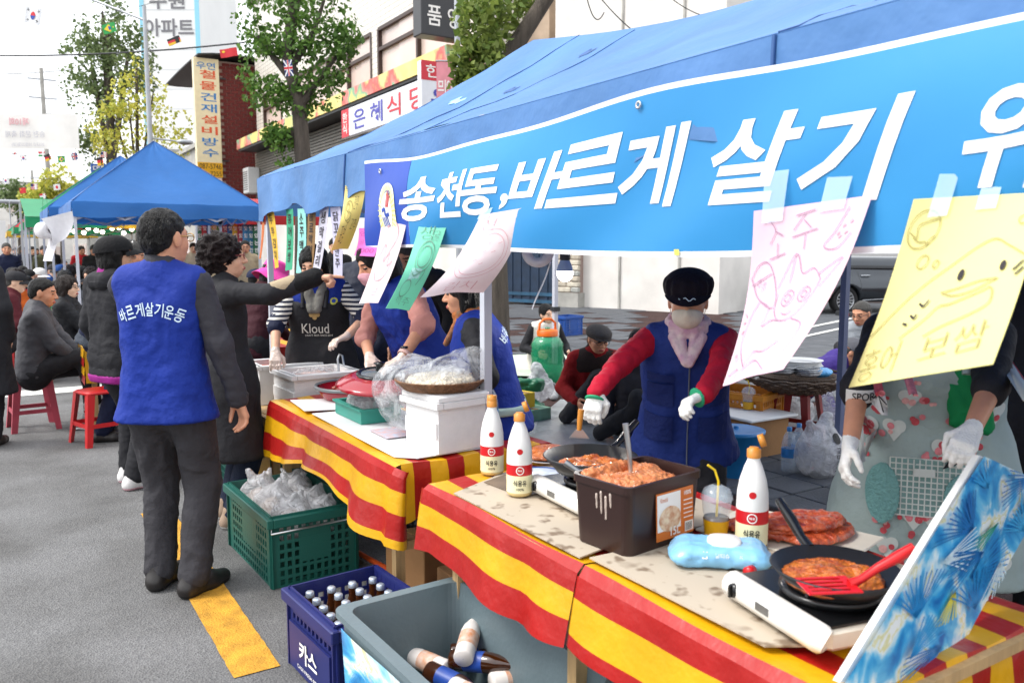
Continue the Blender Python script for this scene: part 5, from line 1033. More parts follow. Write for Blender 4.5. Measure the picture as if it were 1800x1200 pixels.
MB().lathe([(.205, -.02), (.21, -.012), (.195, .0), (.15, .022), (.105, .032), (.1, .03)], 44).build('lid_ring', PLRED, e); MB().lathe([(.112, .03), (.112, .04), (.1, .043), (.09, .036)], 40).build('gasket', GLOSSBLK, e); MB().lathe([(.092, .036), (.05, .046), (.001, .05)], 36).build('lid_glass', mat('smoked_glass', '6c7478', .15, .1, alpha=.8), e); MB().lathe([(.02, .048), (.018, .075), (.03, .085), (.001, .09)], 20).build('knob', GLOSSBLK, e)
# teal tray, bagged foam box, wicker tray and bags
e = empty('plastic_tray', (1.50, 3.72, TZ+.022), 0, 'teal plastic tray holding a bag of white slices', 'tray'); mb = MB(); open_box(mb, .2, .34, .065, .008, .01); mb.build('tray_shell', TEAL, e); mb = MB()
for s in (-1, 1): mb.box((s*.1, 0, .065), (.022, .36, .01)); mb.box((0, s*.171, .0645), (.178, .022, .009))
mb.build('tray_rim', TEAL, e); lump('bagged_slices', [El((0, 0, .07), (.085, .14, .05)), C((.0, .06, .1), (-.02, .12, .16), .03, .012)], .008, .012, 28, PLASTW, e)
fc_ = foam_box('closed white foam box under the wicker tray and loose plastic', (1.545, 2.985, TZ+.022), .23, .24, .205, .12); MB().box((0, 0, .217), (.26, .27, .03), bev=.008).build('box_lid', FOAM, fc_)
e = empty('wicker_tray', (1.54, 3.02, TZ+.256), 0, 'shallow brown wicker tray of noodles wrapped in clear plastic', 'tray'); WICK = mat('wicker_brown', '7b5536', .6, .35, 30, .8, 90); MB().lathe([(.001, 0), (.15, .0), (.185, .035), (.19, .04), (.18, .042), (.145, .008), (.001, .008)], 40).build('tray_body', WICK, e)
for k in range(5): MB().tube([((.15+.009*k)*math.cos(a), (.15+.009*k)*math.sin(a), .004+.009*k) for a in [i*2*math.pi/40 for i in range(41)]], .004, 5, cap=False).build('wicker_band', WICK, e)
lump('noodles', [El((0, 0, .03), (.14, .14, .03))], .008, .008, 60, mat('noodles', 'd8cdb8', .5, .2, 50, .8, 90), e)
bg_ = lump('plastic_bag', [El((1.55, 3.1, 1.0), (.17, .2, .07), k=.05), El((1.6, 2.96, 1.04), (.1, .1, .08), k=.05), El((1.5, 3.3, .95), (.12, .13, .09), k=.05), C((1.6, 2.95, 1.06), (1.64, 2.9, 1.13), .045, .015, k=.04), C((1.56, 3.3, 1.0), (1.6, 3.42, 1.02), .07, .04, k=.05), El((1.47, 3.22, .9), (.1, .15, .12), k=.05)], .008, .017, 11, PLAST); tag(bg_, 'big crumpled clear plastic bag over the wicker tray', 'plastic bag')
bg2 = lump('plastic_bag', [El((1.53, 3.14, .99), (.12, .14, .05), k=.05), El((1.58, 3.0, 1.0), (.08, .08, .05), k=.04)], .008, .016, 15, PLAST, seed=9); tag(bg2, 'milky inner plastic wrap bunched on the noodles', 'plastic bag')
# bottles
OILW = mat('oil_bottle_white', 'e2e2df', .3, .03, 10); OILR = mat('oil_label_red', 'c4131c', .4, .04); OILC = mat('oil_label_cream', 'e6dfb6', .45, .04); OILO = mat('oil_cap_orange', 'c4802e', .4, .05); OILG = mat('oil_amber', 'c9b27c', .25, .05)
def oil_bottle(label, c, open_=False, rz=0, s=1.0):
    e = empty('oil_bottle', c, rz, label, 'bottle', 'white cooking oil bottles'); e.scale = (s,)*3
    prof = [(.001, 0), (.038, 0), (.042, .006), (.0425, .03), (.0425, .115), (.041, .15), (.035, .185), (.024, .22), (.0165, .238), (.016, .25)]
    MB().lathe(prof[:3]+[(.0425, .012)], 28).build('bottle_base', OILG, e); MB().lathe([(.0425, .012), (.0428, .07)], 28).build('label_cream', OILC, e); MB().lathe([(.0428, .07), (.0428, .105)], 28).build('label_red', OILR, e); MB().lathe([(.0425, .105)]+prof[5:], 28).build('bottle_body', OILW, e)
    MB().lathe([(.0185, .244), (.0185, .266), (.013, .268), (.012, .272), (.001, .272)], 20).build('cap', OILO, e)
    if open_: MB(Matrix.Translation((.012, .0, .288)) @ Matrix.Rotation(math.radians(70), 4, 'Y')).lathe([(.001, .0), (.017, .0), (.018, .016), (.015, .016), (.015, .003), (.001, .003)], 18).build('flip_lid', OILO, e)
    else: MB().lathe([(.0175, .267), (.0175, .285), (.001, .287)], 20).build('flip_lid', OILO, e)
    def cyl(r): return lambda x, y: (r*math.sin(x/r), -r*math.cos(x/r), y)
    print_on('lettering', [at2(fit('식용유', .045, .02, .02), .0, .046)], cyl(.0437), INK, e); print_on('lettering', [at2(fit('100%', .026, .008, .01), 0, .026)], cyl(.0437), INK, e); print_on('emblem', [ring2(0, .088, .012, .003), at2(fit('해표', .016, .007, .02), 0, .088)], cyl(.0439), WHT, e); print_on('emblem', [disc2(.0, .15, .0095)], lambda x, y: (.0415*math.sin(x/.04), -.0415*math.cos(x/.04), y), OILR, e); return e
q = pz(865, 832, TZ+.015); oil_bottle('cooking oil bottle beside the white tent leg', (q.x, q.y, TZ+.018), False, math.radians(-33))
q = pz(913, 872, TZ+.015); oil_bottle('cooking oil bottle with its cap up, beside the first burner', (q.x, q.y, TZ+.024), True, math.radians(-30)); q = pz(1320, 962, TZ+.02); oil_bottle('cooking oil bottle behind the blue wipes pack, cap flipped open', (q.x, q.y, TZ+.026), True, math.radians(-48), 1.0)
def plate(label, c, r, fill=None, m=None):
    e = empty('plate', c, 0, label, 'plate'); MB().lathe([(.001, 0), (r*.6, 0), (r*.7, .006), (r, .018), (r, .02), (r*.66, .008), (.001, .004)], 36).build('dish', m or WHITEP, e); MB().lathe([(r*.93, .018), (r*.985, .0215)], 36).build('rim_line', mat('rim_blue', '2b4c8a', .4, .1), e); return e
q = pz(955, 812, TZ+.01); plate('white plate of kimchi pancakes behind the first frying pan', (q.x+.02, q.y, TZ+.015), .115); f_ = lump('kimchi_pancake', [El((0, 0, .02), (.085, .07, .014)), El((.02, .01, .03), (.06, .06, .012))], .006, .005, 70, JEON); f_.location = (q.x+.02, q.y, TZ+.02); tag(f_, 'stack of orange kimchi pancakes on the white plate', 'food')
q = pz(940, 848, TZ+.01); plate('blue-rimmed empty dish tucked behind the second oil bottle', (q.x+.02, q.y, TZ+.021), .09, m=mat('dish_blue_grey', 'b9c3d2', .35, .25, 14))
IVORY = mat('ivory_enamel', 'd8d2c4', .4, .1, 10); STCH = mat('brushed_steel', '8a8c8e', .35, .15, 20, metal=.9)
def burner(label, P, ang):
    """portable gas cooker: long side local x (front bar at -y)"""
    e = empty('gas_burner', P, ang, label, 'gas burner', 'portable gas burners'); e.scale = (.88, .95, .95); MB().box((0, .02, .03), (.34, .25, .05), bev=.01).build('body', IVORY, e); MB().box((0, .02, .0585), (.33, .24, .006)).build('top_plate', GLOSSBLK, e)
    mb = MB(); mb.tube([(-.175, -.115, .035), (-.165, -.122, .04), (.165, -.122, .04), (.175, -.115, .035)], [.026, .032, .032, .026], 12); mb.build('front_bar', mat('white_enamel', 'e3e1db', .3, .06, 10, coat=.3), e)
    MB().lathe([(.001, 0), (.11, 0), (.118, .012), (.118, .02), (.1, .022)], 32, (.02, .02, .062)).build('drip_pan', GLOSSBLK, e); MB().lathe([(.045, 0), (.045, .02), (.035, .024), (.001, .024)], 24, (.02, .02, .064)).build('burner_head', STCH, e)
    for k in range(4):
        a = k*math.pi/2+.4; MB().bar((.02+.035*math.cos(a), .02+.035*math.sin(a), .092), (.02+.112*math.cos(a), .02+.112*math.sin(a), .088), .007, .02).build('pan_support', GLOSSBLK, e)
    k_ = MB(Matrix.Translation((-.12, -.15, .042)) @ Matrix.Rotation(math.pi/2, 4, 'X')); k_.lathe([(.001, .006), (.016, .005), (.018, -.004)], 16); k_.box((0, 0, .009), (.006, .028, .008)); k_.build('knob', GLOSSBLK, e); MB().box((.0, -.1537, .044), (.05, .002, .018)).build('rating_plate', STCH, e); return e
b1 = Vector((1.585, 2.06, TZ+.02)); burner('white portable gas burner under the first frying pan', b1, math.radians(-94))
b2 = Vector((1.475, 1.105, TZ+.025)); burner('white portable gas burner under the nearest frying pan', b2, math.radians(-102))
pn1 = pan('black frying pan with a pancake cooking, in front of the masked vendor', (b1.x+.0, b1.y-.0, TZ+.12), .152, .05, PANB, GLOSSBLK, math.radians(25), None, None, .74)
pn2 = pan('nearest black frying pan holding the red spatula', (b2.x+.012, b2.y-.03, TZ+.108), .134, .04, PANB, GLOSSBLK, math.radians(60), None, None, .76)
for (o_, lb, dx, r_) in ((Vector((b1.x, b1.y, TZ+.128)), 'orange kimchi pancake frying in the pan before the masked vendor', -.01, .098), (Vector((b2.x+.012, b2.y-.03, TZ+.116)), 'orange kimchi pancake frying under the red spatula', -.006, .106)):
    f_ = lump('kimchi_pancake', [El((dx, 0, .008), (r_, r_*.95, .014))]+[El((dx+random.uniform(-.07, .07), random.uniform(-.07, .07), .02), (.025, .018, .008), k=.01) for i in range(9)], .006, .005, 55, JEON); f_.location = o_; tag(f_, lb, 'food')
SPR = mat('spatula_red', 'c3161c', .3, .04); e = empty('spatula', (b2.x-.01, b2.y-.0, TZ+.158), 0, 'red slotted plastic spatula resting in the nearest pan', 'spatula')
A_, Jn = pz(1410, 1030, TZ+.146), pz(1500, 1026, TZ+.149); B_ = pz(1606, 961, TZ+.225); e.location = A_; dv = Jn-A_; LB = dv.length; Ms = frame((0, 0, 0), dv, Vector((0, 0, 1)).cross(dv))
mb = MB(Ms)
for k in range(5): mb.box((LB*.45, -.036+.018*k, 0), (LB*.9, .0095, .003))
mb.box((LB*.93, 0, 0), (.018, .082, .0032)); mb.box((.003, 0, 0), (.01, .082, .0032)); mb.build('blade', SPR, e)
q0 = Jn-A_; q1 = B_-A_; mb = MB(); mb.tube([q0*.93, q0.lerp(q1, .12), q0.lerp(q1, .4)+Vector((0, 0, .003)), q0.lerp(q1, .75), q1], [.012, .008, .009, .012, .01], 8); mb.build('handle', SPR, e)
# brown batter bin with label
BROWN = mat('brown_plastic', '2d1a17', .35, .08, 5); Bp, Bq = pz(1103, 985, TZ+.022), pz(1245, 936, TZ+.022); Bp.z = Bq.z = 0
ax_ = (Bq-Bp).normalized(); bw, bl_ = .30, .21; bh = .19; ang = math.atan2(ax_.y, ax_.x); cb_ = Bp+ax_*bw/2+Vector((-ax_.y, ax_.x, 0))*bl_/2
e = empty('batter_bin', (cb_.x, cb_.y, TZ+.022), ang, 'dark brown square tub of orange batter with a printed 15 litre label', 'tub')
def rr(w, l, r, n=5): return [(sx*(w/2-r)+r*math.cos(a), sy*(l/2-r)+r*math.sin(a)) for sx, sy, a0 in ((1, 1, 0), (-1, 1, 90), (-1, -1, 180), (1, -1, 270)) for a in [math.radians(a0+90*i/n) for i in range(n+1)]]
def tub(name, m, e, w, l, h, t, taper=.92, lip=.012, r=.03, z0=0.0):
    n = len(rr(1, 1, .1)); rings = [(w*taper, l*taper, z0), (w*taper+(w-w*taper)*.93, l*taper+(l-l*taper)*.93, z0+h-.022), (w+lip, l+lip, z0+h-.02), (w+lip, l+lip, z0+h), (w-2*t, l-2*t, z0+h), (w*taper-2*t, l*taper-2*t, z0+t)]
    V = [(x, y, z) for (a, b, z) in rings for x, y in rr(a, b, r)]; Fs = [(i*n+k, i*n+(k+1) % n, (i+1)*n+(k+1) % n, (i+1)*n+k) for i in range(len(rings)-1) for k in range(n)]+[tuple(range(n-1, -1, -1)), tuple(range(5*n, 6*n))]; mb = MB(); mb.add(V, Fs, False); return mb.build(name, m, e)
tub('tub_shell', BROWN, e, bw, bl_, bh, .006, .93, .008, .025)
lump('batter', [El((0, 0, .11), (.138, .095, .055)), El((-.06, .02, .155), (.065, .055, .028)), El((.05, -.03, .15), (.07, .05, .028)), El((.08, .04, .165), (.045, .035, .02)), El((-.11, .075, .175), (.025, .02, .025)), El((0, .088, .172), (.09, .011, .024))]+[El((random.uniform(-.1, .1), random.uniform(-.065, .065), .158), (.025, .02, .02), k=.01) for i in range(14)]+[Half((0, 0, 1), .225)], .006, .007, 60, BATTER, e)
M = frame((.025, -bl_/2*.965-.0045, .09), (1, 0, 0), (0, math.sin(.04), 1)); LBO = mat('label_orange', 'd0702a', .45, .05); LBP = mat('label_photo', 'b86a3c', .45, .7, 60, col2='e8d6b8')
print_on('label', [rect2(-.07, -.065, .085, .065)], flat(M, .003), LBO, e); print_on('label_panel', [rect2(-.066, -.04, .03, .06)], flat(M, .004), WHT, e); print_on('label_photo', [disc2(-.015, -.01, .045, 20, .035)], flat(M, .005), LBP, e); print_on('lettering', [at2(fit('15L', .04, .024, .02), .005, -.045)], flat(M, .006), WHT, e); print_on('lettering', [at2(fit('100%', .03, .012, .02), .058, .05)], flat(M, .006), WHT, e); print_on('lettering', [at2(fit('Kimchi', .03, .012, .0), -.04, .045)], flat(M, .006), LBO, e)
print_on('barcode', [rect2(.045, -.058, .08, -.03)], flat(M, .0055), WHT, e); print_on('barcode_bars', [rect2(.048+.004*k, -.055, .0495+.004*k, -.033) for k in range(7)], flat(M, .0065), INK, e); print_on('fine_print', [strokes([[(.04, .03-.012*k), (.078, .03-.012*k)]], .003) for k in range(5)], flat(M, .006), WHT, e)
lump('batter_drip', [C((-.149, -.04+.017*i, .16-.01*(i % 2)), (-.146, -.04+.017*i, .125-.012*(i*7 % 4)), .0035, .0025, k=.002) for i in range(4)], .0025, .001, 60, mat('drip_cream', 'b9aaa0', .4, .1), e)
lq = pz(1150, 880, .9); mb = MB(); mb.tube([(0, 0, 0), (-.005, .01, .12), (-.012, .02, .2)], [.006, .007, .009], 8); o_ = mb.build('ladle_handle', STEEL); o_.location = (cb_.x-.0, cb_.y+.02, TZ+.14); tag(o_, 'upright steel ladle handle in the batter tub', 'ladle')
mb = MB(); mb.tube([(0, 0, 0), (-.05, .07, .05), (-.075, .11, .075)], [.006, .008, .01], 8); o_ = mb.build('ladle_handle', STCH); o_.location = (cb_.x-.07, cb_.y+.03, TZ+.15); tag(o_, 'short steel handle leaning over the batter tub corner', 'ladle')
# cups, wipes, cap, kimchi tray
def cup(label, c, s=1.0, band=None, liquid='5a3a1c'):
    e = empty('iced_drink_cup', c, 0, label, 'cup'); e.scale = (s,)*3; MB().lathe([(.001, 0), (.028, 0), (.03, .01), (.041, .11), (.043, .112)], 24).build('cup_wall', CLEAR, e); MB().lathe([(.001, .002), (.0275, .002), (.034, .06), (.001, .06)], 24).build('drink', mat('cold_brew'+liquid, liquid, .2, .1), e)
    MB().lathe([(.0306, .005), (.0365, .055)], 24).build('sleeve', band or CYEL, e); MB().lathe([(.045, .112), (.044, .118), (.036, .14), (.012, .152)], 24).build('dome_lid', CLEAR, e); MB().tube([(0, 0, .03), (.005, .0, .16), (.0, .01, .19), (-.018, .02, .205)], .0035, 8).build('straw', mat('straw_yellow', 'e3c012', .4, .05), e); return e
q = pz(1258, 945, TZ+.02); cup('iced coffee cup with yellow sleeve and straw beside the batter tub', (q.x, q.y, TZ+.022), 1.0)
WIP = mat('wipes_blue', '7fb8dc', .3, .08, 12, .2, 20); q = Vector((1.535, 1.45, TZ+.024)); e = empty('wipes_pack', q, math.radians(-42), 'light blue pack of wet wipes with white flip lid', 'wipes pack'); e.scale = (1.15,)*3
lump('pack', [C((-.066, y_, .024), (.066, y_, .024), .023, k=.008) for y_ in (-.034, -.017, 0, .017, .034)]+[El((s_*.096, 0, .022), (.016, .054, .004), k=.03) for s_ in (-1, 1)]+[C((s_*.08, -.04, .022), (s_*.08, .04, .022), .014, k=.02) for s_ in (-1, 1)]+[Half((0, 0, -1), -.003)], .005, .0028, 38, WIP, e); MB().lathe([(.001, .01), (.034, .01), (.037, .006), (.038, 0)], 28, (.01, .005, .044), sq=3).build('flip_lid', WHITEP, e); M = frame((0, -.045, .03), (1, 0, 0), (0, .5, 1)); print_on('lettering', [at2(fit('참', .016, .016, .02), -.035, 0), at2(fit('물티슈', .03, .01, .0), .002, 0), at2(fit('100', .012, .006), .045, 0)], flat(M, .012), WHT, e)
q = pz(1312, 1012, TZ+.03); mb = MB(Matrix.Rotation(math.pi/2, 4, 'Y')); mb.lathe([(.001, 0), (.012, 0), (.014, .022), (.011, .022), (.01, .004), (.001, .004)], 18); o_ = mb.build('red_stopper', SPR); o_.location = (q.x, q.y, TZ+.04); tag(o_, 'small red bottle cap lying beside the wipes pack', 'cap')
q = Vector((1.86, 1.5, TZ+.02)); MB().box((0, 0, .004), (.3, .42, .008), bev=.003).build('serving_tray', mat('tray_cream', 'cfc7b8', .5, .08)); o_ = bpy.data.objects['serving_tray']; o_.location = q; o_.rotation_euler = (0, 0, .25); tag(o_, 'paper-lined tray holding slabs of red kimchi', 'tray')
for i in range(4): f_ = lump('kimchi_slab', [El((0, 0, .012), (.07, .13, .014))], .008, .008, 40, KIMCHI, seed=i+3); f_.location = q+Vector((-.06+.035*i, .02-.03*i, .012+.014*(i % 3))); f_.rotation_euler = (0, 0, .5+.4*i); tag(f_, ('red kimchi slab on the lined tray, closest to the oil bottle', 'red kimchi slab second from the oil bottle on the tray', 'red kimchi slab lying uppermost on the lined tray', 'red kimchi slab closest to the floral apron on the tray')[i], 'food', 'kimchi slabs')
# tropical windbreak panel
TROP = tex_mat('tropical_print'); N, L, b = nodes(TROP); tc = N.new('ShaderNodeTexCoord'); mp = N.new('ShaderNodeMapping'); mp.inputs['Scale'].default_value = (5, 2.4, 5); mp.inputs['Rotation'].default_value = (.5, .6, .4); L.new(tc.outputs['Object'], mp.inputs[0])
n1 = N.new('ShaderNodeTexNoise'); n1.inputs['Scale'].default_value = 2.4; n1.inputs['Detail'].default_value = 6; n1.inputs['Distortion'].default_value = .5; L.new(mp.outputs[0], n1.inputs['Vector'])
r_ = N.new('ShaderNodeValToRGB'); cr_ = r_.color_ramp; cr_.elements[0].color = lin('0f66ae'); cr_.elements[0].position = .3; cr_.elements[1].color = lin('eef3f2'); cr_.elements[1].position = .62
for p__, c__ in ((.42, '2f9cd6'), (.49, '62bde6'), (.54, 'b9dfee'), (.575, 'e8f0ee'), (.6, 'dcd890')): x_ = cr_.elements.new(p__); x_.color = lin(c__)
L.new(n1.outputs[0], r_.inputs[0]); L.new(r_.outputs[0], b.inputs['Base Color']); b.inputs['Roughness'].default_value = .28
def frond(fnmap, m, parent, cx, cy, n, r, a0, seed):
    rg = random.Random(seed); L_ = []
    for i in range(n):
        a = a0+(i-n/2)*.13+rg.uniform(-.03, .03); L_.append([(cx, cy), (cx+.55*r*math.cos(a), cy+.55*r*math.sin(a)), (cx+r*math.cos(a)*1.0, cy+r*math.sin(a)-.03*r)])
    return print_on('printed_frond', [strokes(L_, .0045)], fnmap, m, parent)
A_ = pz(1476, 1199, TZ+.07); B_ = pz(1722, 800, 1.1)
bC = min((pD(1655, 1199, (A_-EYE).dot(_f)+.02+.004*i) for i in range(200)), key=lambda p: abs((p-A_).length-.42)); D_ = B_+(bC-A_)*1.05
e = empty('windbreak_panel', A_, 0, 'foam windbreak panel wrapped in blue tropical leaf print at the table end', 'panel'); ux = (bC-A_).normalized(); uy = (B_-A_).normalized(); nz_ = ux.cross(uy).normalized(); nz_ = nz_ if nz_.dot(EYE-A_) > 0 else -nz_
LX, LY = (bC-A_).length, (B_-A_).length; Q = lambda x, y, z: ux*x+uy*y+nz_*z
mb = MB(); mb.add([Q(a, b, c) for c in (0, -.013) for a, b in ((0, 0), (LX, 0), (LX, LY), (0, LY))], [(0, 1, 2, 3), (7, 6, 5, 4), (0, 4, 5, 1), (1, 5, 6, 2), (2, 6, 7, 3), (3, 7, 4, 0)]); mb.build('foam_core', FOAM, e)
mb = MB(); mb.grid(lambda u, v: Q(.006+(LX-.006)*u, LY*v, .005+.003*math.sin(9*u+7*v)), 10, 14); mb.build('printed_wrap', TROP, e)
for k, (cx, cy, n, r, a0, c) in enumerate(((.1, .2, 12, .14, 2.2, '1c86c8'), (.22, .35, 14, .16, .8, '2196d4'), (.12, .5, 12, .15, 3.0, '0f6fb4'), (.28, .6, 12, .13, 1.6, '37a9de'), (.25, .12, 12, .13, 4.2, '1678bc'), (.08, .65, 10, .12, 2.5, '2aa0dc'), (.18, .3, 7, .1, 5.2, 'd9cf55'), (.2, .55, 6, .09, 4.4, '2c9a86'), (.3, .42, 9, .12, 5.4, 'cfe6ee'), (.16, .72, 11, .15, 1.0, 'd8ecf2'), (.3, .25, 11, .14, 2.4, '1c86c8'), (.07, .38, 10, .13, .6, 'd8ecf2'), (.24, .75, 12, .14, 3.6, '1678bc'), (.33, .55, 10, .12, 2.8, '37a9de'), (.15, .08, 10, .12, 1.4, '2196d4'), (.2, .44, 10, .13, 3.9, '0f6fb4'))): frond(lambda x, y: Q(max(.01, min(LX-.005, x)), max(.005, min(LY-.005, y)), .0105+.0004*k), mat('print_'+c, c, .3, .1, 30), e, cx*LX/.36, cy*LY/.75, n, r, a0, k)
# ------------------------------------------------------------------ crates, tubs and things on the ground in front
GCR = mat('crate_green', '14564c', .45, .08, 4); NAVYC = mat('crate_navy', '1c2462', .45, .08, 4)
def crate(label, c, rz, w, l, h, m, cat='crate', solid_mid=True, name='plastic_crate'):
    e = empty(name, c, rz, label, cat); MB().box((0, 0, .012), (w*.94, l*.94, .024)).build('crate_floor', m, e)
    for (dx, dy, L_, ax) in ((-1, 0, l, 'y'), (1, 0, l, 'y'), (0, -1, w, 'x'), (0, 1, w, 'x')):
        mb = MB(); x, y = dx*(w/2-.008), dy*(l/2-.008); n = max(6, int(L_/.034)); s = lambda a, b, t=.008: (t, a, b) if ax == 'y' else (a, t, b); P = lambda a, z: (x, a, z) if ax == 'y' else (a, y, z)
        for i in range(n+1): mb.box(P(-L_/2+L_*i/n, h/2), s(.014, h*.96))
        for z in [h*k/8 for k in range(9)]: mb.box(P(0, z+.004), s(L_, .014, .0085))
        if solid_mid: mb.box(P(0, h*.56), s(L_*.34, h*.5, .0075))
        mb.box(P(-L_*.46, h*.5), s(L_*.1, h*.97, .009)); mb.box(P(L_*.46, h*.5), s(L_*.1, h*.97, .009)); mb.build('crate_side', m, e)
    mb = MB()
    for s_ in (-1, 1): mb.box((s_*(w/2+.004), 0, h-.02), (.03, l+.038, .045), bev=.004); mb.box((0, s_*(l/2+.004), h-.0205), (w-.022, .03, .044), bev=.004)
    mb.build('crate_rim', m, e); return e
gc_ = crate('dark green plastic crate of knotted white carrier bags on the road', (1.19, 4.0, 0), math.radians(2), .42, .7, .33, GCR)
mb = MB(); y_ = -.37; mb.tube([(-.2, -.34, .3), (-.215, -.375, .27), (.2, -.38, .275), (.2, -.34, .3)], .005, 6); mb.build('wire_handle', STEEL, gc_)
mb = MB(); mb.tube([(-.2, .34, .3), (-.215, .375, .3), (.2, .38, .3), (.2, .34, .3)], .005, 6); mb.build('wire_handle', STEEL, gc_)
for i, (dx, dy, s_) in enumerate(((-.08, .22, 1.1), (.06, .1, 1.0), (-.07, .0, 1.15), (.09, -.08, .9), (-.05, -.2, 1.0), (.1, .24, .95), (.09, -.22, .8))):
    o_ = lump('carrier_bag', [El((0, 0, .02), (.1*s_, .11*s_, .1*s_)), C((.03, .0, .1*s_), (.05, .01, .15*s_), .03, .01, k=.03), C((-.03, .0, .1*s_), (-.06, .02, .16*s_), .025, .008, k=.03), C((0, 0, .08), (.01, -.03, .15*s_), .03, .012, k=.03)], .008, .009, 17, PLASTW, seed=i*3+1); o_.location = (1.19+dx, 4.0+dy, .24); tag(o_, ('white carrier bag in the green crate, nearest the far wire handle', 'white carrier bag in the middle of the green crate, table side', 'fullest white carrier bag on the road side of the green crate', 'white carrier bag in the green crate beside the table leg', 'white carrier bag in the green crate, nearest the road corner', 'white carrier bag in the far table-side corner of the green crate', 'smallest white carrier bag in the near corner of the green crate')[i], 'plastic bag', 'carrier bags in the green crate')
    lump('wrapped_food', [El((0, 0, 0), (.075*s_, .08*s_, .07*s_))], .016, .006, 20, mat('wrapped_beige', 'cbb5a4', .7, .3, 9), o_)
crate('dark green plastic crate half hidden behind the woman in the black coat', (1.4, 5.35, 0), 0, .4, .5, .36, GCR)
bc = crate('navy beer bottle crate with white lettering in front of the grey tub', (1.05, 2.74, 0), math.radians(4), .36, .42, .29, NAVYC, 'crate', False, 'bottle_crate')
for (dx, dy, sx, sy) in ((-1, 0, .009, .4), (0, -1, .3, .009)): MB().box((dx*.184, dy*.214, .1), (sx, sy*.9, .17)).build('side_panel', NAVYC, bc)
M = frame((-.19, .0, .1), (0, -1, 0), (0, 0, 1)); print_on('lettering', [at2(fit('카스', .16, .075, .03), 0, .01)], flat(M, .002), WHT, bc); print_on('lettering', [at2(fit('CASS FRESH BEER', .2, .014, .01), 0, -.055)], flat(M, .002), WHT, bc); M = frame((.0, -.222, .1), (1, 0, 0), (0, 0, 1)); print_on('lettering', [at2(fit('카스', .16, .075, .03), 0, .01)], flat(M, .002), WHT, bc)
AMBER = mat('amber_glass', '3b1c08', .1, .15, 10, spec=.8); CAPS = mat('bottle_cap_silver', 'b9c4d2', .3, .05, metal=.6); LBLB = mat('beer_label_blue', '24489c', .4, .1, 20); LBLO = mat('beer_label_orange', 'd07a1c', .4, .1, 20)
def beer(label, loc, R=None, group='beer bottles', s=1.0, tall=.26, lab=LBLO, body=AMBER):
    e = empty('beer_bottle', loc, 0, label, 'bottle', group)
    if R is not None: e.rotation_euler = R
    k = tall/.26; MB().lathe([(.001, 0), (.03, 0), (.033, .006), (.033, .14*k), (.029, .165*k), (.015, .205*k), (.0135, .25*k)], 20).build('glass', body, e); MB().lathe([(.0335, .05*k), (.0335, .12*k)], 20).build('label', lab, e); MB().lathe([(.0155, .24*k), (.016, .258*k), (.012, .262*k), (.001, .262*k)], 16).build('bottle_cap', CAPS, e); return e
k = 0
for i in range(4):
    for j in range(5):
        beer('brown beer bottle standing upright in the navy crate', Vector((1.05, 2.74, .03))+Vector((-.125+.083*i, -.15+.075*j, 0)), None, 'upright bottles in the navy crate', lab=LBLO, tall=.25); k += 1
TUBG = mat('tub_grey', '64747a', .5, .07, 5, .1, 60); tb_ = empty('ice_tub', (1.115, 2.02, 0), math.radians(2), 'big grey-green plastic tub with bottles, wrapped in blue print', 'tub'); tub('tub_shell', TUBG, tb_, .46, .86, .40, .025, .9, .03, .045)
mb = MB(); mb.grid(lambda u, v: (-.218-.016*v-.004*math.sin(9*u), -.39+.78*u, .03+.32*v), 20, 8); wr_ = mb.build('printed_wrap', TROP, tb_)
for k_ in range(7): frond(lambda x, y: (-.225-.05*y-.004, -x, y), mat('print_%s' % ('1c86c8', '0f6fb4', '37a9de')[k_ % 3], ('1c86c8', '0f6fb4', '37a9de')[k_ % 3], .3, .1, 30), tb_, -.32+.1*k_, .1+.06*(k_ % 3), 11, .11, 1.0+k_, k_+20)
print_on('lettering', [at2(fit('냉장', .12, .06, .02), .0, .12)], lambda x, y: (-.236-.05*y, -x, y), mat('print_navy', '1b3f88', .4, .05), tb_)
for i, (x, y, z, rx, rz, lb, c) in enumerate(((.06, .14, .06, 92, 60, 'brown beer bottle lying in the grey tub, furthest back', AMBER), (.02, .05, .08, 84, 35, 'brown beer bottle lying in the middle of the grey tub', AMBER), (.12, .0, .07, 95, 100, 'brown beer bottle lying against the wall of the grey tub', AMBER), (-.08, .06, .06, 93, 20, 'brown beer bottle lying at the road side of the grey tub', AMBER))):
    o_ = beer(lb, (1.18+x*.8, 2.24+y*.8, z+.13), (math.radians(rx), 0, math.radians(rz)), 'bottles in the grey tub', lab=LBLB)
MILK = mat('milky_bottle', 'e4ddd8', .35, .05, 10); MLAB = mat('makgeolli_label', 'dccfc6', .4, .5, 40, col2='d08a5a')
for i, (x, y, z, rx, rz, lb) in enumerate(((.03, -.1, .11, 78, 140, 'white rice-wine bottle lying uppermost in the grey tub'), (-.05, -.16, .06, 92, 20, 'white rice-wine bottle in the near end of the grey tub'), (.0, -.02, .05, 90, 200, 'white rice-wine bottle half under the brown bottles'), (.1, -.2, .05, 90, 80, 'white rice-wine bottle by the far wall of the grey tub'))): beer(lb, (1.17+x*.8, 2.28+y*.8, z+.135), (math.radians(rx), 0, math.radians(rz)), 'bottles in the grey tub', lab=MLAB, body=MILK, tall=.24)
wt = empty('plastic_tub', (1.56, 1.6, 0), 0, 'bright blue plastic tub beside the grey tub', 'tub'); tub('tub_shell', mat('tub_blue', '1a6cb0', .4, .05), wt, .36, .5, .3, .02, .9, .03, .05)
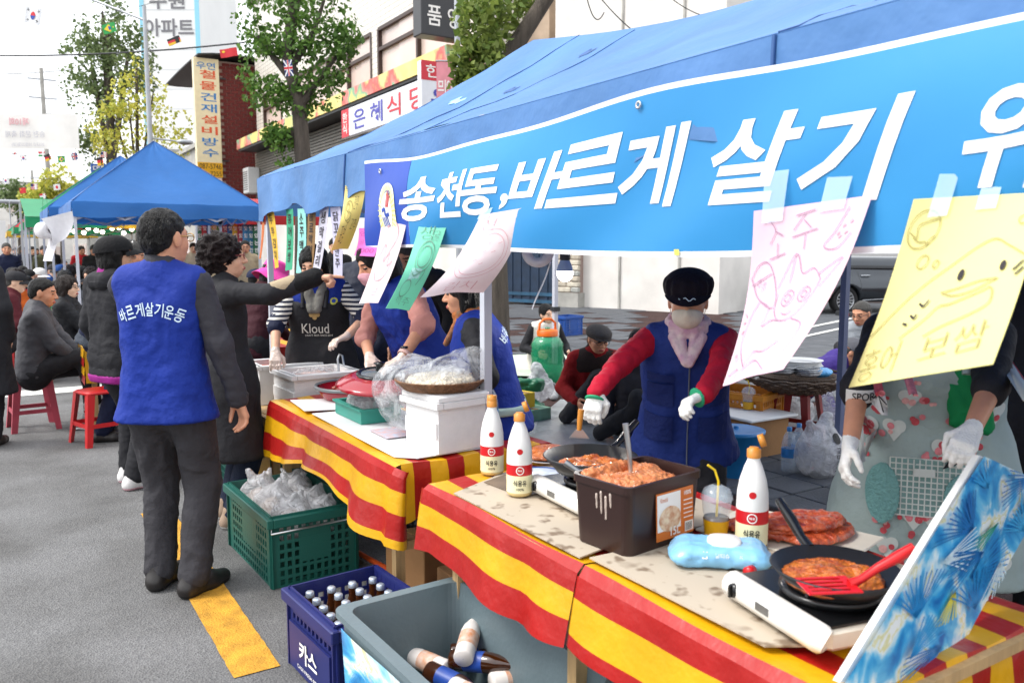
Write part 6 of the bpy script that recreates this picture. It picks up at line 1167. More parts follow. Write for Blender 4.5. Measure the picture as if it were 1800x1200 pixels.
MB().tube([(1.72, 2.4, .02), (1.6, 3.1, .02), (1.5, 3.7, .018), (1.42, 4.3, .02), (1.38, 5.0, .018), (1.2, 5.6, .016), (1.3, 6.3, .016)], .013, 8).build('gas_hose', mat('hose_orange', 'd2531d', .5, .06)); tag(bpy.data.objects['gas_hose'], 'orange gas hose snaking under the tables', 'hose')
for i, (x, y) in enumerate(((1.44, 1.2), (1.52, 1.1), (1.45, 1.05), (1.6, 1.2))):
    e = empty('gas_canister', (x, y, 0), 0, ('small gas canister under the nearest table, by the leg', 'small gas canister second from the leg under the nearest table', 'small gas canister closest to the blue tub under the table', 'small gas canister furthest under the nearest table')[i], 'canister', 'gas canisters under the table'); MB().lathe([(.001, 0), (.033, 0), (.034, .005), (.034, .17), (.03, .182)], 20).build('can', mat('can_dark', '3a2c2c', .35, .3, 12, metal=.5), e); MB().lathe([(.034, .17), (.024, .192), (.014, .198), (.001, .198)], 20).build('shoulder', STEEL, e); MB().lathe([(.012, .196), (.012, .212), (.001, .213)], 14).build('cap', SPR, e)
def carton(label, c, w, l, h, rz, m=KRAFT, openf=False, name='cardboard_box'):
    e = empty(name, c, rz, label, 'box'); mb = MB()
    if openf:
        open_box(mb, w, l, h, .006); mb.build('carton', m, e); f = MB(); f.box((w/2+.06, 0, h+.02), (.14, l, .005), R=Matrix.Rotation(.5, 3, 'Y')); f.build('flap', m, e); f = MB(); f.box((-w/2-.05, 0, h-.02), (.14, l, .005), R=Matrix.Rotation(-.7, 3, 'Y')); f.build('flap', m, e)
    else: mb.box((0, 0, h/2), (w, l, h), bev=.004); mb.build('carton', m, e); MB().box((0, 0, h+.001), (.05, l*.99, .002)).build('packing_tape', mat('packing_tape', 'b08a5c', .25, .05), e)
    return e
carton('brown cardboard box standing under the striped tables', (1.62, 2.75, 0), .28, .4, .24, 0); carton('second brown carton under the far table', (1.65, 3.4, 0), .25, .3, .2, .2)
q = pz(1730, 1190, .5); q = pD(1735, 1175, 1.72); carton('open brown cardboard box beside the tropical panel', (q.x, q.y, 0), .5, .42, .56, .2, openf=True)
# paper litter and leaflets
o_ = MB().grid(lambda u, v: (.12*u, .05*v, .004+.008*math.sin(4*u)), 4, 2).build('paper_scrap', CARDW); o_.location = pz(125, 757, .003); tag(o_, 'scrap of white paper lying on the asphalt by the stool', 'litter')
o_ = MB().box((0, 0, 0), (.14, .2, .002)).build('leaflet', mat('leaflet_print', 'b9c7da', .4, .6, 30, col2='d8a9a0')); q = pz(690, 762, TZ+.02); o_.location = (q.x, q.y, TZ+.026); tag(o_, 'coloured leaflet on the white board', 'leaflet')
e = empty('water_bottle', (1.76, 3.0, TZ+.012), 0, 'clear water bottle behind the tent leg', 'bottle'); MB().lathe([(.001, 0), (.04, 0), (.042, .01), (.04, .08), (.042, .16), (.034, .2), (.014, .235), (.014, .25)], 20).build('bottle_wall', CLEAR, e); MB().lathe([(.0425, .09), (.0425, .14)], 20).build('label', mat('water_label', '3a86c8', .4, .2, 20), e); MB().lathe([(.016, .24), (.016, .262), (.001, .263)], 14).build('cap', WHITEP, e)
# ------------------------------------------------------------------ people in the foreground
def gp(x, y, d, z=0.0): p = pD(x, y, d); return (p.x, p.y, z)
def face_to(loc, x, y): return math.degrees(math.atan2(x-loc[0], y-loc[1]))
PINKM = cloth('mask_pink', 'c9959f', .8); SHOEB = [mat('leather_dark', '1f1b1a', .4, .1), mat('sole_black', '151313', .7, .1)]; SHOEW = [mat('shoe_white', 'd6d3d2', .6, .06), mat('sole_pink', 'd9a9b2', .6, .05)]; SHOEG = [mat('shoe_grey', '8f9092', .7, .2, 30), mat('sole_white', 'cfcfcd', .6, .05)]
MAGENTA = cloth('magenta', '8d1f79', .7); BEIGE = cloth('beige', 'a8977c', .75); REDC = cloth('red_knit', 'b3152f', .75); NAVYV = cloth('navy_vest', '172c6e', .75, .5, 22); BLUE = cloth('bright_blue', '1f6fb4', .7); ROSE = cloth('dusty_pink', 'b98077', .75, .4, 25); PUFF = cloth('silver_puffer', '8a9097', .55, .6, 14); REDF = cloth('red_fleece', '7c1518', .95, .5, 120, .2); CREAM = cloth('cream_puffer', 'ddd8ce', .6, .6, 14); OLIVE = cloth('olive', '4a4a30', .8); PURP = cloth('purple', '3b2a78', .7); GOLDF = mat('gold_frame', 'b08a4a', .3, .05, metal=.8)
PAPERM = mat('mask_cream', 'cfc4b4', .8, .04, 30, .15, 80); CAPB = cloth('cap_black', '141416', .8, .3, 90); CAPN = cloth('cap_plum', '150f1a', .85, .3, 90); FILM = mat('film_glove', 'd9c2b4', .2, .1, 20, .4, 40, spec=.9)
def back_text(J, o, text, arc, h, up_, m, name='lettering', back=True, x0=0.0, rad=.28, tight=1.0):
    sg = 1 if back else -1; M = frame(Vector(J['pel']+J['up']*up_-J['fw']*(.35*sg)+J['rt']*x0), Vector(J['rt']*sg), Vector(J['up'])); n = len(text); parts = []
    for i, ch in enumerate(text):
        t = ((i+.5)/n-.5)*arc; parts.append(at2(fit(ch, arc*rad/n*.86*tight, h, .012), rad*math.sin(t), rad*math.cos(t)-rad, -t))
    return print_on(name, parts, onto(bvh_of(o), M, .004), m, o)
def patch(J, o, parts, up_, x0, m, back=False, name='emblem', off=.004):
    sg = 1 if back else -1; M = frame(Vector(J['pel']+J['up']*up_-J['fw']*(.4*sg)+J['rt']*x0), Vector(J['rt']*sg), Vector(J['up'])); return print_on(name, parts, onto(bvh_of(o), M, off, .6), m, o)
LETB = mat('letter_pale_blue', 'cfe3f2', .6, .03)
# man in the blue vest, seen from behind
J = person('man from behind in royal blue vest with white arched lettering and charcoal sleeves', (.615, 3.86, 0), 33, 1.7, head=(24, -2, 0), w=.9, skin='b', hair=('crop', 'black'), top=CHAR, vest=VEST, trou=TROU, shoes=SHOEB, glasses=GOLDF, feet=[(.1, -.02, 25), (-.09, .06, 5)], R=dict(l=(.31, .04, .86), hint=(.5, -1, 0), curl=30, n=(-.6, -.6, 0)), L=dict(l=(-.06, .3, 1.0), hint=(-.3, -1, -.3)), folded=.008, trou_r=1.08)
back_text(J, J['vest'], '바르게살기운동', 1.05, .058, .36, LETB)
# woman in the black coat, pointing
tip = pD(548, 488, 4.45)
J = person('curly-haired woman in long black coat pointing her arm at the paper strips', (1.06, 4.72, 0), 88, 1.6, head=(18, -6, 0), w=1.02, skin='a', hair=('curly', 'maroon'), coat=BLACK, trou=DENIM, shoes=[mat('suede_tan', '8f7a68', .8, .1), mat('sole_white2', 'c9c6c0', .6, .05)], glasses=mat('frame_red', '7a1a20', .3, .05), R=dict(w=tuple(pD(552, 488, 4.38)), f=(.5, .85, .04), n=(-.2, -.2, -1), curl=[4, 62, 68, 70], hint=(.6, -.6, -.6)), L=dict(l=(-.2, .12, .85)), folded=.006)
root = J['root']; el, wr = J['arm']['R'][:2]
V, Fq = solid([C(el+(wr-el)*.55, wr+(wr-el)*.02, .047, .05, k=.02)], .008, folds(.003, (20, 20, 20), 3)); rawmesh('cuff', V, Fq, CAPB, root)
V, Fq = solid([C(el+(wr-el)*.08+V3(0, 0, .012), el+(wr-el)*.5+V3(0, 0, .012), .05, .046, k=.02), Half((0, 0, -1), -(float(el[2])-.0))], .008); rawmesh('sleeve_panel', V, Fq, BEIGE, root)
V, Fq = solid([C(J['nk']-J['up']*.03-J['fw']*.03, J['nk']-J['fw']*.02+J['up']*.012, .076, .07)], .008); rawmesh('collar_lining', V, Fq, BEIGE, root)
# woman in the black cap
J = person('woman in black baseball cap and black hoodie with a magenta hem', gp(203, 600, 5.3), 62, 1.62, head=(24, -4, 0), w=1.0, skin='a', hair=('bob', 'black'), top=BLACK, top_g=.022, trou=BLACK, shoes=SHOEW, cap=('baseball', CAPB, CAPB), feet=[(.1, .02, 10), (-.1, .12, -5)], R=dict(l=(.18, .2, 1.0)), L=dict(l=(-.22, .08, .85)))
V, Fq = solid([C(J['nk']-J['up']*.05-J['fw']*.07-J['rt']*.05, J['nk']-J['up']*.05-J['fw']*.07+J['rt']*.05, .06, k=.04), C(J['nk']-J['up']*.02+J['rt']*.07, J['nk']-J['up']*.02-J['rt']*.07, .05, k=.04)], .01, folds(.006, (15, 15, 15), 4)); hd = rawmesh('hood', V, Fq, BLACK, J['root'])
V, Fq = solid([C(J['nk']-J['fw']*.02-J['up']*.01, J['nk']-J['fw']*.01+J['up']*.02, .074, .07)], .009); rawmesh('hood_lining', V, Fq, MAGENTA, hd)
V, Fq = solid([C(J['pel']-J['rt']*.08-J['up']*.13, J['pel']+J['rt']*.08-J['up']*.13, .126, k=.03), Half((0, 0, 1), float(J['pel'][2])-.13), Half((0, 0, -1), -(float(J['pel'][2])-.185))], .01); rawmesh('shirt_hem', V, Fq, MAGENTA, J['root'])
mb = MB(J['Mh']); mb.tube([(-.02, .105, .065), (.0, .108, .072), (.02, .105, .065)], .004, 6); mb.build('cap_mark', WHT, J['cap'])
# grey-haired man bending, hands behind
person('grey-haired man in slate jacket bending forward with hands on his hips', gp(172, 600, 6.7), 95, 1.66, lean=24, head=(5, 0, 0), w=1.08, skin='b', hair=('short', 'grey'), top=cloth('slate', '3f454f', .7), trou=NAVY, shoes=SHOEB, glasses=DKMETAL, R=dict(l=(.2, -.06, 1.0), hint=(1, -1, 0), n=(-1, 0, 0)), L=dict(l=(-.2, -.02, 1.0), hint=(-1, -1, 0), n=(1, 0, 0)), hi=.8)
# seated man on the red stool
def stool(label, c, rz=0, s=1.0, m=None):
    e = empty('plastic_stool', c, rz, label, 'stool', 'red plastic stools'); m = m or mat('stool_red', 'b01c2a', .4, .08, 4); e.scale = (s,)*3
    mb = MB(); mb.lathe([(.001, .455), (.13, .455), (.155, .45), (.16, .43), (.15, .43)], 28, sq=4); mb.build('seat', m, e)
    for sx in (-1, 1):
        for sy in (-1, 1): mb = MB(); mb.add([(sx*a, sy*b, z) for z, a, b in ((.44, .145, .145), (.44, .085, .145), (.44, .145, .085), (0, .19, .19), (0, .145, .19), (0, .19, .145))], [(0, 1, 4, 3), (0, 3, 5, 2), (1, 2, 5, 4), (0, 2, 1), (3, 4, 5)]); mb.build('leg', m, e)
    mb = MB()
    for sx in (-1, 1): mb.box((sx*.163, 0, .17), (.012, .28, .035)); mb.box((0, sx*.163, .1695), (.28, .012, .034))
    mb.build('rung', m, e); return e
stool('faded red plastic stool under the man in the grey windbreaker', (.22, 8.25, 0), .1, m=mat('stool_faded', 'a83a4c', .5, .15, 6))
WIND = cloth('grey_windbreaker', '45454a', .55, .35, 22)
person('man in grey windbreaker sitting on the red stool with one leg crossed', (.25, 8.2, 0), 98, 1.68, sit=.44, lean=6, head=(8, 8, 0), w=1.1, skin='b', hair=('crop', 'black'), top=WIND, top_g=.024, trou=BLACK, shoes=SHOEG, feet=[(.1, .45, 0, .14), (-.12, .42, -5)], R=dict(l=(.12, .36, .58)), L=dict(l=(-.05, .38, .6)), hi=.9)
person('long-haired woman with glasses in black quilted jacket, seated in profile', gp(122, 640, 8.9), 108, 1.64, sit=.42, head=(8, -2, 0), skin='c', hair=('long', 'brown'), top=cloth('quilted_black', '1b1c20', .6, .7, 16), top_g=.03, trou=BLACK, shoes=SHOEB, glasses=DKMETAL, R=dict(l=(.1, .38, .6)), L=dict(l=(-.1, .38, .6)), hi=.9)
person('woman in bright pink bucket hat bending behind the black coat', gp(440, 600, 6.6), 70, 1.5, lean=22, head=(10, 22, 0), skin='a', hair=('bob', 'black'), top=cloth('maroon_knit', '3a1720', .8), trou=BLACK, shoes=SHOEB, cap=('bucket', cloth('hot_pink', 'e0489e', .75, .3, 40)), hi=.8, R=dict(l=(.1, .5, .75)), L=dict(l=(-.1, .45, .8)))
# vendors
STRIPE = tex_mat('cloth_breton'); N, L, b = nodes(STRIPE); tc = N.new('ShaderNodeTexCoord'); wv_ = N.new('ShaderNodeTexWave'); wv_.bands_direction = 'Z'; wv_.inputs['Scale'].default_value = 11; wv_.inputs['Distortion'].default_value = .8; wv_.inputs['Detail'].default_value = 1; L.new(tc.outputs['Object'], wv_.inputs['Vector']); r_ = N.new('ShaderNodeValToRGB'); r_.color_ramp.interpolation = 'CONSTANT'; r_.color_ramp.elements[0].color = lin('1a2138'); r_.color_ramp.elements[1].color = lin('d9d5cd'); r_.color_ramp.elements[1].position = .5; L.new(wv_.outputs[0], r_.inputs[0]); L.new(r_.outputs[0], b.inputs['Base Color']); b.inputs['Roughness'].default_value = .8
la = gp(566, 600, 5.35, PV); J = person('vendor in striped shirt, blue vest and black beer apron behind the foam boxes', la, 212, 1.52, lean=10, head=(12, 18, 0), skin='a', hair=('bob', 'black'), top=STRIPE, sleeve=.05, vest=VEST, apron=BLACK, trou=BLACK, shoes=SHOEB, glove=dict(R=1, L=1, m=FILM), R=dict(w=tuple(pD(484, 618, 5.0)), n=(0, 0, -1), curl=18, hint=(1, -.4, -.2)), L=dict(w=tuple(pD(608, 592, 5.0)), f=(.6, .8, -.2), n=(0, .3, -1), curl=25, hint=(-1, -.2, -.4)), folded=.008)
for q in 'RL':
    el, wr = J['arm'][q][:2]; V, Fq = solid([C(el+(J['sh'][q]-el)*.12, el+(wr-el)*.16, .053, .05, k=.02)], .009, folds(.003, (20, 20, 20), 2)); rawmesh('sleeve_cuff', V, Fq, NAVY, J['root'])
KL = mat('apron_print', 'cfcac2', .7, .03); patch(J, J['apron'], [at2(fit('Kloud', .17, .062, .0), .0, 0), at2(fit('DRAFT BEER SINCE 2014', .17, .012), .02, -.045)], .2, .0, KL); patch(J, J['apron'], [disc2(0, 0, .024), disc2(-.02, -.012, .014), disc2(.02, -.012, .014), disc2(0, -.03, .014)], .3, .0, mat('apron_gold', 'b99a62', .5, .2, 40)); patch(J, J['vest'], [disc2(0, 0, .022)], .37, -.12, mat('badge_lime', 'c7c84a', .5, .05), off=.01); patch(J, J['vest'], [disc2(0, .002, .012)], .37, -.12, EMBL, off=.012)
V, Fq = solid([C(J['nk']+J['rt']*a+J['fw']*.05, J['nk']+J['rt']*a*.4+J['fw']*.14-J['up']*.16, .036, .022, k=.03) for a in (-.05, .05)]+[C(J['nk']-J['fw']*.04-J['rt']*.05, J['nk']-J['fw']*.04+J['rt']*.05, .045, k=.04)], .009, folds(.006, (30, 30, 30), 6)); rawmesh('scarf', V, Fq, cloth('grey_tweed', '77756f', .9, .6, 150, .4), J['root'])
ldc = pD(668, 668, 3.95); lb_ = gp(748, 600, 4.55, PV)
J = person('vendor in dusty pink shirt and blue vest leaning over the red lid', lb_, 262, 1.6, lean=26, side=0, head=(10, 22, 0), skin='b', hair=('bob', 'black'), top=ROSE, top_g=.009, sleeve=.22, vest=VEST, trou=BLACK, shoes=SHOEB, mask=PINKM, glove=dict(R=1, L=1, m=FILM), R=dict(w=tuple(pD(650, 628, 4.35)), n=(0, 0, -1), curl=28, hint=(1, -.2, -.4)), L=dict(w=tuple(pD(705, 632, 3.95)), f=(.2, .9, -.35), n=(0, -.2, -1), curl=32, hint=(-1, -.2, -.2)), folded=.011, w=1.05)
el, wr = J['arm']['L'][:2]; dw = unit(wr-el); Mw = frame(Vector(wr-dw*.035), Vector(np.cross(dw, V3(0, 0, 1))), Vector(dw)); wt_ = MB(Mw @ Matrix.Rotation(math.pi/2, 4, 'X')); wt_.lathe([(.032, -.01), (.034, -.01), (.034, .01), (.032, .01)], 20); ws = wt_.build('watch_strap', mat('strap_pink', 'd3aaa0', .6, .05), J['root']); cw = wr-dw*.035+V3(0, 0, .034); wt_ = MB(Matrix.Translation(Vector(cw))); wt_.lathe([(.001, .006), (.017, .006), (.019, 0), (.019, -.004)], 20); wt_.build('watch_face', GLOSSBLK, ws)
lc = gp(868, 600, 3.75, PV); ORSC = mat('cloth_orange_plaid', 'b3601e', .85, .5, 22, .5, 60, col2='6d5a48')
J = person('short-haired vendor in profile with orange scarf and blue vest behind the tent leg', lc, 304, 1.4, lean=12, head=(2, 4, 0), skin='b', hair=('bob', 'black'), top=BLACK, sleeve=.75, vest=VEST, trou=BLACK, shoes=SHOEB, scarf=ORSC, R=dict(l=(.22, .16, .78)), L=dict(l=(-.2, .15, .82), hint=(-1, -1, 0)), w=1.14)
back_text(J, J['vest'], '바르게살기운동', 1.0, .05, .34, LETB)
V, Fq = solid([C(J['pel']-J['rt']*.09+J['up']*.02, J['pel']+J['rt']*.09+J['up']*.02, .151, k=.03), Half((0, 0, 1), float(J['pel'][2])+.04), Half((0, 0, -1), -(float(J['pel'][2])+.005))], .009); rawmesh('apron_tie', V, Fq, cloth('pale_mint', 'a7bfb9', .8), J['root'])
ld_ = gp(1206, 600, 3.3, PV); SCF = mat('cloth_pastel_scarf', 'd5c3c0', .85, .4, 26, .4, 60, col2='b98aa6')
J = person('masked vendor in plum cap, red sleeves and navy pocket vest cooking pancakes', ld_, 222, 1.41, lean=15, head=(4, 8, 0), skin='b', hair=('bun', 'black'), top=REDC, top_g=.006, vest=NAVYV, trou=BLACK, shoes=SHOEB, cap=('newsboy', CAPN, CAPN), mask=PAPERM, scarf=SCF, glove=dict(R=1, L=1, m=NITRILE), R=dict(w=tuple(pD(1030, 705, 2.85)), f=(.15, .5, -.85), n=(0, -.4, -.8), curl=38, hint=(1, -.3, -.3)), L=dict(w=tuple(pD(1205, 778, 2.55)), f=(.75, .6, -.25), n=(.2, .5, -.8), curl=42, hint=(-1, -.5, -.3)), w=1.03, folded=.009)
vb = bvh_of(J['vest']); PKT = cloth('navy_pocket', '13245c', .75, .3, 70)
for (x, y, w_, h_) in ((-.1, .2, .1, .09), (.105, .2, .1, .09), (.105, .06, .11, .1), (-.105, .06, .11, .1), (-.1, .27, .1, .03), (.105, .27, .1, .03)):
    M = frame(Vector(J['pel']+J['up']*y+J['fw']*.4-J['rt']*x), Vector(-J['rt']), Vector(J['up'])); fo = onto(vb, M, .012, .6); MB().grid(lambda u, v: fo((u-.5)*w_, (v-.5)*h_), 8, 8, thick=.004).build('pocket', PKT, J['vest'])
M = frame(Vector(J['pel']+J['fw']*.4), Vector(-J['rt']), Vector(J['up'])); fo = onto(vb, M, .006, .6); MB().tube([fo(.008, .0+.018*i-.08) for i in range(24)], .003, 5).build('zip', mat('zip_grey', '5b6270', .5, .05), J['vest'])
patch(J, J['vest'], [ring2(0, 0, .034, .004, a0=.4, a1=2.75), ring2(0, -.006, .02, .004), at2(fit('바르게살기운동', .07, .012, .01), 0, -.045)], .3, -.1, LETB, off=.007); patch(J, J['vest'], [disc2(0, .002, .008, 12, .014)], .3, -.1, EMR, off=.009)
patch_ = MB(J['Mh']); patch_.tube([(-.035+.007*i, .128+.01*math.sin(i*.6), .03+.006*math.sin(i*1.3)) for i in range(11)], .002, 5); patch_.build('cap_embroidery', LETB, J['cap'])
wr = J['arm']['L'][1]; el = J['arm']['L'][0]; dw = unit(wr-el); V, Fq = solid([C(wr-dw*.03, wr-dw*.012, .034)], .006); rawmesh('glove_cuff', V, Fq, NITRILE, J['root'])
for q in 'RL':
    el, wr, f = J['arm'][q][:3]; f = unit(f); V, Fq = solid([C(wr+f*.028, wr+f*.033, .036, k=.01), Half(tuple(f), float(f @ (wr+f*.036))), Half(tuple(-f), float(-f @ (wr+f*.026)))], .005); rawmesh('glove_stripe', V, Fq, mat('stripe_green', '1f9a6c', .7, .05), J['root'])
sc_ = pD(1018, 770, 2.83); e = empty('scraper', sc_, math.radians(-40), 'small steel scraper held in the white-gloved hand', 'scraper'); mb = MB(); mb.add([(-.035, 0, 0), (.035, 0, 0), (.012, 0, .03), (-.012, 0, .03), (-.035, .003, 0), (.035, .003, 0), (.012, .003, .03), (-.012, .003, .03)], [(0, 1, 2, 3), (7, 6, 5, 4), (0, 4, 5, 1), (1, 5, 6, 2), (2, 6, 7, 3), (3, 7, 4, 0)]); mb.build('blade', STEEL, e); MB().tube([(0, .001, .028), (.002, .002, .06), (.006, .004, .1)], [.008, .01, .011], 8).build('handle', OILO, e)
# vendor in the floral apron
APR = cloth('apron_sage', '9aaaa8', .8, .4, 18); le_ = gp(1640, 600, 2.75, PV)
J = person('vendor in sage floral apron with green scarf, head hidden by the yellow sign', le_, 232, 1.5, lean=12, head=(0, 25, 0), skin='b', hair=('bob', 'black'), top=BLACK, sleeve=.12, vest=VEST, apron=APR, trou=BLACK, shoes=SHOEB, glove=dict(R=1, L=1, m=NITRILE), R=dict(w=tuple(pD(1475, 848, 2.4)), f=(.2, .5, -.8), n=(-.6, .2, -.5), curl=30, hint=(1, -.4, 0)), L=dict(w=tuple(pD(1692, 828, 2.2)), f=(.35, .8, -.4), n=(.3, 0, -1), curl=35, hint=(-1, -.6, 0)), w=1.16, folded=.006)
ab = bvh_of(J['apron']); M = frame(Vector(J['pel']+J['fw']*.45), Vector(-J['rt']), Vector(J['up'])); fo = onto(ab, M, .005, .7); fo2 = onto(ab, M, .007, .7); fo3 = onto(ab, M, .009, .7); RS = [mat('rose_print_%d' % i, c, .8, .2, 60) for i, c in enumerate(('b8474f', 'cf7a80', 'dba4a0'))]; HRT = mat('heart_print', 'c5cbc6', .8, .05); rg = random.Random(5)
hearts = []; roses = [[], [], []]
for i in range(90):
    x, y = rg.uniform(-.2, .2), rg.uniform(-.38, .36); k = rg.random()
    if k < .28: hearts += [disc2(x-.014, y+.01, .02), disc2(x+.014, y+.01, .02), (np.array([(x-.032, y+.004), (x+.032, y+.004), (x, y-.036)]), np.array([(0, 2, 1)]))]
    for j in range(2 if k < .5 else 3): a = rg.uniform(0, 6.3); q_ = rg.randrange(3); roses[q_].append(disc2(x+.014*math.cos(a), y+.014*math.sin(a), rg.uniform(.006, .013), 10))

print_on('heart_print', hearts, fo, HRT, J['apron'])
for k in range(3): print_on('rose_print', roses[k], fo2, RS[k], J['apron'])
POCK = cloth('gingham_sage', '7fa09c', .8, .2, 40); TOWL = cloth('towel_aqua', '6f9c9a', .95, .7, 90)
MB().grid(lambda u, v: fo3(-.13+.24*u, -.12+.17*v), 10, 8, thick=.004).build('apron_pocket', POCK, J['apron']); pk = [strokes([[(-.13+.24*u/14, -.12), (-.13+.24*u/14, .05)]], .004) for u in range(15)]+[strokes([[(-.13, -.12+.17*v/10), (.11, -.12+.17*v/10)]], .004) for v in range(11)]
fo4 = onto(ab, M, .0145, .7); print_on('gingham', pk, fo4, HRT, J['apron'])
for (cx, w_, h_) in ((-.15, .05, .09), (.1, .075, .085)): V2, T2 = disc2(cx, -.06, w_, 20, h_); MB().grid(lambda u, v: onto(ab, M, .02, .7)(cx+w_*(2*u-1)*math.sqrt(max(0.02, 1-(2*v-1)**2)), -.06+h_*(2*v-1)), 8, 10, thick=.004).build('pocket_towel', TOWL, J['apron'])
MB().grid(lambda u, v: onto(ab, M, .024, .7)(.02+.07*u+.03*v, .03+.05*v+.03*u), 5, 5, thick=.006).build('spare_mask', BLACK, J['apron']); MB().grid(lambda u, v: onto(ab, M, .02, .7)(-.06+.06*u, -.0+.025*v), 3, 2).build('pocket_label', HRT, J['apron'])
V, Fq = solid([C(J['nk']+J['fw']*.07-J['rt']*(.02+.02*i), J['nk']+J['fw']*(.155+.015*i)-J['rt']*(.06+.035*i)-J['up']*.3, .03, .026, k=.02) for i in range(3)]+[C(J['nk']+J['rt']*.06, J['nk']+J['fw']*.08, .04), C(J['nk']-J['rt']*.06, J['nk']+J['fw']*.08, .04)], .009, folds(.008, (30, 30, 8), 3)); rawmesh('scarf', V, Fq, cloth('emerald', '12804a', .75), J['root'])
el, wr = J['arm']['R'][:2]; sh_ = J['sh']['R']; dw = unit(el-sh_); cc = sh_+(el-sh_)*.72; M = frame(Vector(cc+J['fw']*.3), Vector(-J['rt']), Vector((0, 0, 1))); tb_v = onto(bvh_of(J['top']), M, .003, .5); bd = MB().grid(lambda u, v: tb_v(-.06+.12*u, -.02+.04*v), 8, 3).build('sleeve_band', WHITE, J['top']); print_on('lettering', [at2(fit('SPORT', .085, .024, .01), 0, 0)], onto(bvh_of(J['top']), M, .006, .5), INK, bd)
person('dark figure in black jacket at the picture edge behind the floral apron', gp(1790, 600, 3.2, PV), 240, 1.6, skin='b', top=BLACK, trou=BLACK, vest=None, hair=('short', 'black'), shoes=SHOEB, head=(0, 15, 0), hi=.8)
# people on the mats
J = person('older man in flat cap and red fleece sitting on the silver mat', gp(1040, 700, 7.3, PV), 205, 1.66, sit=.03, lean=14, head=(-12, 16, 0), skin='b', hair=('bald', 'grey'), top=REDF, top_g=.024, trou=BLACK, cap=('flat', cloth('cap_grey', '4a4644', .9, .5, 90, .3)), glasses=DKMETAL, feet=[(.28, .28, 40), (-.28, .3, -40)], knee_hint=(0, 1, .6), R=dict(l=(.2, .3, .22)), L=dict(l=(-.16, .34, .26)), shoes=None, w=1.06)
V, Fq = solid([C(J['sh'][q]-J['up']*.012, J['nk']-J['up']*.04, .07, .08, k=.05) for q in 'RL']+[C(J['pel']+J['up']*.4-J['rt']*.08, J['pel']+J['up']*.4+J['rt']*.08, .124, k=.05), C(J['nk']-J['up']*.02, J['nk']+J['up']*.03, .072), Half(tuple(-J['up']), float(-J['up'] @ (J['pel']+J['up']*.34)))], .011, folds(.004, (12, 12, 12), 3)); rawmesh('fleece_yoke', V, Fq, cloth('fleece_brown', '2b211f', .95, .5, 120, .2), J['root'])
person('young woman in white puffer vest and black sweater kneeling behind the jug', gp(952, 650, 10.4, PV), 188, 1.62, sit=.02, lean=12, head=(-8, 4, 16), skin='c', hair=('bun', 'black'), top=BLACK, vest=CREAM, trou=BLACK, R=dict(l=(.2, .28, .25)), L=dict(l=(-.22, .3, .24)), feet=[(.15, .3, 0), (-.15, .3, 0)], knee_hint=(0, 1, .3), shoes=None, hi=.9)
person('man in silver puffer jacket seated half behind the yellow sign', gp(1528, 660, 8.6, PV), 265, 1.66, sit=.15, lean=16, head=(0, 16, 0), skin='b', hair=('crop', 'grey'), top=PUFF, top_g=.034, trou=BLACK, glasses=DKMETAL, R=dict(l=(.15, .35, .35)), L=dict(l=(-.15, .35, .35)), hi=.8)
person('person in purple jacket crouching behind the wicker basket', gp(1400, 650, 7.6, PV), 150, 1.6, sit=.1, lean=48, head=(0, 40, 0), skin='b', hair=('bald', 'grey'), top=PURP, top_g=.03, trou=BLACK, cap=('baseball', GREY, GREY), hi=.7)
person('person in black trousers sitting cross-legged behind the masked vendor', gp(1120, 700, 6.6, PV), 215, 1.65, sit=.03, lean=8, skin='b', hair=('short', 'black'), top=CHAR, trou=BLACK, feet=[(.3, .25, 40), (-.28, .32, -40)], knee_hint=(0, 1, .4), hi=.6)
# people further back in the tent
person('person in navy padded coat turning away behind the vendors', gp(648, 600, 6.7, PV), 30, 1.62, lean=22, head=(0, 25, 0), skin='b', hair=('short', 'black'), coat=cloth('navy_padded', '1a2033', .6, .6, 12), top_g=.05, trou=BLACK, shoes=SHOEB, w=1.15, hi=.7)
person('woman in white hoodie and black sports cap seated behind the paper signs', gp(622, 600, 8.6, PV), 215, 1.6, sit=.42, head=(-20, 12, 0), skin='c', hair=('bob', 'black'), top=WHITE, top_g=.03, trou=BLACK, cap=('baseball', CAPB, CAPB), hi=.8)
person('balding man in dark green jacket seated beside the white hoodie', gp(655, 600, 9.6, PV), 205, 1.66, sit=.42, head=(0, 25, 0), skin='b', hair=('bald', 'grey'), top=cloth('bottle_green', '1d2f2b', .7), trou=BLACK, hi=.7)
person('grey-haired man in black jacket holding a phone behind the mint sign', gp(768, 600, 5.9, PV), 250, 1.62, lean=20, head=(0, 30, 0), skin='b', hair=('short', 'grey'), top=BLACK, trou=BLACK, hi=.7)
person('man in beige jacket and dark tie standing by the far shopfront', gp(432, 470, 15.5, PV), 190, 1.68, skin='b', hair=('short', 'black'), top=BEIGE, top_g=.02, trou=BLACK, glasses=DKMETAL, shoes=SHOEB, hi=.7)
person('man in pale grey baseball cap and grey jacket seated past the tent leg', gp(468, 560, 9.4, PV), 75, 1.64, sit=.42, lean=8, skin='b', hair=('crop', 'black'), top=cloth('mid_grey', '6b6e76', .7), trou=NAVY, cap=('baseball', cloth('cap_ivory', 'c9c4ba', .8), cloth('cap_ivory', 'c9c4ba', .8)), hi=.7)
person('person in navy cap seated behind the pale grey cap', gp(450, 560, 10.4, PV), 80, 1.64, sit=.42, skin='b', hair=('short', 'black'), top=BLUE, trou=NAVY, cap=('baseball', NAVY, NAVY), hi=.6)
J = person('person in black coat at the picture edge beside the seated man', gp(-52, 560, 6.4), 20, 1.66, skin='a', hair=('bob', 'black'), coat=BLACK, top_g=.03, trou=BLACK, shoes=SHOEB, hi=.8, w=1.05)
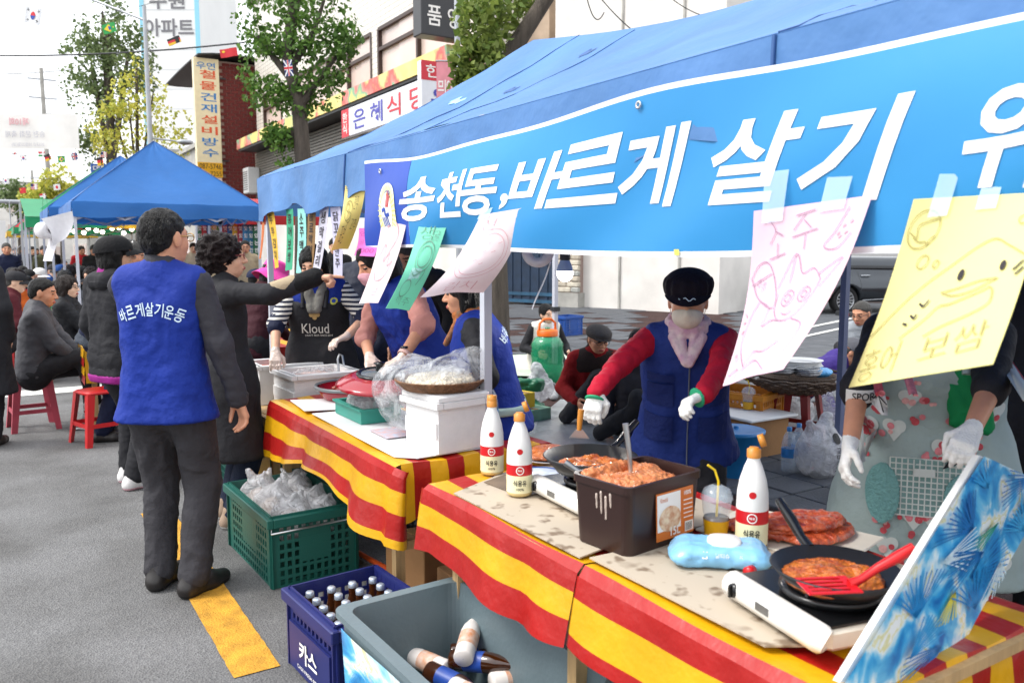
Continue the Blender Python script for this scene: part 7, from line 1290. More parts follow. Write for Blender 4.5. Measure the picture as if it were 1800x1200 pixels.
person('man in navy jacket walking toward the camera far up the street', gp(10, 420, 17), 175, 1.7, skin='b', hair=('short', 'grey'), top=NAVY, trou=CHAR, shoes=SHOEB, hi=.6)
person('child in red vest over a black hood sitting with back turned', gp(48, 520, 12.3), 30, 1.5, sit=.4, skin='a', hair=('bun', 'black'), top=BLACK, vest=cloth('vest_red', 'c0202a', .6), trou=BLACK, hi=.6)
person('man in white cap and blue jacket seated at the white table', gp(70, 520, 13.6), 120, 1.65, sit=.42, head=(20, 10, 0), skin='b', hair=('crop', 'grey'), top=BLUE, trou=BLACK, cap=('baseball', WHITE, WHITE), hi=.6)
# ------------------------------------------------------------------ goods inside and behind the tent
q = pz(1302, 838, PV); BK = mat('bucket_blue', '1f77b6', .4, .06, 5); e = empty('bucket', (q.x, q.y+.05, PV), 0, 'bright blue plastic bucket with its lid on', 'bucket')
MB().lathe([(.001, 0), (.135, 0), (.14, .008), (.172, .29), (.18, .292), (.18, .305), (.17, .305)], 36).build('bucket_body', BK, e); MB().lathe([(.186, .296), (.188, .312), (.165, .318), (.15, .31), (.06, .316), (.001, .318)], 36).build('lid', BK, e); MB().lathe([(.02, .314), (.018, .335), (.001, .337)], 16).build('lid_knob', BK, e)
for s_ in (-1, 1): MB().box((s_*.188, 0, .27), (.03, .05, .04), bev=.006).build('handle_lug', BK, e)
bs = pz(1400, 790, PV); st_ = stool('red plastic stool carrying the wicker basket', (bs.x+.1, bs.y+.1, PV), .3, .95, mat('stool_dark_red', '7d1a1c', .45, .1)); top = Vector((bs.x+.1, bs.y+.1, PV+.43))
e = empty('wicker_basket', top, .2, 'round brown wicker basket heaped with foil trays on the red stool', 'basket'); R_ = .3; BASK = mat('basket_brown', '4a3524', .6, .4, 30, .8, 80); MB().lathe([(.001, 0), (R_*.7, 0), (R_, .12), (R_-.012, .12), (R_*.68, .012), (.001, .012)], 40).build('basket_body', BASK, e)
for k in range(6): MB().tube([((R_*.71+.052*k*.9)*math.cos(a), (R_*.71+.052*k*.9)*math.sin(a), .006+.022*k+.006*math.sin(20*a+3*k)) for a in [i*2*math.pi/60 for i in range(61)]], .011, 6, cap=False).build('wicker_band', BASK, e)
FOIL = mat('foil', 'b9bdc2', .3, .1, 30, .3, 60, metal=.8); PALEB = mat('pale_blue_pack', '4f9fd8', .35, .15, 12)
for i, (x, y, z, r, m, lb) in enumerate(((-.12, .05, .13, .12, FOIL, 'stack of clear takeaway bowls at one side of the basket'), (.1, .06, .16, .17, WHITEP, 'stack of white plates on top of the basket'), (.0, -.1, .12, .1, FOIL, 'foil dish at the front of the basket'), (.14, -.1, .12, .1, PALEB, 'blue packet at the front of the basket'))):
    e2 = empty('dish_stack' if m is not PALEB else 'packet', top+Vector((x, y, z)), 0, lb, 'dish' if m is not PALEB else 'packet')
    if m is PALEB: lump('packet_body', [El((0, 0, .02), (.1, .08, .035))], .008, .006, 30, m, e2)
    else:
        for k in range(4): MB().lathe([(.001, 0), (r*.7, 0), (r, .022), (r-.004, .024), (r*.68, .004)], 28, (random.uniform(-.01, .01), random.uniform(-.01, .01), .013*k)).build('dish', m, e2)
q = pz(1315, 722, .35); cup('iced drink cup with yellow band beside the basket', (q.x, q.y, .36), 1.15, liquid='6a4420')
oc = crate('orange slatted plastic crate behind the drink cup', (q.x+.15, q.y+.2, PV), .3, .4, .5, .42, mat('crate_orange', 'c07a18', .5, .1))
MB().box((0, 0, .3), (.5, .5, .02), bev=.005).build('side_table', WHITEP); o_ = bpy.data.objects['side_table']; o_.location = (q.x-.05, q.y-.05, PV-.0); tag(o_, 'low white board holding the iced drink cup', 'table'); MB().box((0, 0, .145), (.4, .4, .29)).build('pedestal', KRAFT, o_)
for i, (px, py, sx, lb) in enumerate(((1385, 830, 0, 'water bottle standing under the basket, closest to the bucket'), (1402, 822, 0, 'water bottle standing under the basket beside its twin'))):
    q = pz(px, py, PV); e = empty('water_bottle', (q.x, q.y, PV), 0, lb, 'bottle', 'water bottles under the basket'); MB().lathe([(.001, 0), (.045, 0), (.048, .01), (.045, .1), (.048, .2), (.036, .25), (.015, .285), (.015, .3)], 20).build('bottle_wall', CLEAR, e); MB().lathe([(.017, .285), (.017, .312), (.001, .313)], 14).build('cap', BK, e); MB().lathe([(.0485, .11), (.0485, .17)], 20).build('label', mat('water_label', '3a86c8', .4, .2, 20), e)
for i, (px, py, r, m, lb) in enumerate(((1440, 838, (.17, .15, .17), PLASTW, 'white carrier bag with black print under the basket'), (1470, 760, (.16, .16, .2), PLAST, 'clear plastic sack beside the carrier bag'), (1400, 760, (.15, .12, .16), PLASTW, 'milky plastic bag under the basket stool'), (1500, 880, (.14, .1, .1), PLASTW, 'flattened plastic bag on the paving'))):
    q = pz(px, py, PV); o_ = lump('plastic_bag', [El((0, 0, r[2]*.9), r), C((.02, 0, r[2]*1.6), (.06, 0, r[2]*2.3), .06, .03, k=.05), C((-.04, 0, r[2]*1.5), (-.08, .03, r[2]*2.1), .05, .02, k=.05)], .011, .013, 11, m, seed=i*5+2); o_.location = (q.x, q.y, PV+.01); tag(o_, lb, 'plastic bag')
    if i == 0: M = frame((-.1, -.3, .2), (.85, -.5, 0), (0, 0, 1)); print_on('bag_print', [at2(disc2(0, .07, .03), 0, 0)]+[at2(fit(c, .035, .035, .01), 0, -.04*k) for k, c in enumerate('고마워요')], onto(bvh_of(o_), M, .006, .6), INK, o_)
# jug, bags, shoes, boxes
q = pz(962, 668, PV); JUG = mat('jug_green', '1f9a6a', .15, .05, 5, alpha=.62, spec=.8); e = empty('water_jug', (5.33, 7.75, PV), 0, 'big translucent green water jug with orange screw lid', 'jug'); e.scale = (1.2, 1.2, 1.2)
MB().lathe([(.001, 0), (.14, 0), (.155, .015), (.15, .1), (.158, .13), (.15, .2), (.158, .25), (.15, .33), (.155, .36), (.12, .42), (.09, .435), (.09, .45)], 32).build('jug_body', JUG, e); MB().lathe([(.001, .01), (.145, .01), (.145, .16), (.001, .165)], 28).build('water', mat('jug_water', '2fb47c', .1, .1, alpha=.6), e); JO = mat('jug_orange', 'e06a12', .4, .05); MB().lathe([(.1, .44), (.102, .49), (.09, .5), (.001, .505)], 28).build('lid', JO, e); MB().tube([(-.095, 0, .47), (-.09, 0, .56), (-.04, 0, .6), (.04, 0, .6), (.09, 0, .56), (.095, 0, .47)], .012, 8).build('carry_handle', JO, e); MB().lathe([(.025, .5), (.025, .52), (.001, .525)], 14).build('spout_cap', JUG, e)
GBAG = mat('green_bag', '1d6b4a', .45, .15, 8, .3, 20); q = pz(932, 735, PV); o_ = lump('shopping_bag', [C((-.1, 0, .06), (.1, 0, .06), .09, k=.05), C((-.11, 0, .28), (.11, 0, .3), .06, .07, k=.06), Half((0, 0, 1), .34)], .012, .016, 14, GBAG); o_.location = (q.x, q.y+.1, PV); o_.rotation_euler = (0, 0, -.6); tag(o_, 'green woven shopping bag beside the vendor in the orange scarf', 'bag')
o_ = lump('plastic_bag', [C((-.05, 0, .15), (.1, 0, .2), .13, .1, k=.05), C((.1, 0, .2), (.05, 0, .4), .1, .05, k=.05)], .014, .02, 14, PLASTW); o_.location = (q.x+.25, q.y+.35, PV); tag(o_, 'milky white plastic bag leaning on the green jug', 'plastic bag')
def shoe(label, p, rz):
    e = empty('trainer', p, rz, label, 'shoe', 'grey trainers by the mat'); V, Fq = solid([C((0, -.06, .045), (0, .08, .04), .045, .048, k=.03), C((0, .08, .035), (0, .17, .03), .048, .038, k=.03), C((0, -.06, .06), (0, -.05, .11), .046, .044, k=.03), Sub(C((0, -.05, .1), (0, .0, .13), .032, .034, k=.01)), Half((0, 0, -1), 0)], .008); z = V[Fq].mean(1)[:, 2]; rawmesh('upper', V, Fq, [SHOEG[0], mat('sole_grey', '5b5d60', .7, .1)], e, (z < .022).astype(int))
q = pz(955, 700, PV); shoe('grey trainer by the mat, closest to the pole foot', (q.x+.1, q.y-.02, PV), 2.6); shoe('grey trainer by the mat, closest to the green shopping bag', (q.x-.1, q.y+.06, PV), 2.9)
q = pz(915, 742, PV); carton('small yellow box stacked on a green carton by the shopping bag', (q.x, q.y, PV+.14), .16, .2, .13, .2, mat('box_yellow', 'cdb02a', .6, .15, 10)); carton('flat green and white carton under the yellow box', (q.x+.05, q.y, PV), .34, .3, .13, .15, mat('box_green', '6f9a83', .6, .3, 10))
SILV = mat('silver_mat', 'a9adb3', .3, .12, 5, .5, 14, metal=.5)
for (lb, P, m, z) in (('silver foil picnic mat under the man in the red fleece', [(3.3, 5.3), (3.9, 4.6), (5.3, 5.6), (4.7, 6.6)], SILV, .024), ('grey picnic mat by the masked vendor', [(3.55, 6.4), (3.6, 5.4), (4.4, 6.5), (4.3, 7.2)], mat('grey_mat', '8f9398', .5, .12, 6, .4, 16), .021), ('pale green checked mat under the young woman', [(4.9, 8.3), (6.0, 7.6), (7.4, 9.2), (6.0, 10.0)], mat('check_mat', 'b9c4b4', .7, .15, 14), .022)):
    c = Vector((sum(p[0] for p in P)/4, sum(p[1] for p in P)/4)); a, b_, c_, d_ = [Vector(p)-c for p in P]
    o_ = MB().grid(lambda u, v: (*(a.lerp(b_, u).lerp(d_.lerp(c_, u), v)), .006+.006*math.sin(9*u+4*v)*math.sin(7*v+2)), 18, 18, thick=.004).build('picnic_mat', m); o_.location = (c.x, c.y, PV+z); tag(o_, lb, 'mat')
q = pz(1105, 600, PV); carton('red and white printed carton standing by the white wall', (8.4, 9.2, PV), .34, .3, .4, .4, mat('box_red', 'b3262b', .6, .3, 5, col2='d0c9c4')); q = pz(985, 590, PV); crate('blue beverage crate beside the stone pillar', (8.6, 11.9, PV), .2, .45, .35, .35, mat('crate_blue', '1d4a94', .45, .1))
q = pD(800, 672, 3.9); e = empty('plastic_plate', (4.55, 5.05, PV+.05), 0, 'white plate of food on the silver mat', 'plate'); MB().lathe([(.001, 0), (.09, 0), (.13, .02), (.128, .022), (.085, .004)], 28).build('dish', WHITEP, e); lump('food', [El((0, 0, .015), (.07, .06, .015))], .009, .006, 40, JEON, e)
# parked car behind the signs
CARP = mat('car_charcoal', '3b4046', .25, .06, 3, metal=.6, coat=.7); TYRE = mat('tyre', '1b1b1c', .85, .1, 30); RIMM = mat('alloy', 'b8bbbf', .3, .05, metal=.8)
wz = pz(1487, 553, PV); e = empty('parked_car', (wz.x, wz.y, PV), math.radians(-20), 'dark grey saloon car parked on the forecourt, seen past the blue-grey tent leg', 'car')
# local x forward, origin under the rear wheel nearest the camera
V, Fq = solid([C((-.75, .9, .62), (3.5, .9, .6), .36, .34, k=.2), C((-.75, .3, .62), (3.5, .3, .6), .34, .32, k=.2), C((-.75, 1.5, .62), (3.5, 1.5, .6), .34, .32, k=.2), C((.2, .45, 1.1), (1.9, .45, 1.1), .28, .26, k=.25), C((.2, 1.35, 1.1), (1.9, 1.35, 1.1), .28, .26, k=.25), Sub(C((0, -.6, .33), (0, .35, .33), .385, k=.01)), Sub(C((2.75, -.6, .33), (2.75, .35, .33), .385, k=.01)), Half((0, 0, -1), -.2)], .035); rawmesh('body', V, Fq, CARP, e)
V, Fq = solid([C((.1, .24, 1.1), (1.95, .24, 1.08), .1, .09, k=.05)], .03); rawmesh('side_window', V, Fq, mat('car_glass', '15181c', .08, .03), e); 
for wx in (0, 2.75):
    Mw = Matrix.Translation((wx, .14, .335)) @ Matrix.Rotation(math.pi/2, 4, 'X'); wh = empty('wheel'); wh.parent = e
    mb = MB(Mw); mb.lathe([(.23, -.1), (.325, -.1), (.335, -.06), (.335, .06), (.325, .1), (.235, .105), (.23, .09)], 40); mb.build('tyre', TYRE, wh); mb = MB(Mw); mb.lathe([(.232, .1), (.225, .105), (.215, .06), (.23, -.08)], 36)
    for k in range(15): a = k*2*math.pi/15; mb.bar((.05*math.cos(a), .05*math.sin(a), .085), (.222*math.cos(a), .222*math.sin(a), .09), .024, .02)
    mb.lathe([(.001, .1), (.05, .1), (.06, .085), (.06, .06)], 20); mb.build('rim', RIMM, wh); mb = MB(Mw); mb.lathe([(.001, .03), (.215, .03)], 30); mb.build('brake_disc', DKMETAL, wh)
hb = bvh_of([o for o in e.children if o.name.startswith('body')][0])
def side(x, z, off=.01): h = hb.ray_cast(Vector((x, -1, z)), Vector((0, 1, 0)))[0]; return (h if h is not None else Vector((x, 0, z)))-Vector((0, off, 0))
MB().tube([side(.42, .92, .02), side(.47, .925, .045), side(.6, .925, .045), side(.66, .92, .02)], .014, 8).build('door_handle', mat('chrome', 'c9ccd0', .15, .02, metal=1), e); MB().tube([side(.5+.1*i, .33+.005*i, .012) for i in range(8)], .012, 6).build('sill_trim', mat('chrome', 'c9ccd0', .15, .02, metal=1), e); MB().tube([side(.36+.0*i, .45+.07*i, .002) for i in range(9)], .004, 5).build('door_gap', DKMETAL, e)
e = empty('wheel_stop', (wz.x-.5, wz.y-.35, PV), math.radians(-20), 'low black and orange parking kerb beside the car wheel', 'wheel stop'); MB().box((0, 0, .06), (.16, .6, .12), bev=.02).build('block', DKMETAL, e); MB().box((-.082, -.15, .06), (.006, .2, .07)).build('reflector', ORNG, e)
# ------------------------------------------------------------------ tables and the crowd up the street
stool('bright red plastic stool behind the striped side table', (.66, 7.35, 0), .3, .95, mat('stool_bright', 'c01a1e', .4, .06))
def side_table(label, x0, x1, y0, y1, m='stripe', h=.72):
    e = empty('dining_table', ((x0+x1)/2, (y0+y1)/2, 0), 0, label, 'table', 'dining tables under the tents'); w, l = x1-x0, y1-y0; MB().box((0, 0, h-.012), (w, l, .024)).build('tabletop', WHITEP, e)
    for sx in (-1, 1):
        for sy in (-1, 1): MB().box((sx*(w/2-.05), sy*(l/2-.06), h/2-.012), (.04, .04, h-.024)).build('leg', WOODM, e)
    if m == 'stripe':
        n = int(w/.09); mb = MB()
        for k in range(n):
            mb.m = k % 2; xa, xb = -w/2-.02+(w+.04)*k/n, -w/2-.02+(w+.04)*(k+1)/n; mb.add([(xa, -l/2-.02, h+.004), (xb, -l/2-.02, h+.004), (xb, l/2+.02, h+.004), (xa, l/2+.02, h+.004)], [(0, 1, 2, 3)]); mb.add([(xa, -l/2-.02, h+.004), (xb, -l/2-.02, h+.004), (xb, -l/2-.05, h-.28), (xa, -l/2-.05, h-.28)], [(0, 1, 2, 3)])
        for k in range(4):
            mb.m = k % 2
            for sx in (-1, 1): x = sx*(w/2+.022); mb.add([(x, -l/2-.02, h+.003-.075*k), (x, l/2+.02, h+.003-.075*k), (x+sx*.008, l/2+.02, h-.072-.075*k), (x+sx*.008, -l/2-.02, h-.072-.075*k)], [(0, 1, 2, 3)])
        mb.build('striped_cloth', [CYEL, CRED], e)
    return e
side_table('striped dining table beside the man on the stool', .62, 1.25, 7.7, 8.6); side_table('striped dining table with paper cups behind the black coat', 1.75, 2.6, 7.0, 8.6); side_table('white dining table with water bottles by the red chair', .45, 1.1, 11.0, 12.2, 'white'); side_table('striped dining table deep under the blue pyramid tent', 1.6, 2.3, 13.2, 14.8); side_table('striped dining table under the second blue tent', 1.5, 2.2, 16.0, 17.6)
for i, (x, y, lb) in enumerate(((1.82, 7.3, 'paper cup at the table corner behind the pointing arm'), (1.9, 7.15, 'paper cup second from the corner on the striped table'), (.78, 7.95, 'white bowl-like paper cup on the side table'))): e = empty('paper_cup', (x, y, .725), 0, lb, 'cup', 'paper cups'); MB().lathe([(.001, 0), (.028, 0), (.038, .085), (.036, .085), (.026, .004), (.001, .004)], 20).build('cup_wall', WHITEP, e); MB().lathe([(.0345, .05), (.0365, .066)], 20).build('cup_print', mat('cup_pink', 'd8a8a0', .5, .2, 60), e)
for i, (x, y, lb) in enumerate(((.62, 11.2, 'tall water bottle on the white table beside the cap'), (.7, 11.35, 'shorter water bottle on the white table'), (.56, 11.5, 'green soju bottle on the white table'))): e = empty('table_bottle', (x, y, .725), 0, lb, 'bottle', 'bottles on the white table'); MB().lathe([(.001, 0), (.04, 0), (.042, .16), (.03, .2), (.014, .24), (.014, .27), (.001, .27)], 16).build('bottle_wall', CLEAR if i < 2 else JUG, e)
e = empty('plastic_chair', (.38, 11.75, 0), .4, 'red plastic chair behind the child in the red vest', 'chair'); MB().box((0, 0, .43), (.4, .4, .03), bev=.01).build('seat', mat('stool_bright', 'c01a1e'), e); MB().grid(lambda u, v: (-.2+.4*u, -.2-.05*v-.04*math.sin(math.pi*u), .45+.4*v), 8, 6, thick=.02).build('backrest', mat('stool_bright', 'c01a1e'), e)
for sx in (-1, 1):
    for sy in (-1, 1): MB().bar((sx*.17, sy*.17, .42), (sx*.2, sy*.2, 0), .035).build('leg', mat('stool_bright', 'c01a1e'), e)
# crowd: a few builds, each copied with its own clothes
P0 = [person('x', (0, -60-i, 0), 0, 1.62+.03*i, sit=s_, lean=l_, head=(hy, 8, 0), hair=h_, top=BLACK, trou=BLACK, top_g=.022, hi=.3, R=r_, L=l2, skin='a', cap=c_) for i, (s_, l_, hy, h_, r_, l2, c_) in enumerate(((.42, 8, 0, ('short', 'black'), dict(l=(.12, .38, .75)), dict(l=(-.12, .36, .74)), None), (.42, 14, 20, ('bob', 'black'), dict(l=(.1, .4, .78)), dict(l=(-.15, .33, .72)), None), (None, 4, -10, ('short', 'black'), None, None, None), (.42, 5, -25, ('long', 'brown'), dict(l=(.14, .36, .72)), dict(l=(-.1, .3, .95)), None), (.42, 10, 10, ('crop', 'grey'), dict(l=(.12, .38, .75)), dict(l=(-.12, .36, .74)), ('baseball', BLACK, BLACK))))]
COLS = [(n, cloth('crowd_'+n.replace(' ', '_'), c)) for n, c in (('black', '1a1a1c'), ('dark navy', '1b2036'), ('grey', '55575c'), ('olive', '46472f'), ('red', 'a81e26'), ('brown', '4b3528'), ('charcoal', '303136'), ('blue', '2a4f8c'), ('cream', 'bdb4a2'), ('maroon', '4f1a22'), ('orange', 'b5561f'), ('teal', '1f4d50'))]
crowd = [(8, 455, 14.5, 0, 1, 100, 'at the picture edge below the far stage'), (28, 445, 16, 0, 4, 60, 'left of the man in the white cap'), (20, 500, 11.2, 3, 10, 70, 'wearing a knitted hat row at the picture edge'), (95, 430, 17, 1, 0, 200, 'between the first pyramid tent legs'), (100, 470, 13.2, 0, 0, 100, 'wearing black behind the water bottles'), (118, 460, 15, 4, 3, 230, 'left of the tent leg in front of the pink cap'), (150, 450, 16.4, 1, 5, 260, 'past the second tent leg'), (165, 430, 18.5, 2, 0, 190, 'standing under the string of bulbs'), (230, 410, 17.5, 2, 0, 200, 'standing above the black cap'), (205, 440, 18, 3, 6, 150, 'beside the standing figure under the awning'),
         (120, 420, 20, 1, 4, 120, 'in the red apron far under the awning'), (140, 415, 22, 2, 4, 170, 'standing in red at the back of the awning'), (180, 425, 22, 0, 1, 90, 'at the far table under the awning'), (75, 420, 21, 2, 3, 180, 'standing in the street far behind the white cap'), (55, 425, 24, 2, 6, 175, 'standing far down the street'), (40, 415, 28, 2, 1, 180, 'small figure far down the street by the truss'), (25, 418, 32, 2, 2, 185, 'tiny figure far down the street at the edge'), (62, 412, 35, 2, 5, 175, 'tiny figure under the far green tent'), (340, 425, 19, 2, 8, 200, 'half hidden beside the curly hair'), (355, 415, 21, 2, 9, 200, 'under the menu banners'), (390, 430, 17.5, 1, 11, 140, 'seated below the menu banners'),
         (410, 440, 16, 3, 5, 250, 'long-haired beside the beige jacket'), (530, 470, 12.5, 0, 2, 200, 'behind the green paper strip'), (556, 470, 11.5, 1, 10, 210, 'in orange behind the kraft paper strip'), (590, 460, 12.5, 2, 0, 210, 'standing behind the lilac paper strip'), (700, 470, 11, 4, 1, 220, 'behind the white hand drawing'), (720, 480, 9.5, 0, 11, 230, 'behind the mint sign'), (600, 500, 10, 3, 7, 190, 'seated behind the white hoodie'), (170, 470, 12.4, 3, 2, 260, 'grey hooded between the tent leg and the slate jacket'), (135, 480, 12.0, 1, 0, 290, 'long black coat behind the quilted jacket'), (5, 540, 9.6, 4, 9, 90, 'low at the picture edge behind the stool'), (155, 405, 26, 1, 8, 100, 'deep under the second awning'), (105, 405, 27, 0, 5, 140, 'deep under the green tent'), (90, 410, 30, 2, 0, 180, 'far under the yellow tent'),
         (112, 440, 14.2, 3, 0, 80, 'with long hair behind the first tent leg'), (125, 445, 17.5, 0, 3, 250, 'on the bench behind the pink cap'), (160, 445, 15.2, 1, 6, 290, 'between the two near tent legs'), (190, 445, 14.8, 3, 5, 110, 'brown-haired behind the slate jacket'), (215, 435, 16.5, 0, 0, 240, 'under the awning edge above the black cap'), (185, 415, 24, 2, 9, 180, 'standing deep under the awning in the middle'), (150, 425, 19.5, 0, 7, 120, 'at the long table under the bulbs'), (170, 440, 17.2, 4, 2, 130, 'capped at the long table under the bulbs'), (85, 440, 15.5, 4, 7, 150, 'capped beside the water bottles'), (15, 430, 19, 1, 6, 80, 'short-haired by the street at the picture edge'), (35, 470, 13.0, 0, 0, 95, 'behind the red plastic chair'), (365, 440, 15, 0, 0, 210, 'behind the curly-haired woman'), (385, 445, 13.2, 1, 9, 250, 'past the curly-haired woman under the red awning'), (500, 480, 10.5, 4, 1, 220, 'capped beside the gold paper strip'), (545, 485, 9.8, 3, 3, 230, 'behind the aqua paper strip'), (575, 470, 13.5, 0, 0, 200, 'far behind the white paper strip')]
for i, (px, py, d, k, c, hd, where) in enumerate(crowd):
    g = pD(px, py, d); r0 = P0[k]['root']; r = copy_tree(r0); r.location = (g.x, g.y, PV if g.x > 2 else 0); r.rotation_euler = (0, 0, -math.radians(hd)); nm, m = COLS[c]; up_ = 'standing' if k == 2 else 'seated'
    r['label'] = '%s person in %s, %s' % (up_, nm, where); r['group'] = 'crowd under the tents'
    for ch in r.children:
        if ch.name.startswith('jacket') and len(ch.material_slots): ch.material_slots[0].link = 'OBJECT'; ch.material_slots[0].material = m
        if ch.name.startswith('cap_crown') and i % 2: ch.material_slots[0].link = 'OBJECT'; ch.material_slots[0].material = COLS[(c+4) % 12][1]
        if ch.name.startswith('body'):
            ch.material_slots[0].link = 'OBJECT'; ch.material_slots[0].material = SKINS['abcd'[i % 4]]
def kill(o):
    for ch in list(o.children): kill(ch)
    bpy.data.objects.remove(o)
for j in P0: kill(j['root'])
# string of bulbs under the awnings, menu banners
for i in range(14):
    q = pD(70+12.5*i+random.uniform(-3, 3), 404+random.uniform(-5, 6), 17.5+.4*(i % 4)); e = empty('festoon_bulb', q, 0, 'lit round bulb on the string under the striped awning', 'lamp', 'festoon bulbs under the awning'); MB().ball((0, 0, 0), .045, 12, 8).build('globe', mat('festoon_glow', 'fff3df', .5, 0, emit=5), e); MB().lathe([(.02, .05), (.025, .1), (.001, .105)], 10).build('socket', DKMETAL, e); MB().tube([(0, 0, .1), (0, 0, .35)], .004, 5).build('cable', DKMETAL, e)
for i, c in enumerate(('2c6f52', 'a8383c', '1f3f74', 'c7a93a', '4f8f4f', 'a3283a', '2b62a0', 'd0ac2e', '9c3742', '3b82b4', '2f6b8c', '1d5a3c')):
    q = pD(345+12*i*.75, 395, 18.2); e = empty('menu_banner', (q.x, q.y, 1.25), 0, '%s hanging menu banner with white writing, number %s from the brick side' % (('dark green', 'brick red', 'navy', 'mustard', 'leaf green', 'crimson', 'royal blue', 'golden', 'wine red', 'sky blue', 'steel blue', 'bottle green')[i], ('twelfth', 'eleventh', 'tenth', 'ninth', 'eighth', 'seventh', 'sixth', 'fifth', 'fourth', 'third', 'second', 'first')[i]), 'banner', 'menu banners'); MB().grid(lambda u, v: (.13*u, .01*math.sin(5*v), .95*v), 3, 6, thick=.004).build('sheet', mat('menu_'+c, c, .6, .05), e); print_on('lettering', [at2(fit(t, .08, .1, .02), .065, .8-.16*k) for k, t in enumerate('맛있는안주')], flat(frame((0, -.02, 0), (1, 0, 0), (0, 0, 1)), .004), WHT, e)
# bag of tissue and rolls hanging on the pyramid tent corner
q = pD(82, 405, 10.3); roll('tissue roll hanging from the corner of the blue pyramid tent', q, 1.9, .5, 1.0); q = pD(100, 385, 10.2); o_ = MB().grid(lambda u, v: (.34*(u-.5)*(1-.55*v)+.05*math.sin(3*v), .05*math.sin(4*u)+.03*v, -.34*v+.1*u), 8, 8, thick=.002).build('paper_sheet', TISS); o_.location = q; tag(o_, 'limp white paper sheet tied to the corner of the blue pyramid tent', 'paper')
# ------------------------------------------------------------------ street furniture, wires, flags
GALV = mat('galvanised', 'a9adb2', .45, .1, 4, metal=.4)
p_ = pD(268, 330, 24); e = empty('street_lamp', (p_.x, p_.y, 0), 0, 'tall grey street lamp post with an arm, between the ginkgos and the cream sign', 'street lamp'); h_ = pD(258, 20, 24).z; MB().tube([(0, 0, 0), (0, 0, h_*.5), (0, 0, h_)], [.09, .075, .05], 12).build('post', GALV, e); a_ = pD(150, -5, 24)-Vector((p_.x, p_.y, 0)); MB().tube([(0, 0, h_-.4), tuple(a_)], .035, 8).build('arm', GALV, e); MB().box(tuple(a_), (.5, .2, .1), bev=.03).build('lamp_head', GALV, e); k_ = pD(325, 250, 24)-Vector((p_.x, p_.y, 0)); MB().tube([(0, 0, k_.z+.1), tuple(k_)], .025, 8).build('arm', GALV, e); MB().ball(tuple(k_), .16, 14, 8, (1.5, 1, .5)).build('lamp_head', GALV, e)
p_ = pD(806, 330, 14.5); e = empty('sign_post', (p_.x, p_.y, PV), 0, 'slim grey metal post in front of the black sign', 'post'); MB().tube([(0, 0, 0), (0, 0, 7)], .055, 12).build('post', GALV, e); MB().lathe([(.06, 4.62), (.075, 4.63), (.075, 4.67), (.06, 4.68)], 14).build('clamp', STEEL, e)
q = pD(785, 160, 14.3); e = empty('street_banner', (p_.x, p_.y, 0), 0, 'pink street banner with reversed letters on the slim metal post', 'banner'); a_, b_ = pD(771, 112, 14.5)-Vector((p_.x, p_.y, 0)), pD(767, 215, 14.5)-Vector((p_.x, p_.y, 0)); M = frame(b_, _r, (0, 0, 1)); hh = a_.z-b_.z; MB(M).box((.2, hh/2, 0), (.38, hh, .01)).build('sheet', mat('banner_pink', 'd98a94', .6, .08), e); M2 = M @ Matrix.Translation((.2, hh*.6, .006)) @ Matrix.Diagonal((-1, 1, 1, 1)); print_on('lettering', [at2(fit('지이므', .34, .22, .03), 0, 0)], flat(M2, .002), WHT, e); MB().tube([M @ Vector((0, hh+.02, 0)), M @ Vector((.5, hh+.02, 0))], .015, 8).build('rod', GALV, e)
for (px, d, yt, lb) in ((88, 60, 125, 'concrete utility pole far up the street with crossarms'), (60, 95, 300, 'thin distant utility pole beside the far tents')):
    p_ = pD(px, 340, d); h_ = pD(px-8, yt, d).z; e = empty('utility_pole', (p_.x, p_.y, 0), 0, lb, 'utility pole'); MB().tube([(0, 0, 0), (-.1, 0, h_)], [.2, .13], 10).build('post', CONC, e)
    for k in range(3): MB().box((-.1, 0, h_-.8-1.3*k), (1.8, .1, .1)).build('crossarm', GALV, e)
    MB().lathe([(.001, 0), (.3, 0), (.3, .8), (.001, .85)], 14, (.35, 0, h_-4.5)).build('transformer', GALV, e)
def wire(label, a, b, sag, r=.012):
    a, b = Vector(a), Vector(b); c = (a+b)/2; o = MB().tube([a.lerp(b, i/16)-Vector((0, 0, sag*4*(i/16)*(1-i/16)))-c for i in range(17)], r, 5).build('wire', DKMETAL); o.location = c; tag(o, label, 'wire'); return o
wire('black cable crossing the street in front of the green ginkgo', pD(-40, 98, 30), pD(430, 75, 30), .15, .03); wire('thin cable sagging above the far street', pD(-40, 131, 60), pD(132, 122, 60), .1, .03); wire('thin lower cable far up the street', pD(-20, 190, 60), pD(190, 200, 60), .2, .02); wire('slack cable on the white building above the tent', pD(1030, -10, 17), pD(1062, 22, 17), .3, .012); wire('taut cable on the white building above the tent', pD(1050, -10, 17), pD(1120, 60, 17), .05, .012); wire('thin cable high at the picture top over the tent', pD(1170, -10, 17), pD(1240, 30, 17), .05, .01)
wire('flag line rising across the street to the lamp post', pD(-20, 5, 18), pD(320, -15, 22), .4, .006); wire('long flag line down the street', pD(-20, 262, 30), pD(200, 262, 34), .3, .008); wire('lower flag line down the street', pD(-20, 305, 40), pD(140, 310, 40), .2, .01)
FLG = {k: mat('flag_'+k, c, .6, .04) for k, c in dict(white='e8e8e8', red='cc2630', blue='2145a0', green='2b9a4a', yellow='e8c832', black='1c1c1e', gold='e0b428', navy='1f2f6a').items()}
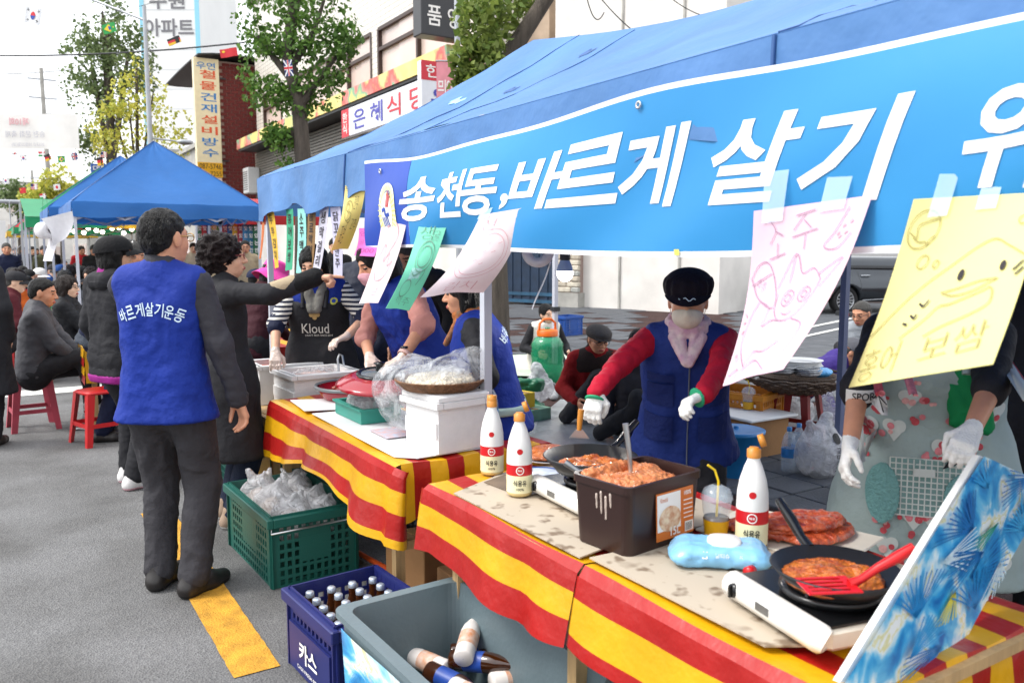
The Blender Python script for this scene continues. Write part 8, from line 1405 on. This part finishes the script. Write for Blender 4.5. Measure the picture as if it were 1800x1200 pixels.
def flag(label, px, py, d, w, h, kind, tilt=0.0):
    c = pD(px, py, d); e = empty('flag', c, 0, label, 'flag', 'bunting flags'); M = frame((0, 0, 0), _r, Vector((math.sin(tilt)*_r.x, math.sin(tilt)*_r.y, math.cos(tilt)))) @ Matrix.Rotation(tilt, 4, 'Z')
    base = {'kr': 'white', 'br': 'green', 'de': 'black', 'cn': 'red', 'uk': 'navy', 'jp': 'white', 'us': 'white', 'hu': 'white'}[kind]
    f = lambda x, y, o=.0: M @ Vector((x, y, o+.03*w*math.sin(7*x/w)))
    MB().grid(lambda u, v: f((u-.5)*w, (v-.5)*h), 8, 4, thick=.002).build('cloth', FLG[base], e); P = lambda n, parts, o: print_on('emblem', parts, lambda x, y: f(x*w, y*h, o), FLG[n], e)
    if kind == 'kr':
        P('red', [disc2(0, .0, .16, 20, .24)], .006); P('blue', [(np.array([(0, 0)]+[(.16*math.cos(math.pi+math.pi*i/10), .24*math.sin(math.pi+math.pi*i/10)) for i in range(11)]), np.array([(0, i+1, i+2) for i in range(10)]))], .009); P('black', [at2(rect2(-.05, -.02+.06*k, .05, .015+.06*k), x, y, r) for x, y, r in ((-.32, .28, .7), (.32, .28, -.7), (-.32, -.3, -.7), (.32, -.3, .7)) for k in range(2)], .006)
    elif kind == 'br': P('yellow', [(np.array([(-.4, 0), (0, -.4), (.4, 0), (0, .4)]), np.array([(0, 1, 2), (0, 2, 3)]))], .006); P('blue', [disc2(0, 0, .14, 16, .2)], .009)
    elif kind == 'de': P('red', [rect2(-.5, -.166, .5, .166)], .006); P('gold', [rect2(-.5, -.5, .5, -.166)], .006)
    elif kind == 'cn': P('yellow', [disc2(-.3, .2, .1, 5, .15)], .006)
    elif kind == 'uk': P('white', [rect2(-.5, -.12, .5, .12), rect2(-.1, -.5, .1, .5), strokes([[(-.5, -.5), (.5, .5)], [(-.5, .5), (.5, -.5)]], .12)], .006); P('red', [rect2(-.5, -.07, .5, .07), rect2(-.06, -.5, .06, .5)], .009)
    elif kind == 'jp': P('red', [disc2(0, 0, .2, 18, .3)], .006)
    elif kind == 'us': P('red', [rect2(-.5, -.5+.25*k, .5, -.38+.25*k) for k in range(4)], .006); P('navy', [rect2(-.5, 0, -.05, .5)], .009)
    elif kind == 'hu': P('red', [rect2(-.5, .166, .5, .5)], .006); P('green', [rect2(-.5, -.5, .5, -.166)], .006)
for a in (('white flag with red and blue disc high in the picture corner', 58, 28, 17, .33, .34, 'kr', -.2), ('green flag with yellow diamond in front of the tall ginkgo', 192, 50, 22, .35, .25, 'br', .25), ('black, red and gold flag below the apartment lettering', 306, 72, 22, .35, .18, 'de', .35), ('red flag with yellow star above the brick house', 402, 93, 24, .5, .24, 'cn', .15), ('union-pattern flag caught in the street tree', 507, 120, 15.8, .16, .3, 'uk', .1), ('white flag with red disc at the start of the lower line', 26, 270, 32, .22, .12, 'jp', .3), ('white flag with red and blue disc on the lower line', 41, 278, 32, .28, .25, 'kr', .1), ('red, white and green flag on the lower line', 73, 271, 32, .25, .2, 'hu', .0), ('black, red and gold flag beside the utility pole', 84, 277, 32, .24, .24, 'de', .4), ('green flag with yellow diamond beside the utility pole', 108, 280, 33, .28, .26, 'br', .05), ('red and blue flag on the lower line near the ginkgo', 131, 275, 33, .25, .3, 'uk', .1), ('black, red and gold flag just above the blue tent', 176, 284, 30, .22, .3, 'de', .1), ('striped flag above the blue tent', 182, 272, 31, .25, .2, 'us', .0), ('small striped flag over the far green tents', 60, 328, 42, .35, .3, 'us', .0), ('small white flag with red disc over the far tents', 100, 329, 42, .35, .3, 'jp', .1), ('small white flag on the far line by the truss', 10, 318, 42, .35, .3, 'kr', .0), ('small red flag on the far line', 40, 335, 45, .35, .3, 'cn', .1), ('tiny tricolour flag on the far line', 75, 345, 48, .35, .3, 'hu', .1)): flag(*a)
# festival banner across the street (its back is seen, so the print is mirrored and faint)
c0 = pD(-30, 262, 38); e = empty('street_banner', c0, 0, 'wide white festival banner across the street with faint mirrored print', 'banner'); wB = 170/1450*38; hB = 60/1450*38; M = frame((0, 0, 0), _r, (0, 0, 1)); MB(M).grid(lambda u, v: (wB*u, hB*v, .03*math.sin(9*u)), 20, 4, thick=.004).build('sheet', mat('festival_white', 'e9e6e2', .7, .05, 2), e); M2 = M @ Matrix.Translation((wB/2, 0, .05)) @ Matrix.Diagonal((-1, 1, 1, 1))
print_on('lettering', [at2(fit('제10회', .9, .34, .03), .45, hB*.78)], flat(M2, .01), mat('faint_rose', 'dba9ae', .7, .03), e); print_on('lettering', [at2(fit('2023년 10월22일(일)', 1.5, .2, .0), .1, hB*.12), at2(fit('송천 문화 축제', 1.8, .3, .0), .2, hB*.42)], flat(M2, .01), mat('faint_grey', 'bdbcc4', .7, .03), e)
# blue shop sign and truss stage far off
q = pD(176, 305, 36); blade_sign('blade_sign', 'small blue shop sign with white letters under the green ginkgo', q.x-.35, q.x+.35, q.y, q.z-.4, q.z+.4, mat('sign_royal', '2b56a0', .5, .05), [('대원', WHT, .1, .9, .6, .92, .02), ('전', ORNG, .3, .7, .1, .5, .03)])
q = pD(28, 400, 48); e = empty('stage_truss', (q.x, q.y, 0), 0, 'silver lattice stage tower far down the street', 'truss'); hT = pD(28, 355, 48).z; mb = MB()
for sx in (-.25, .25):
    for sy in (-.25, .25): mb.tube([(sx, sy, 0), (sx, sy, hT)], .03, 6)
for k in range(int(hT/.5)):
    z = .5*k
    for (a, b_) in (((-.25, -.25), (.25, -.25)), ((.25, -.25), (.25, .25))): mb.tube([(a[0], a[1], z), (b_[0], b_[1], z+.5)], .018, 5)
mb.build('lattice', GALV, e); MB().box((-1.6, 0, hT*.55), (2.2, .1, 1.8)).build('screen', mat('screen_white', 'e8e8e8', .6, .03), e); MB().tube([(-3.2, 0, hT), (.3, 0, hT)], .12, 8).build('beam', GALV, e)
e = empty('air_conditioner', (11.6, 26.2*12/7*.98, 5.2), 0, 'grey outdoor air conditioner at the corner of the tiled building', 'air conditioner'); MB().box((0, 0, 0), (.6, 1.0, 1.3), bev=.03).build('casing', WHITEP, e)
for k in range(9): MB().box((-.31, 0, -.45+.11*k), (.02, .86, .03)).build('grille_bar', DKMETAL, e)
